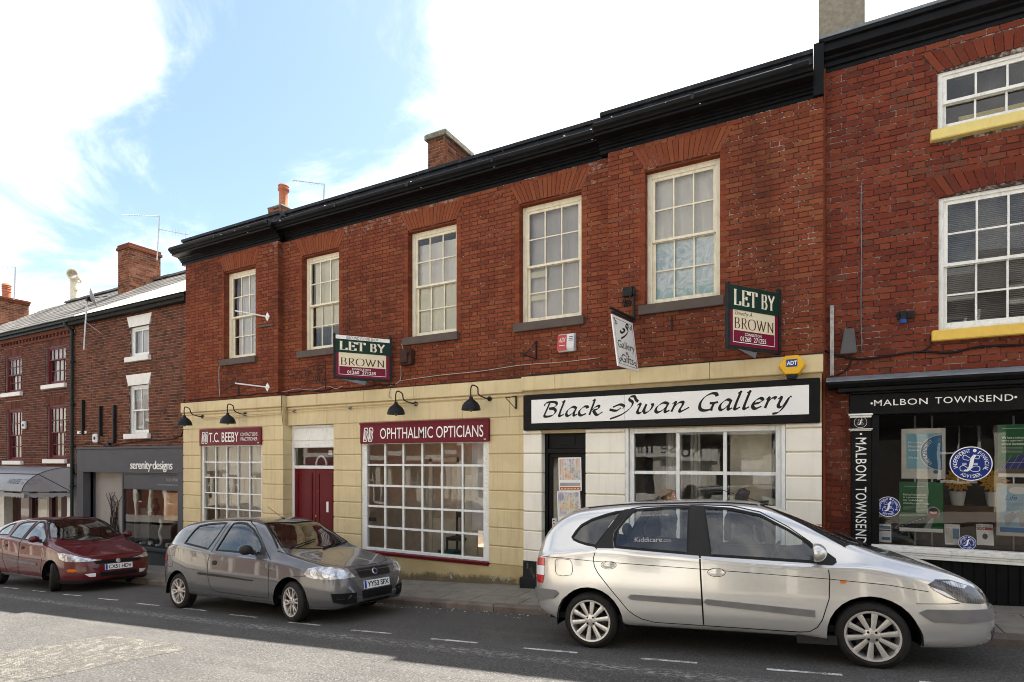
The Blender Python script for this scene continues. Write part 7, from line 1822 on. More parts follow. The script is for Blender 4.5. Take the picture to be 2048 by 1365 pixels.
class Car:
    def __init__(s, name, label, A, B, hw, T, Bl, Lw, W, paint_, inset=.2):
        A, B = Vector(A), Vector(B); f = (B - A).normalized(); l = Vector((0, 0, 1)).cross(f).normalized(); l = (l + Vector((0, 0, -.055))).normalized(); u = f.cross(l).normalized(); l = u.cross(f)
        M = Matrix((f, l, u)).transposed().to_4x4(); M.translation = A + l * hw
        s.root = empty(name, (0, 0, 0), None, label, "car"); s.root.matrix_world = M
        s.hw = hw; s.T, s.Bl, s.Lw, s.W = map(herm, (T, Bl, Lw, W)); s.paint = paint_; s.inset = inset
        s.x0, s.x1 = T[0][0], T[-1][0]
        s.mesh()
    def section(s, x):
        T, b, L_, W_ = s.T(x), s.Bl(x), s.Lw(x), s.W(x)
        b = min(b, T - .035); L_ = min(L_, b - .08); h = T - b; k = min(1, h / .5); wr = W_ - .045 - s.inset * k - .05 * (1 - k)
        m = lin(L_, b, .45)
        pts = [(0, L_ + .01), (W_ * .5, L_ + .005), (W_ - .12, L_), (W_ - .045, L_ + .02), (W_ - .012, L_ + .09), (W_, m), (W_ - .006, lin(m, b, .55)), (W_ - .018, b - .035), (W_ - .042, b),
               (lin(W_ - .045, wr, .42), b + h * .42), (lin(W_ - .045, wr, .8), b + h * .76), (wr - .035, b + h * .9), (wr - .13 * min(1, wr / .5), b + h * .965), (wr * .5, b + h * .99), (0, T)]
        return [Vector((0, -p[0], p[1])) for p in pts]
    def mesh(s):
        n = int((s.x1 - s.x0) / .045); rings = []
        for i in range(n + 1):
            t = i / n; x = s.x0 + (s.x1 - s.x0) * (t + .018 * math.sin(2 * math.pi * t) * -1)
            c = catmull(s.section(x), 3); rings.append([Vector((x, p.y, p.z)) for p in c])
        m = len(rings[0]); vs_ = [p for r in rings for p in r]
        fs = [(i * m + j, i * m + j + 1, (i + 1) * m + j + 1, (i + 1) * m + j) for i in range(n) for j in range(m - 1)]
        for r0, rev in ((0, False), (n * m, True)):   # rounded end caps
            c = len(vs_); e = rings[0] if r0 == 0 else rings[-1]; mid = sum(e, Vector()) / m; vs_.append(Vector((mid.x + (-.012 if r0 == 0 else .012), 0, mid.z)))
            for j in range(m - 1): fs.append((r0 + j, c, r0 + j + 1) if not rev else (r0 + j, r0 + j + 1, c))
        me = bpy.data.meshes.new("b"); me.from_pydata(vs_, [], fs)
        s.bm = bmesh.new(); s.bm.from_mesh(me); bmesh.ops.remove_doubles(s.bm, verts=s.bm.verts, dist=1e-5); bmesh.ops.recalc_face_normals(s.bm, faces=s.bm.faces)
        sm = sum(f.normal.y * f.calc_area() for f in s.bm.faces if f.calc_center_median().y < -.6)
        if sm > 0: bmesh.ops.reverse_faces(s.bm, faces=s.bm.faces)
        full = s.bm.copy(); geo = bmesh.ops.duplicate(full, geom=full.verts[:] + full.edges[:] + full.faces[:])['geom']
        for v in [g for g in geo if isinstance(g, bmesh.types.BMVert)]: v.co.y = -v.co.y
        bmesh.ops.reverse_faces(full, faces=[g for g in geo if isinstance(g, bmesh.types.BMFace)])
        s.bvh = BVHTree.FromBMesh(full); full.free()
        s.sidef = lambda f: f.calc_center_median().y < -.25 and f.normal.y < -.12
        s.holes = []
    def hit(s, p, d):
        d = Vector(d).normalized(); q = Vector(p) - d * 6.5
        loc, no, i, _ = s.bvh.ray_cast(q, d)
        if loc is None:
            loc, no, i, _ = s.bvh.find_nearest(Vector(p))
        return loc, no
    def side(s, x, z): return s.hit((x, -.3, z), (0, 1, 0))
    def cut_out(s, poly, axes=SIDE, filt=None):
        filt = filt or s.sidef; knife(s.bm, poly, axes, filt); s.bm.normal_update(); s.bm.verts.index_update()
        return filt
    def finish(s, glass_polys, door_polys, arches, screen, glassmat):
        for c, r in arches:
            poly = [(c[0] + r * math.cos(a), c[1] + r * math.sin(a)) for a in [2 * math.pi * k / 28 for k in range(28)]]
            fl = lambda f: f.calc_center_median().y < -(s.hw - .34)
            knife(s.bm, poly, SIDE, fl); bmesh.ops.delete(s.bm, geom=pick(s.bm, poly, SIDE, fl), context='FACES')
        for g in glass_polys: s.cut_out(g)
        for d in door_polys: s.cut_out(d)
        topf = lambda f: f.normal.z > .15 and f.calc_center_median().x > 1.2
        s.cut_out(screen, TOP, topf)
        s.bm.normal_update(); s.bm.verts.index_update()
        used = set()
        def take(name, fs, mt, sub, off=0., sides=2, parent=None):
            fs = [f for f in fs if f not in used]; used.update(fs); res = []
            if not fs: return res
            for mir in ((False, True) if sides == 2 else (None,)):
                me = faces_mesh(name, fs, off, mir is True, mir is None); me.materials.append(mt)
                o = bpy.data.objects.new(name, me); COL.objects.link(o); o.parent = parent[1 if mir else 0] if parent else s.root; res.append(o)
            return res
        gl = [pick(s.bm, g, SIDE, s.sidef) for g in glass_polys]
        for g in gl: take("window_glass", g, glassmat, None, -.006)
        take("windscreen", pick(s.bm, screen, TOP, topf), glassmat, None, -.006, 1)
        s.doors = [take("door", pick(s.bm, d, SIDE, s.sidef), s.paint, None) for d in door_polys]
        rest = [f for f in s.bm.faces if f not in used]
        take("body", rest, s.paint, None, 0, 1)
        for g in glass_polys: s.ring(g, .020, .003, M_RUB, "window_seal")
        for d in door_polys: s.line(d, .0085, .0025, M_GAP, "door_gap")
        top_ = lambda p: s.hit((p.x, p.y, 1.0), (0, 0, -1))
        def topline(pl, wd, mt, name, off=.003):
            A_, B_ = s.ribbon(s.outline(pl, closed=False), wd, off, False); s.strip(A_, B_, off, False, mt, name, top_)
        topline([(p[0], min(p[1], -.002)) for p in screen], .03, M_RUB, "screen_seal")
        c0 = screen[-3]; xn = s.x1; topline([(screen[-4][0] + .03, screen[-4][1] - .03), (screen[-4][0] + .35, -.69), (xn - .42, -.60), (xn - .26, -.47), (xn - .19, -.30), (xn - .165, -.1), (xn - .16, -.002)], .0075, M_GAP, "bonnet_gap", .002)
        for c, r in arches:
            for sg in (-1, 1):
                m = MB(); y = s.hw - .03
                m.lathe([(r - .004, 0), (r + .012, .01), (r + .012, .34), (.06, .34)], (c[0], sg * y, c[1]), (0, -sg, 0), 30, None, (0 if sg > 0 else math.pi) - 1.72, (0 if sg > 0 else math.pi) + 1.72); m.build("wheel_arch", M_WELL, s.root, smooth=60.0)
        # dark floor and bulkheads
        m = MB(); m.box(s.x0 + .25, s.x1 - .9, -s.hw + .1, s.hw - .1, .3, .36); m.build("floor_pan", M_WELL, s.root)
        s.bm.free()
    def outline(s, poly, n=3, closed=True):
        pts = []
        k = len(poly)
        for i in range(k if closed else k - 1):
            a, b = Vector(poly[i]), Vector(poly[(i + 1) % k]); c = max(1, int((b - a).length / .05))
            pts += [a.lerp(b, j / c) for j in range(c)]
        if not closed: pts.append(Vector(poly[-1]))
        return pts
    def ribbon(s, pts, wd, off, closed, inner=False):
        n = len(pts); A, B = [], []
        cen = sum(pts, Vector((0, 0))) / n
        for i in range(n):
            t = pts[(i + 1) % n if closed else min(i + 1, n - 1)] - pts[i - 1 if closed or i else 0]
            t = t.normalized() if t.length > 0 else Vector((1, 0)); nn = Vector((-t.y, t.x))
            if inner: 
                if nn.dot(cen - pts[i]) < 0: nn = -nn
                a, b = pts[i] - nn * wd * .35, pts[i] + nn * wd
            else: a, b = pts[i] - nn * wd / 2, pts[i] + nn * wd / 2
            A.append(a); B.append(b)
        return A, B
    def both(s, vs_, fs, mt, name, parents=None, smooth=True):
        for k, sg in enumerate((1, -1)):
            m = MB(); m.add([(v.x, v.y * sg, v.z) for v in vs_], fs if sg == 1 else [tuple(reversed(f)) for f in fs])
            o = m.build(name, mt, parents[k] if parents else s.root)
            if smooth: o.data.polygons.foreach_set("use_smooth", [True] * len(o.data.polygons))
    def strip(s, A, B, off, closed, mt, name, proj=None, sides=2, parents=None):
        proj = proj or (lambda p: s.side(p.x, p.y)); vs_ = []
        for a, b in zip(A, B):
            for p in (a, b): h, no = proj(p); vs_.append(h + no * off)
        n = len(A); fs = [(2 * i, 2 * ((i + 1) % n), 2 * ((i + 1) % n) + 1, 2 * i + 1) for i in range(n if closed else n - 1)]
        if sides == 2: s.both(vs_, fs, mt, name, parents)
        else: m = MB(); m.add(vs_, fs); m.build(name, mt, s.root)
    def ring(s, poly, wd, off, mt, name): A, B = s.ribbon(s.outline(poly), wd, off, True, True); s.strip(A, B, off, True, mt, name)
    def line(s, poly, wd, off, mt, name, closed=True): A, B = s.ribbon(s.outline(poly, closed=closed), wd, off, closed); s.strip(A, B, off, closed, mt, name)
    def patch(s, poly, off, mt, name, axes=SIDE, d=(0, 1, 0), sides=2, res=.04, thick=.0, parents=None, bulge=0.):
        """fills a polygon with a fine grid and lays it on the body"""
        e, u = axes; bm = bmesh.new()
        bm.faces.new([bm.verts.new((p[0], p[1], 0)) for p in poly])
        xs = [p[0] for p in poly]; ys = [p[1] for p in poly]
        for k in range(int((max(xs) - min(xs)) / res) + 1): bmesh.ops.bisect_plane(bm, geom=bm.verts[:] + bm.edges[:] + bm.faces[:], plane_co=(min(xs) + res * (k + .5), 0, 0), plane_no=(1, 0, 0))
        for k in range(int((max(ys) - min(ys)) / res) + 1): bmesh.ops.bisect_plane(bm, geom=bm.verts[:] + bm.edges[:] + bm.faces[:], plane_co=(0, min(ys) + res * (k + .5), 0), plane_no=(0, 1, 0))
        d = Vector(d).normalized(); bd = {}; cen = Vector((sum(xs) / len(xs), sum(ys) / len(ys), 0)); rad = max((Vector((p[0], p[1], 0)) - cen).length for p in poly)
        bm.verts.index_update()
        out = []
        for v in bm.verts:
            h, no = s.hit(e * v.co.x + u * v.co.y, d); b_ = bulge * max(0, 1 - ((v.co - cen).length / rad) ** 2)
            out.append(h + no * (off + b_))
        fs = [tuple(v.index for v in f.verts) for f in bm.faces]
        if thick > 0:
            be = [ed for ed in bm.edges if ed.is_boundary]; mp = {}
            for ed in be:
                for v in ed.verts:
                    if v.index not in mp: h, no = s.hit(e * v.co.x + u * v.co.y, d); mp[v.index] = len(out); out.append(h - no * .004)
            for ed in be: a, b = ed.verts[0].index, ed.verts[1].index; fs.append((a, b, mp[b], mp[a]))
        bm.free()
        if sides == 2:
            for k, sg in enumerate((1, -1)):
                m = MB(); m.add([(v.x, v.y * sg, v.z) for v in out], fs); m.build(name, mt, parents[k] if parents else s.root, smooth=35.0, fix=True)
        else:
            m = MB(); m.add(out, fs); return m.build(name, mt, s.root, smooth=35.0, fix=True)
    def diag(s, pts3, off, mt, name, d, **k):
        """polygon given by approximate 3D corners, laid onto the body along direction d"""
        d = Vector(d).normalized(); e = Vector((-d.y, d.x, 0)).normalized(); u = d.cross(e); u = u if u.z > 0 else -u
        e = e if True else e
        return s.patch([(Vector(p).dot(e), Vector(p).dot(u)) for p in pts3], off, mt, name, (e, u), d, **k)
    def wheel(s, x, z, r, rim, spokes, style, steer=0., wd=.19, track=None):
        for sg in (-1, 1):
            wp = empty("wheel", (0, 0, 0), s.root); y = (track or s.hw - .035)
            wp.location = (x, sg * (y - wd / 2), z); wp.rotation_euler = (0, 0, steer)
            o_ = -sg    # outward is sg*y
            A = Vector((0, sg, 0)); h = wd / 2
            m = MB(); sh = .75 * (r - rim)
            prof = [(rim - .012, -h + .015), (rim + .01, -h), (rim + sh * .5, -h - .004), (r - .02, -h + .012), (r - .003, -h + .03), (r, -h + .05)]
            for k in range(4):
                c = -h + .05 + (k + .5) * (2 * h - .1) / 4; prof += [(r, c - .008), (r - .007, c - .005), (r - .007, c + .005), (r, c + .008)]
            prof += [(r, h - .05), (r - .003, h - .03), (r - .02, h - .012), (rim + sh * .5, h + .004), (rim + .01, h), (rim - .012, h - .015)]
            m.lathe(prof, (0, 0, 0), A, 44); m.build("tyre", M_TYRE, wp, smooth=40.0)
            m = MB(); m.lathe([(rim + .004, h - .014), (rim + .004, h - .004), (rim - .014, h - .006), (rim - .024, h - .03), (rim - .03, h - .09), (rim - .03, -h + .02)], (0, 0, 0), A, 44)
            hb = h - .022
            m.lathe([(0, hb + .006), (.055, hb + .004), (.072, hb - .004), (.075, hb - .03)], (0, 0, 0), A, 28)
            def pol(a, rr, hh): return Vector((math.cos(a) * rr, hh * sg, math.sin(a) * rr))
            for k in range(spokes):
                a = 2 * math.pi * k / spokes + .15
                if style == 'ten':
                    w0, w1 = .017, .027; segs = [(a, a)]
                elif style == 'fork':
                    w0, w1 = .013, .013; segs = [(a - .10, a - .20), (a + .10, a + .20)]
                else: w0, w1 = .012, .014; segs = [(a, a)]
                for a0, a1 in segs:
                    p0, p1 = pol(a0, .06, hb), pol(a1, rim - .012, h - .016); t = (p1 - p0).normalized(); n_ = t.cross(A).normalized()
                    v = [p0 - n_ * w0, p0 + n_ * w0, p1 + n_ * w1, p1 - n_ * w1]; bk_ = A * -.028; c_ = A * .006
                    m.add(v + [q + bk_ for q in v] + [p0 + c_, p1 + c_ * .4], [(0, 8, 9, 3), (8, 1, 2, 9), (0, 3, 7, 4), (1, 5, 6, 2), (3, 9, 2, 6, 7), (0, 4, 5, 1, 8)])
            m.build("rim", M_ALLOY, wp, smooth=38.0, fix=True)
            m = MB()
            for k in range(4 if style != 'multi' else 4): c = pol(2 * math.pi * (k + .5) / 4, .045, hb + .003); m.lathe([(0, .003), (.011, .003), (.011, -.01)], c, A, 10)
            m.build("wheel_bolts", M_GAP, wp)
            m = MB(); m.lathe([(0, .0085), (.021, .008), (.022, .0)], A * hb, A, 16); m.build("hub_badge", M_STEEL, wp, smooth=40.0)
            m = MB(); m.lathe([(0.0, h - .075), (.15, h - .075), (.15, h - .1), (0, h - .1)], (0, 0, 0), A, 28); m.build("brake_disc", mat("brake_iron", (.05, .045, .04), .5, metal=.7), wp)
    def plate(s, c, wd, ht, txt, tilt, name="number_plate"):
        o = empty(name, (0, 0, 0), s.root); fr = Frame(Vector(c) + Vector((0, -wd / 2, -ht / 2)), (0, 1, 0), (math.sin(tilt) * -1, 0, math.cos(tilt)), (math.cos(tilt), 0, math.sin(tilt)))
        m = MB(); fr.slab(m, 0, wd, 0, ht, -.012, 0); m.build("plate", mat("white_plate", (.74, .75, .76), .35, .02, 4, 50, .02), o)
        m = MB(); fr.rect(m, .004, wd * .085, .004, ht - .004, .0015); m.build("blue_flash", mat("plate_blue", (.01, .05, .35), .4), o)
        m = MB(); fr.poly(m, fit(text_poly(txt, 1, .95, 0, .022), wd * .12, wd * .965, ht * .16, ht * .84), .002); m.build("plate_lettering", M_BLK, o)
    def seats(s, xs, zt):
        for x, z in xs:
            for y in (-.36, .36):
                o = empty("seat", (0, 0, 0), s.root)
                m = MB(); m.ball((x + .22, y, .52), .27, .25, .13, 16, 8); m.build("cushion", M_SEAT, o, smooth=True)
                m = MB(); m.tube([(x + .02, y, .5), (x - .06, y, .75), (x - .14, y, z - .22)], [.2, .23, .19], 12); bk_ = m.build("seat_back", M_SEAT, o, smooth=True); bk_.scale = (.62, 1, 1); bk_.location.x = x * .38 - .02
                m = MB(); m.ball((x - .17, y, z - .06), .06, .13, .085, 14, 8); m.tube([(x - .15, y - .05, z - .22), (x - .16, y - .05, z - .1)], .008, 5); m.tube([(x - .15, y + .05, z - .22), (x - .16, y + .05, z - .1)], .008, 5); m.build("head_restraint", M_SEAT, o, smooth=True)
    def cabin(s, xd, zd, yw=-.36):
        m = MB(); w_ = s.hw - .1; m.prism([(xd - .28, zd - .32), (xd + .55, zd - .32), (xd + .62, zd - .02), (xd + .1, zd + .035), (xd - .18, zd + .01), (xd - .28, zd - .08)], 'y', -w_, w_); m.build("dashboard", M_DASH, s.root, bevel=.02)
        m = MB(); c = Vector((xd - .36, yw, zd - .02)); ax = Vector((-.85, 0, .5)).normalized(); e = Vector((0, 1, 0)); g = ax.cross(e)
        m.tube([c + (e * math.cos(t) + g * math.sin(t)) * .185 for t in [k * 6.2832 / 22 for k in range(23)]], .014, 6); m.bar(c - e * .18, c + e * .18, .03, .015); m.tube([c, c - ax * .2], .03, 8); m.build("steering_wheel", M_DASH, s.root)
    def mirror(s, x, z, y, mt, sx=.12, sy=.09, sz=.075):
        for sg in (-1, 1):
            m = MB(); m.ball((x, sg * (y + .1), z + .02), sx * .62, sy * 1.05, sz, 18, 12); m.v = [(q[0] if q[0] > x - .03 else x - .03, q[1], q[2]) for q in m.v]
            o = m.build("door_mirror", mt, s.root, smooth=50.0)
            m = MB(); m.tube([(x + .02, sg * (y - .03), z - .03), (x + .01, sg * (y + .06), z)], [.04, .03], 8); m.build("mirror_stalk", M_TRIM, o)
            m = MB(); m.add([(x - .031, sg * (y + .1) + a * sy * .85, z + .02 + b * sz * .75) for a, b in ((-1, -.7), (.8, -1), (1, .7), (-.8, 1))], [(0, 1, 2, 3)]); m.build("mirror_glass", mat("mirror_silver", (.8, .8, .8), .03, 0, metal=1.), o)
    def wipers(s, pts):
        m = MB()
        for a, b in pts:
            q = []
            for t in range(9):
                x, y = lin(a[0], b[0], t / 8), lin(a[1], b[1], t / 8); h, no = s.hit((x, y, 1.0), (0, 0, -1)); q.append(h + no * (.018 if 0 < t < 8 else .012))
            m.tube(q, .009, 5); m.ball(q[0], .02, .02, .015, 8, 6)
        m.build("wiper", M_TRIM, s.root)
M_RUB = mat("black_rubber", (.012, .012, .012), .55); M_GAP = mat("panel_gap", (.006, .006, .006), .8); M_WELL = mat("wheel_well", (.008, .008, .008), .9); M_TYRE = mat("tyre_rubber", (.018, .017, .016), .75, .2, 20, 120, .25, .003, dirt=.25, dirtcol=(.06, .055, .045))
M_ALLOY = mat("silver_alloy", (.58, .56, .54), .32, .06, 10, 90, .05, .001, metal=.75, dirt=.15, dirtcol=(.12, .09, .06)); M_TRIM = mat("black_plastic_trim", (.022, .021, .021), .55); M_SEAT = mat("grey_seat_cloth", (.2, .19, .18), .9, .2, 12); M_DASH = mat("dashboard_plastic", (.06, .06, .06), .6)
M_CARGL = glass("car_glass", (.90, .94, .92), 1.2, 0., .012); M_CARGLD = glass("car_glass_dark", (.62, .68, .66), 1.3, 0., .012)
M_AMB = mat("amber_lens", (.55, .14, .01), .15); M_REDL = mat("red_lens", (.42, .008, .012), .12, spec=.6, coat=.6); M_CLR = mat("clear_lens", (.72, .72, .74), .12, spec=.6, coat=.6); M_PLGREY = mat("grey_bumper_plastic", (.15, .145, .145), .5)
def lampmat(name, base, dark, metal=.55, coat=1.0):
    t = NT(name); p = t.obj()
    wv = t.n("ShaderNodeTexWave"); wv.inputs["Scale"].default_value = 16; wv.inputs["Distortion"].default_value = 2.5; t.l(p, wv.inputs["Vector"])
    n = t.noise(p, 11, 2); c = t.mix(t.range(n, .38, .62), dark, base); c = t.mix(t.math('MULTIPLY', wv.outputs["Fac"], .35), c, tuple(min(1, x * 1.3) for x in base))
    t.bsdf(c, .16, metal, .4, coat); return t.m
M_BOWL = mat("chrome_bowl", (.5, .51, .53), .18, .1, 30, 90, .3, .004, metal=.9)
M_LAMP = lampmat("headlamp_reflector", (.52, .53, .55), (.13, .135, .145), .35); M_LAMPD = lampmat("dark_headlamp_reflector", (.10, .105, .12), (.008, .008, .01), 0., .35)
P_SILVER = paint("silver_champagne_paint", (.49, .485, .47), .35, .2, .6, .5); P_GREY = paint("steel_grey_paint", (.078, .079, .085), .5, .22, .4, .3, .75); P_RED = paint("dark_cherry_paint", (.07, .003, .007), .35, .2, .0, .1, .45)

# --- silver people carrier
A, B = gpt(1182, 1299), gpt(1757, 1341)
sc_ = Car("parked_car", "silver people carrier parked nearest, in front of the gallery", A, B, .865,
 [(-.74, .60), (-.725, .80), (-.69, .98), (-.60, 1.20), (-.48, 1.36), (-.33, 1.47), (-.18, 1.53), (.1, 1.56), (.5, 1.585), (.9, 1.59), (1.3, 1.58), (1.6, 1.555), (1.82, 1.515), (2.05, 1.42), (2.35, 1.25), (2.6, 1.115), (2.78, 1.03), (2.9, .99), (3.1, .93), (3.3, .86), (3.45, .785), (3.55, .71), (3.62, .62), (3.66, .53), (3.68, .44)],
 [(-.74, .58), (-.70, .95), (-.5, 1.03), (-.2, 1.06), (.1, 1.09), (.7, 1.05), (1.2, 1.005), (1.7, .965), (2.2, .94), (2.6, .93), (3.0, .845), (3.3, .76), (3.5, .68), (3.68, .42)],
 [(-.74, .40), (-.6, .34), (-.4, .28), (0, .27), (.4, .262), (2.0, .245), (2.3, .215), (3.1, .195), (3.4, .2), (3.6, .24), (3.68, .32)],
 [(-.74, .50), (-.70, .63), (-.6, .74), (-.4, .815), (0, .855), (.6, .865), (1.8, .865), (2.5, .86), (2.9, .845), (3.2, .80), (3.4, .735), (3.55, .63), (3.64, .48), (3.68, .30)], P_SILVER)
q1 = [(-.205, 1.20), (-.16, 1.27), (-.10, 1.335), (.02, 1.395), (.18, 1.445), (.30, 1.472), (.375, 1.482), (.30, 1.37), (.09, 1.10), (-.02, 1.118), (-.117, 1.145), (-.18, 1.17)]
q2 = [(.305, 1.09), (.285, 1.17), (.295, 1.25), (.40, 1.385), (.47, 1.46), (.53, 1.49), (.8, 1.505), (1.09, 1.506), (1.07, 1.022)]
q3 = [(1.222, 1.502), (1.5, 1.475), (1.77, 1.405), (2.016, 1.257), (2.17, 1.145), (2.25, 1.06), (2.235, .945), (1.28, 1.005)]
d1 = [(.098, 1.079), (.065, .97), (.075, .89), (.113, .816), (.256, .636), (.425, .433), (.49, .385), (.563, .349), (.699, .319), (1.179, .312), (1.179, 1.522), (.6, 1.52), (.47, 1.503), (.40, 1.47)]
d2 = [(1.186, .312), (2.05, .298), (2.131, .306), (2.2, .35), (2.247, .422), (2.316, .621), (2.333, .803), (2.327, .95), (2.2, 1.135), (2.016, 1.283), (1.77, 1.432), (1.5, 1.502), (1.186, 1.522)]
scr = [(1.87, .01), (1.83, -.3), (1.785, -.53), (2.15, -.632), (2.49, -.725), (2.62, -.60), (2.73, -.40), (2.80, -.2), (2.82, .01)]
sc_.finish([q1, q2, q3], [d1, d2], [((-.01, .29), .372), ((2.648, .28), .372)], scr, M_CARGL)
sc_.patch([(.075, 1.085), (.385, 1.492), (.47, 1.50), (.525, 1.497), (.40, 1.40), (.285, 1.255), (.275, 1.17), (.295, 1.08)], .004, M_TRIM, "pillar_trim"); sc_.patch([(1.068, 1.015), (1.088, 1.515), (1.225, 1.511), (1.285, .998)], .004, M_TRIM, "pillar_trim")
sc_.patch([(2.17, 1.15), (2.30, 1.07), (2.40, .985), (2.405, .95), (2.37, .925), (2.24, .93), (2.25, 1.06)], .004, M_TRIM, "mirror_base"); sc_.mirror(2.235, 1.035, .86, P_SILVER, .14, .10, .085)
for d, xa_, xb_, za_, zb_ in ((sc_.doors[0], .43, 1.172, .60, .578), (sc_.doors[1], 1.193, 2.19, .578, .507)): sc_.patch([(xa_, za_ - .03), (xa_ + .03, za_), (xb_, zb_), (xb_, zb_ - .062), (xa_ + .04, za_ - .055)], .016, M_PLGREY, "side_moulding", thick=1, parents=d)
for d, x_, z_ in ((sc_.doors[0], .235, .905), (sc_.doors[1], 1.335, .845)): sc_.patch([(x_ + .075 * math.cos(t), z_ + .032 * math.sin(t)) for t in [k * 6.2832 / 18 for k in range(18)]], .004, P_SILVER, "door_handle", thick=1, parents=d, bulge=.026, res=.02); sc_.line([(x_ + .085 * math.cos(t), z_ + .042 * math.sin(t)) for t in [k * 6.2832 / 20 for k in range(20)]], .005, .002, M_GAP, "handle_recess")
sc_.line([(-.62, .985), (-.3, .975), (.06, .945), (.8, .90), (1.6, .85), (2.33, .80), (2.8, .755), (3.1, .70)], .006, .002, M_GAP, "crease_shade_line", False)  # dark ribbon laid on as the shade of a body crease
sc_.line([(-.395, .93), (-.39, .82), (-.37, .785), (-.3, .775), (-.2, .79), (-.18, .83), (-.185, .92), (-.21, .955), (-.3, .965), (-.37, .96)], .006, .002, M_GAP, "fuel_flap", True)
sc_.diag([(-.64, -.70, .97), (-.55, -.77, .97), (-.545, -.77, .88), (-.65, -.68, .88)], .006, M_REDL, "tail_lamp", (1, 1, 0), thick=1, res=.03); sc_.diag([(-.65, -.68, .878), (-.545, -.77, .878), (-.55, -.77, .775), (-.66, -.66, .775)], .006, M_CLR, "tail_lamp", (1, 1, 0), thick=1, res=.03); sc_.diag([(-.66, -.66, .773), (-.55, -.77, .773), (-.575, -.76, .68), (-.66, -.66, .69)], .006, M_REDL, "tail_lamp", (1, 1, 0), thick=1, res=.03)
sc_.diag([(-.72, -.55, .60), (-.6, -.74, .62), (-.40, -.81, .615), (-.36, -.82, .58), (-.42, -.81, .52), (-.6, -.74, .49), (-.72, -.55, .48)], .02, M_PLGREY, "rear_bumper_strip", (.7, 1, 0), thick=1)
sc_.diag([(3.0, -.82, .515), (3.06, -.80, .545), (3.35, -.72, .54), (3.6, -.5, .53), (3.67, -.22, .53), (3.68, -.02, .53), (3.68, -.02, .44), (3.67, -.22, .44), (3.6, -.5, .44), (3.35, -.72, .43), (3.1, -.80, .435)], .018, M_PLGREY, "bumper_strip", (-.75, 1, 0), thick=1)
sc_.diag([(3.10, -.80, .765), (3.16, -.77, .80), (3.27, -.71, .795), (3.40, -.60, .735), (3.52, -.46, .64), (3.56, -.42, .59), (3.45, -.60, .585), (3.33, -.70, .60), (3.22, -.76, .65), (3.14, -.79, .71)], .008, M_LAMPD, "headlight", (-.6, 1, 0), thick=1, res=.025)
sc_.diag([(3.20, -.75, .782), (3.27, -.71, .782), (3.37, -.62, .738), (3.34, -.66, .718), (3.26, -.72, .742)], .011, M_LAMP, "headlight_reflector", (-.6, 1, 0), thick=1, res=.025); sc_.diag([(3.11, -.80, .745), (3.20, -.76, .70), (3.28, -.72, .63), (3.22, -.76, .66), (3.14, -.79, .71)], .0105, M_CLR, "indicator_lens", (-.6, 1, 0), res=.03)
sc_.line([(2.995, .595), (3.25, .595), (3.33, .60)], .006, .002, M_GAP, "bumper_gap", False)
sc_.patch([(2.44 + .028 * math.cos(t), .775 + .014 * math.sin(t)) for t in [k * 6.2832 / 12 for k in range(12)]], .006, M_AMB, "side_repeater", thick=1, res=.02)
sc_.diag([(3.55, -.55, .34), (3.60, -.46, .36), (3.63, -.36, .34), (3.62, -.38, .27), (3.57, -.5, .25)], .005, mat("lamp_recess", (.06, .06, .065), .3), "fog_lamp", (-1, 1, 0), thick=1, res=.03); sc_.diag([(3.6, -.3, .70), (3.61, .3, .70), (3.64, .26, .62), (3.64, -.26, .62)], .006, M_TRIM, "grille", (-1, 0, 0), sides=1); sc_.plate((3.70, 0, .38), .5, .105, "YJ52 KZG", -.1) if False else None
sc_.seats([(.35, 1.28), (1.22, 1.30)], 1.3); sc_.cabin(2.2, .97, -.38); sc_.mirror
sc_.wheel(-.01, .295, .300, .222, 10, 'ten', 0); sc_.wheel(2.648, .288, .300, .222, 10, 'ten', R(-2))
sc_.wipers([((2.63, -.55), (2.45, -.2)), ((2.74, .0), (2.55, .42))])
sc_.diag([(2.47, -.74, 1.02), (2.60, -.62, 1.02), (2.74, -.40, 1.0), (2.82, -.15, 1.0), (2.83, 0, 1.0), (2.90, 0, 1.0), (2.88, -.2, 1.0), (2.80, -.45, 1.0), (2.66, -.66, 1.0)], .003, M_TRIM, "scuttle", (0, .02, -1), res=.05)
for y0 in (-.57, .57):
    m = MB(); q = []
    for k in range(14): x_ = lin(-.05, 1.75, k / 13); h, no = sc_.hit((x_, y0 * (1 - .06 * abs(k - 7) / 7), 1.5), (0, 0, -1)); q.append(h + Vector((0, 0, .004)))
    m.tube(q, .009, 6); m.build("roof_strip", M_TRIM, sc_.root, smooth=True)
m = MB(); h, no = sc_.hit((1.80, -.15, 1.5), (0, 0, -1)); m.tube([h, h + Vector((-.42, -.02, .16))], .004, 5); m.box(h.x - .03, h.x + .06, h.y - .03, h.y + .03, h.z, h.z + .025); m.build("aerial", M_TRIM, sc_.root)
m = MB(); sl = [sc_.side(x_, z_) for x_, z_ in ((.40, .275), (2.02, .255))]; m.box(2.02, 2.36, -.83, -.70, .19, .27); m.build("sill_guard", M_TRIM, sc_.root)
# sticker print in the rear door glass
def window_print(car, lines, x0, x1, z0, off=.004):
    m = MB()
    for txt, za, h_, wa, wb in lines:
        vs_, fs = fit(text_poly(txt, 1), lin(x0, x1, wa), lin(x0, x1, wb), z0 + za, z0 + za + h_)
        m.add([car.side(a, b)[0] + Vector((0, -off, 0)) for a, b in vs_], fs)
    m.build("sticker_print", mat("white_sticker_ink", (.36, .36, .36), .6), car.root)
window_print(sc_, [("Kiddicare", .0, .05, .2, .8), (".com", .0, .025, .82, .98), ("Big Savings for Little People", .27, .022, .3, .95)], .42, .90, 1.145)

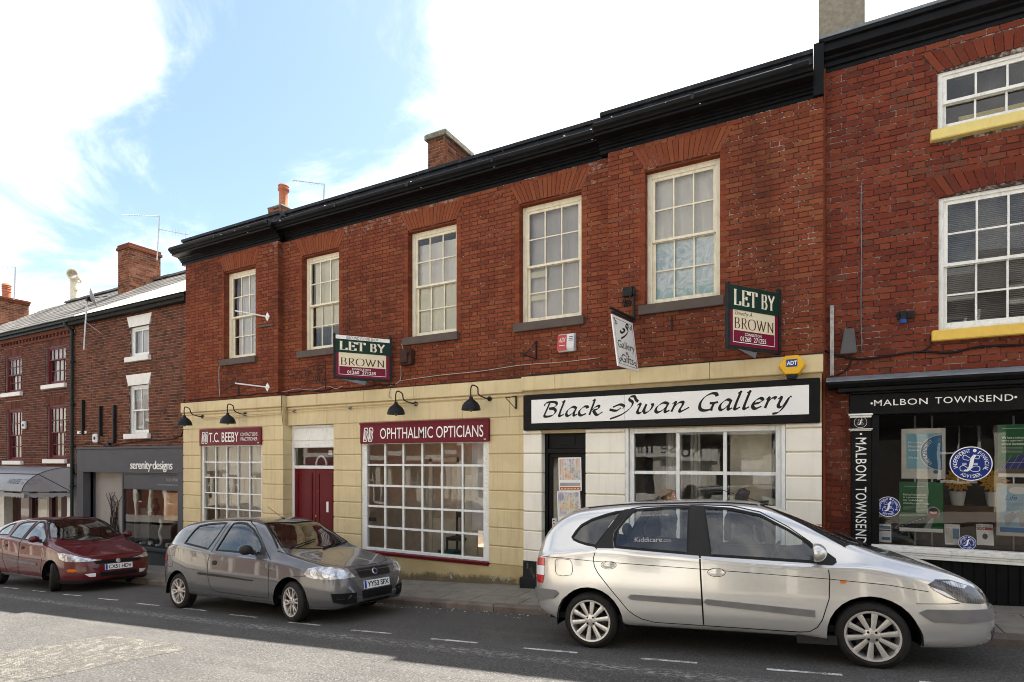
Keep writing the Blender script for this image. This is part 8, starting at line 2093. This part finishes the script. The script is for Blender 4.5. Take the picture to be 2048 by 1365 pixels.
# --- grey three-door hatchback
A, B = gpt(359, 1219), gpt(590, 1248)
pu_ = Car("parked_car", "steel grey three-door hatchback parked in front of the maroon door", A, B, .83,
 [(-.80, .55), (-.785, .78), (-.74, .93), (-.64, 1.08), (-.52, 1.22), (-.38, 1.34), (-.2, 1.42), (0, 1.455), (.4, 1.49), (.8, 1.50), (1.2, 1.495), (1.55, 1.465), (1.8, 1.41), (2.0, 1.29), (2.25, 1.13), (2.45, 1.015), (2.57, .965), (2.8, .915), (3.1, .855), (3.38, .79), (3.52, .752), (3.585, .70), (3.625, .60), (3.65, .50), (3.66, .42)],
 [(-.80, .53), (-.75, .90), (-.5, 1.04), (-.2, 1.085), (0, 1.07), (.4, 1.03), (.8, .98), (1.5, .93), (2.26, .88), (2.7, .83), (3.1, .77), (3.4, .725), (3.55, .67), (3.63, .56), (3.66, .40)],
 [(-.80, .34), (-.5, .27), (0, .24), (.6, .235), (2.2, .215), (2.4, .2), (3.2, .19), (3.5, .2), (3.66, .28)],
 [(-.80, .52), (-.74, .66), (-.6, .75), (-.3, .80), (.2, .825), (1, .83), (2.4, .83), (2.9, .82), (3.2, .79), (3.4, .745), (3.52, .68), (3.6, .58), (3.64, .49), (3.66, .40)], P_GREY, .19)
g1 = [(.0, 1.085), (.05, 1.19), (.14, 1.31), (.22, 1.375), (.5, 1.412), (.80, 1.422), (.945, 1.418), (.80, 1.16), (.70, .998), (.4, 1.038)]
g2 = [(.90, .985), (1.10, 1.415), (1.25, 1.425), (1.42, 1.41), (1.666, 1.318), (1.85, 1.19), (1.985, 1.075), (2.02, .945)]
dd = [(.811, .975), (.765, .80), (.76, .71), (.777, .589), (.82, .46), (.88, .392), (.98, .35), (1.081, .342), (1.7, .325), (2.287, .317), (2.287, .87), (2.1, 1.01), (1.88, 1.2), (1.67, 1.355), (1.42, 1.447), (1.25, 1.46), (1.03, 1.45)]
scr = [(1.83, .01), (1.79, -.3), (1.74, -.50), (2.05, -.59), (2.32, -.69), (2.40, -.55), (2.48, -.3), (2.52, .01)]
pu_.finish([g1, g2], [dd], [((-.12, .285), .352), ((2.745, .285), .36)], scr, M_CARGLD)
pu_.patch([(1.99, 1.08), (2.12, .985), (2.12, .93), (2.02, .94)], .004, M_TRIM, "mirror_base"); pu_.mirror(1.88, 1.0, .82, M_TRIM, .14, .1, .075)
pu_.patch([(.50, .60), (.52, .63), (1.2, .605), (1.92, .565), (1.92, .55), (1.2, .575), (.52, .598)], .012, M_TRIM, "side_moulding", thick=1, res=.06)
pu_.patch([(.945 + .062 * math.cos(t), .795 + .036 * math.sin(t)) for t in [k * 6.2832 / 16 for k in range(16)]], .004, M_TRIM, "door_handle", thick=1, parents=pu_.doors[0], bulge=.012, res=.02)
pu_.diag([(-.72, -.66, 1.05), (-.64, -.72, 1.06), (-.50, -.77, .80), (-.60, -.74, .74), (-.74, -.62, .78)], .006, mat("smoked_red_lens", (.2, .02, .02), .15), "tail_lamp", (.8, 1, 0), thick=1, res=.04)
pu_.line([(-.52, .80), (-.50, .70), (-.30, .68), (-.28, .80), (-.30, .88), (-.48, .88)], .006, .002, M_GAP, "fuel_flap", True)
pu_.diag([(3.04, -.80, .70), (3.10, -.79, .765), (3.25, -.73, .795), (3.42, -.64, .78), (3.53, -.46, .745), (3.585, -.36, .63), (3.52, -.55, .625), (3.40, -.70, .625), (3.2, -.78, .635), (3.08, -.80, .665)], .008, M_LAMP, "headlight", (-.85, 1, 0), thick=1, res=.025)
for cx_, cy_, cz_, r_ in ((3.19, -.76, .715, .05), (3.36, -.68, .705, .058), (3.50, -.54, .69, .052)):
    pu_.diag([(cx_ + .75 * r_ * math.cos(t), cy_ + .65 * r_ * math.cos(t), cz_ + r_ * math.sin(t)) for t in [k * 6.2832 / 16 for k in range(16)]], .0105, M_BOWL, "headlight_bowl", (-.85, 1, 0), res=.03, bulge=-.004)
pu_.diag([(3.5, -.34, .735), (3.5, .34, .735), (3.6, .30, .605), (3.6, -.30, .605)], .005, M_TRIM, "grille", (-1, 0, 0), sides=1, res=.05)
for k in range(4): z_ = .63 + k * .026; pu_.diag([(3.6, -.31, z_), (3.6, .31, z_), (3.6, .31, z_ + .008), (3.6, -.31, z_ + .008)], .012, M_RUB, "grille_slat", (-1, 0, 0), sides=1, res=.06)
m = MB(); h, no = pu_.hit((3.6, 0, .67), (-1, 0, 0)); m.lathe([(0, .014), (.042, .013), (.05, .008), (.05, 0)], h + no * .006, no, 22); m.build("badge", M_STEEL, pu_.root, smooth=40.0); m = MB(); m.lathe([(0, .0165), (.036, .0155)], h + no * .006, no, 20); m.build("badge_centre", mat("badge_navy", (.01, .015, .06), .25), pu_.root)
pu_.diag([(3.62, -.31, .43), (3.62, .31, .43), (3.62, .28, .245), (3.62, -.28, .245)], .004, M_WELL, "lower_intake", (-1, 0, 0), sides=1, res=.05); pu_.diag([(3.45, -.70, .43), (3.58, -.55, .425), (3.62, -.38, .42), (3.62, -.38, .27), (3.57, -.56, .27), (3.48, -.68, .31)], .004, M_WELL, "side_intake", (-1, .6, 0), res=.04)
pu_.diag([(3.5, -.64, .355), (3.57, -.55, .355), (3.57, -.55, .345), (3.5, -.64, .345)], .008, M_TRIM, "intake_slat", (-1, .6, 0), res=.04); pu_.line([(2.80, .655), (2.95, .66), (3.06, .66)], .006, .002, M_GAP, "bumper_gap", False)
h, no = pu_.hit((3.6, 0, .50), (-1, 0, 0)); pu_.plate((h.x + .022, 0, .505), .52, .115, "YY53 SFX", .12)
pu_.seats([(.25, 1.18), (1.25, 1.25)], 1.2); pu_.cabin(1.95, .93, -.36)
pu_.wheel(-.12, .29, .292, .205, 6, 'fork', 0); pu_.wheel(2.745, .285, .292, .205, 6, 'fork', R(-9))
pu_.wipers([((2.42, -.55), (2.27, .05)), ((2.52, .0), (2.36, .5))])
m = MB(); h, no = pu_.hit((1.55, 0, 1.4), (0, 0, -1)); m.tube([h, h + Vector((-.42, .0, .2))], .004, 5); m.ball(h, .03, .02, .015, 8, 6); m.build("aerial", M_TRIM, pu_.root)
m = MB(); m.ball((2.0, .0, 1.17), .05, .04, .05); m.ball((2.0, .03, 1.12), .04, .04, .04); m.tube([(2.0, 0, 1.22), (1.9, 0, 1.34)], .005, 4); m.build("hanging_mascot", mat("pink_fluff", (.3, .03, .09), .9), pu_.root, smooth=True)

# --- dark red hatchback
B = gpt(98, 1184); A = Vector((B.x - 2.7, B.y + .02, road(B.x - 2.7, B.y)))
fo_ = Car("parked_car", "dark red five-door hatchback parked farthest, its front wheels turned", A, B, .85,
 [(-.85, .6), (-.81, .90), (-.65, 1.10), (-.45, 1.24), (-.2, 1.36), (.2, 1.46), (.6, 1.525), (1.0, 1.545), (1.4, 1.535), (1.75, 1.485), (2.0, 1.37), (2.25, 1.2), (2.48, 1.045), (2.62, .98), (2.9, .92), (3.2, .835), (3.42, .765), (3.55, .71), (3.62, .645), (3.66, .55), (3.68, .44)],
 [(-.85, .58), (-.78, .9), (-.4, 1.06), (0, 1.115), (.6, 1.09), (1.3, 1.025), (2.0, .985), (2.5, .95), (2.9, .865), (3.2, .79), (3.45, .70), (3.6, .58), (3.68, .42)],
 [(-.85, .36), (-.5, .28), (0, .25), (.6, .245), (2.2, .225), (2.4, .2), (3.2, .17), (3.5, .17), (3.68, .24)],
 [(-.85, .55), (-.78, .68), (-.6, .77), (-.3, .82), (.2, .845), (1, .85), (2.4, .85), (2.9, .84), (3.2, .805), (3.4, .75), (3.54, .66), (3.63, .52), (3.68, .36)], P_RED, .2)
h1 = [(-.08, 1.155), (.02, 1.27), (.30, 1.385), (.58, 1.42), (.50, 1.15), (.2, 1.15)]
h2 = [(.61, 1.115), (.68, 1.26), (.78, 1.39), (.90, 1.43), (1.1, 1.452), (1.46, 1.458), (1.32, 1.25), (1.20, 1.065)]
h3 = [(1.285, 1.06), (1.40, 1.25), (1.56, 1.452), (1.68, 1.45), (1.82, 1.405), (2.0, 1.29), (2.2, 1.14), (2.26, 1.05), (2.22, 1.005)]
e1 = [(.42, .80), (.46, .62), (.62, .42), (.72, .32), (.9, .30), (1.235, .30), (1.235, 1.05), (1.50, 1.49), (1.1, 1.49), (.80, 1.45), (.62, 1.28), (.52, 1.08)]
e2 = [(1.243, .30), (2.25, .28), (2.30, .5), (2.34, .8), (2.36, .95), (2.24, 1.12), (2.0, 1.33), (1.82, 1.445), (1.6, 1.49), (1.51, 1.49), (1.243, 1.05)]
scr = [(1.78, .01), (1.74, -.3), (1.69, -.52), (2.05, -.63), (2.34, -.72), (2.43, -.56), (2.52, -.3), (2.555, .01)]
fo_.finish([h1, h2, h3], [e1, e2], [((0, .29), .36), ((2.70, .29), .37)], scr, M_CARGLD)
fo_.patch([(2.2, 1.145), (2.34, 1.03), (2.34, .985), (2.22, 1.0)], .004, M_TRIM, "mirror_base"); fo_.mirror(2.16, 1.07, .84, P_RED, .13, .095, .075)
for d, xa_, xb_, za_, zb_ in ((fo_.doors[0], .66, 1.225, .635, .612), (fo_.doors[1], 1.255, 2.10, .61, .572)): fo_.patch([(xa_, za_ - .05), (xa_, za_), (xb_, zb_), (xb_, zb_ - .045)], .014, M_PLGREY, "side_moulding", thick=1, parents=d, res=.06)
for d, x_, z_ in ((fo_.doors[0], .60, .92), (fo_.doors[1], 1.42, .885)): fo_.patch([(x_ + .07 * math.cos(t), z_ + .03 * math.sin(t)) for t in [k * 6.2832 / 14 for k in range(14)]], .005, M_TRIM, "door_handle", thick=1, parents=d, bulge=.012, res=.02)
fo_.patch([(.45, .30), (.70, .315), (2.30, .285), (2.33, .24), (.6, .255), (.42, .25)], .008, M_PLGREY, "sill_trim", thick=1, res=.08)
fo_.diag([(2.94, -.82, .80), (3.10, -.77, .80), (3.28, -.66, .765), (3.45, -.50, .70), (3.60, -.27, .635), (3.55, -.42, .625), (3.40, -.64, .625), (3.2, -.76, .635), (3.04, -.81, .68)], .008, M_LAMP, "headlight", (-.85, 1, 0), thick=1, res=.025)
for cx_, cy_, cz_, r_ in ((3.17, -.74, .73, .045), (3.33, -.64, .70, .045)): fo_.diag([(cx_ + .75 * r_ * math.cos(t), cy_ + .65 * r_ * math.cos(t), cz_ + r_ * math.sin(t)) for t in [k * 6.2832 / 16 for k in range(16)]], .0105, M_BOWL, "headlight_bowl", (-.85, 1, 0), res=.03, bulge=-.004)
fo_.diag([(3.6, -.30, .635), (3.6, .30, .635), (3.6, .46, .62), (3.6, .42, .565), (3.6, -.42, .565), (3.6, -.46, .62)], .005, M_WELL, "grille", (-1, 0, 0), sides=1, res=.05)
m = MB(); h, no = fo_.hit((3.6, 0, .60), (-1, 0, 0)); m.lathe([(0, .01), (.035, .009), (.045, 0)], h + no * .004, no, 20); m.build("badge", M_STEEL, fo_.root, smooth=40.0)
fo_.diag([(3.62, -.38, .385), (3.62, .38, .385), (3.62, .36, .30), (3.62, -.36, .30)], .004, M_WELL, "lower_intake", (-1, 0, 0), sides=1, res=.05); fo_.diag([(3.58, -.60, .375), (3.63, -.42, .385), (3.63, -.42, .31), (3.6, -.52, .31)], .006, M_CLR, "fog_lamp", (-1, .4, 0), thick=1, res=.03)
fo_.diag([(3.26, -.78, .46), (3.32, -.75, .485), (3.44, -.69, .48), (3.48, -.67, .445), (3.42, -.71, .42), (3.3, -.77, .425)], .007, M_AMB, "indicator", (-.6, 1, 0), thick=1, res=.03)
fo_.diag([(2.98, -.82, .26), (3.3, -.77, .255), (3.5, -.66, .25), (3.62, -.45, .25), (3.66, -.01, .25), (3.66, -.01, .2), (3.62, -.45, .19), (3.5, -.66, .185), (3.3, -.77, .18), (2.98, -.82, .18)], .01, M_TRIM, "chin_spoiler", (-.8, 1, 0), thick=1, res=.06)
h, no = fo_.hit((3.6, 0, .49), (-1, 0, 0)); fo_.plate((h.x + .022, 0, .49), .54, .12, "CX51 HDV", .1)
fo_.seats([(.4, 1.25), (1.35, 1.28)], 1.25); fo_.cabin(2.1, .97, -.38)
fo_.wheel(0, .295, .30, .205, 14, 'multi', 0); fo_.wheel(2.70, .295, .30, .205, 14, 'multi', R(-24), track=.83)
fo_.wipers([((2.44, -.55), (2.33, .05)), ((2.55, .0), (2.42, .5))])
m = MB(); h, no = fo_.hit((2.25, .48, 1.2), (0, 0, -1)); fr = Frame(h - no * .012, (0, 1, 0), no.cross(Vector((0, 1, 0))) * -1, no); fr.rect(m, -.05, .05, -.03, .05, 0); m.build("tax_disc", mat("pale_green_card", (.5, .62, .5), .6), fo_.root)
# ------------------------------------------------------------------ two figures on the pavement behind the silver car
def person(loc, heading, H, hair, jacket, trousers, label, stride=.28, hairlen=.2, lean=0.):
    root = empty("person", loc, None, label, "person", "passers-by behind the silver car"); root.rotation_euler = (0, 0, heading)
    s = H / 1.7                                   # local: +x forward, +y left, z up
    V = lambda x, y, z: Vector((x * s, y * s, z * s))
    b = MB()
    hip, kn, an = .90, .48, .08
    def leg(sy, fwd):
        b.tube(catmull([V(0, sy * .09, hip + .02), V(fwd * .28, sy * .09, .70), V(fwd * .52, sy * .085, kn), V(fwd * .6 - .05, sy * .08, .28), V(fwd * .85 - .06, sy * .08, an)], 4), [lin(.092, .042, i / 16) * s for i in range(17)], 12)
        f = fwd * .85 - .06; b.tube([V(f - .06, sy * .08, .05), V(f + .06, sy * .085, .045), V(f + .17, sy * .09, .03)], [.042 * s, .042 * s, .026 * s], 10)
    leg(1, stride); leg(-1, -stride)
    b.tube(catmull([V(0, 0, .86), V(0, 0, 1.0), V(.01, 0, 1.15), V(.0, 0, 1.3), V(-.01, 0, 1.42)], 3), [x * s for x in (.135, .14, .135, .12, .115, .115, .12, .13, .138, .14, .125, .1, .06)], 14)
    b.v = [(v[0] * (.78 if 1.0 * s > 0 and .84 * s < v[2] < 1.45 * s and abs(v[1]) < .2 * s else 1), v[1], v[2]) for v in b.v]
    def arm(sy, fwd):
        pts = [V(-.01, sy * .15, 1.385), V(-.01 + fwd * .1, sy * .205, 1.24), V(fwd * .22, sy * .22, 1.09), V(fwd * .5 + .03, sy * .215, .97), V(fwd * .8 + .05, sy * .21, .86)]
        q = catmull(pts, 4); b.tube(q, [lin(.052, .026, i / (len(q) - 1)) * s for i in range(len(q))], 10)
        w_ = pts[-1]; d = (pts[-1] - pts[-2]).normalized()
        b.tube([w_, w_ + d * .05 * s, w_ + d * .085 * s], [.026 * s, .036 * s, .034 * s], 8)
        for k in range(4):
            o = Vector((.026 * (k - 1.5) * .9, 0, 0)) * s; l_ = (.075, .088, .083, .066)[k] * s; p0 = w_ + d * .08 * s + o
            b.tube([p0, p0 + d * l_ * .55, p0 + d * l_ * .9 + Vector((0, -sy * .012, 0)) * s], [.0088 * s, .0082 * s, .0062 * s], 7)
        p0 = w_ + d * .03 * s + Vector((.03, 0, 0)) * s; b.tube([p0, p0 + (d * .03 + Vector((.022, 0, 0))) * s, p0 + (d * .062 + Vector((.026, 0, 0))) * s], [.011 * s, .0095 * s, .0075 * s], 7)
    arm(1, -stride * .7); arm(-1, stride * .7)
    b.tube([V(-.012, 0, 1.40), V(.0, 0, 1.47), V(.012, 0, 1.53)], [.062 * s, .052 * s, .055 * s], 12)
    hc = V(.012, 0, 1.59)                          # head: skull, jaw, nose, ears, brow
    b.ball(hc + V(-.01, 0, .012), .096 * s, .075 * s, .098 * s, 20, 14); b.ball(hc + V(.03, 0, -.045), .06 * s, .056 * s, .07 * s, 16, 12); b.ball(hc + V(.045, 0, -.095), .03 * s, .03 * s, .022 * s)
    b.tube([hc + V(.08, 0, .012), hc + V(.105, 0, -.028), hc + V(.085, 0, -.036)], [.009 * s, .015 * s, .012 * s], 8)
    b.ball(hc + V(.078, .0, -.062), .018 * s, .024 * s, .008 * s); b.ball(hc + V(.074, 0, .026), .02 * s, .05 * s, .012 * s)
    for sy in (-1, 1): b.ball(hc + V(-.005, sy * .074, -.012), .018 * s, .009 * s, .031 * s)
    o = b.build("body_tmp", mat("skin", (.50, .28, .19), .55, .06, 20, 120, .1, .001), None)
    md = o.modifiers.new("r", 'REMESH'); md.mode = 'VOXEL'; md.voxel_size = .0085; m2 = o.modifiers.new("s", 'SMOOTH'); m2.iterations = 2
    dg = bpy.context.evaluated_depsgraph_get(); me = bpy.data.meshes.new_from_object(o.evaluated_get(dg)); bpy.data.objects.remove(o)
    me.polygons.foreach_set("use_smooth", [True] * len(me.polygons)); body = bpy.data.objects.new("body", me); COL.objects.link(body); body.parent = root
    def garment(name, mt, test, off):
        bm = bmesh.new(); bm.from_mesh(me); bmesh.ops.delete(bm, geom=[f for f in bm.faces if not test(f.calc_center_median() / s)], context='FACES'); bm.normal_update()
        for v in bm.verts: v.co += v.normal * off * s * (1 + .25 * math.sin(v.co.z * 46 + v.co.x * 30))
        g = bpy.data.meshes.new(name); bm.to_mesh(g); bm.free(); g.materials.clear(); g.materials.append(mt); go = bpy.data.objects.new(name, g); COL.objects.link(go); go.parent = root
    garment("jacket", jacket, lambda c: .82 < c.z < 1.455 and not (c.z < .93 and abs(c.y) > .17), .016)
    garment("trousers", trousers, lambda c: .07 < c.z < .93 and abs(c.y) < .165, .011); garment("shoes", M_RUB, lambda c: c.z < .085, .008)
    for sy in (-1, 1):
        m = MB(); m.ball(hc + V(.079, sy * .03, .004), .011 * s, .013 * s, .009 * s, 10, 8); m.build("eye", M_LET, root, smooth=True); m = MB(); m.ball(hc + V(.0885, sy * .03, .004), .004 * s, .006 * s, .006 * s, 8, 6); m.build("pupil", M_BLK, root)
    # hair: cap of combed strands swept back from the brow and falling behind
    m = MB(); m.ball(hc + V(-.022, 0, .022), .098 * s, .083 * s, .098 * s, 20, 14); m.v = [v for v in m.v]
    bm = bmesh.new(); tmp = m.build("t", hair); bm.from_mesh(tmp.data); bpy.data.objects.remove(tmp)
    cut = [f for f in bm.faces if (f.calc_center_median() - hc).x > .055 * s and (f.calc_center_median() - hc).z < .055 * s or (f.calc_center_median() - hc).z < -.045 * s and (f.calc_center_median() - hc).x > -.03 * s]
    bmesh.ops.delete(bm, geom=cut, context='FACES'); hm = bpy.data.meshes.new("hair"); bm.to_mesh(hm); bm.free(); hm.materials.append(hair)
    for p_ in hm.polygons: p_.use_smooth = True
    ho = bpy.data.objects.new("hair", hm); COL.objects.link(ho); ho.parent = root
    m = MB(); r = random.Random(int(H * 1000))
    for k in range(150):
        a = r.uniform(-1.35, 1.35); st = hc + V(.066 * math.cos(a * .8) + .0, .079 * math.sin(a), .06 + .03 * math.cos(a))
        side = math.sin(a); e1 = hc + V(-.055 + r.uniform(-.02, .02), .092 * side, .085 * (1 - abs(side) * .75)); e2 = hc + V(-.112 + r.uniform(-.015, .01), .07 * side + r.uniform(-.02, .02), -.02); e3 = hc + V(-.118 + r.uniform(-.03, .02), .06 * side + r.uniform(-.02, .02), -hairlen + r.uniform(-.03, .03))
        m.tube(catmull([st, e1, e2, e3], 4), [.0075 * s] * 5 + [.006 * s] * 4 + [.005 * s] * 3 + [.002 * s], 5)
    m.build("hair_strands", hair, ho, smooth=True)["kind"] = "stuff"
def hairmat(name, a, b):
    t = NT(name); n = t.noise(t.mapv(t.obj(), (60, 60, 8)), 1.0, 4, .6); t.bsdf(t.mix(n, a, b), .42, 0, .4, 0, n, .5, .003); return t.m
def place_person(x, ytop, Y, *a, **k):
    X = px(x, Y); g = pave(X); H = pz(x, ytop, Y) - g
    person((X, Y, g), a[0], H - .012, *a[1:], **k)
place_person(1337, 977, 8.2, R(4), hairmat("dark_blonde_hair", (.10, .06, .034), (.25, .16, .09)), mat("grey_wool_coat", (.12, .11, .105), .9, .2, 25), mat("dark_denim", (.03, .04, .07), .85), "person with swept-back dark blonde hair walking behind the silver car")
place_person(1487, 976, 8.45, R(78), hairmat("dark_brown_hair", (.012, .008, .006), (.035, .022, .016)), mat("black_coat", (.02, .02, .022), .85), mat("black_trousers", (.015, .015, .017), .85), "dark-haired figure near the last gallery window pane", hairlen=.24)  # solid figure standing for a dark head shape at the glass
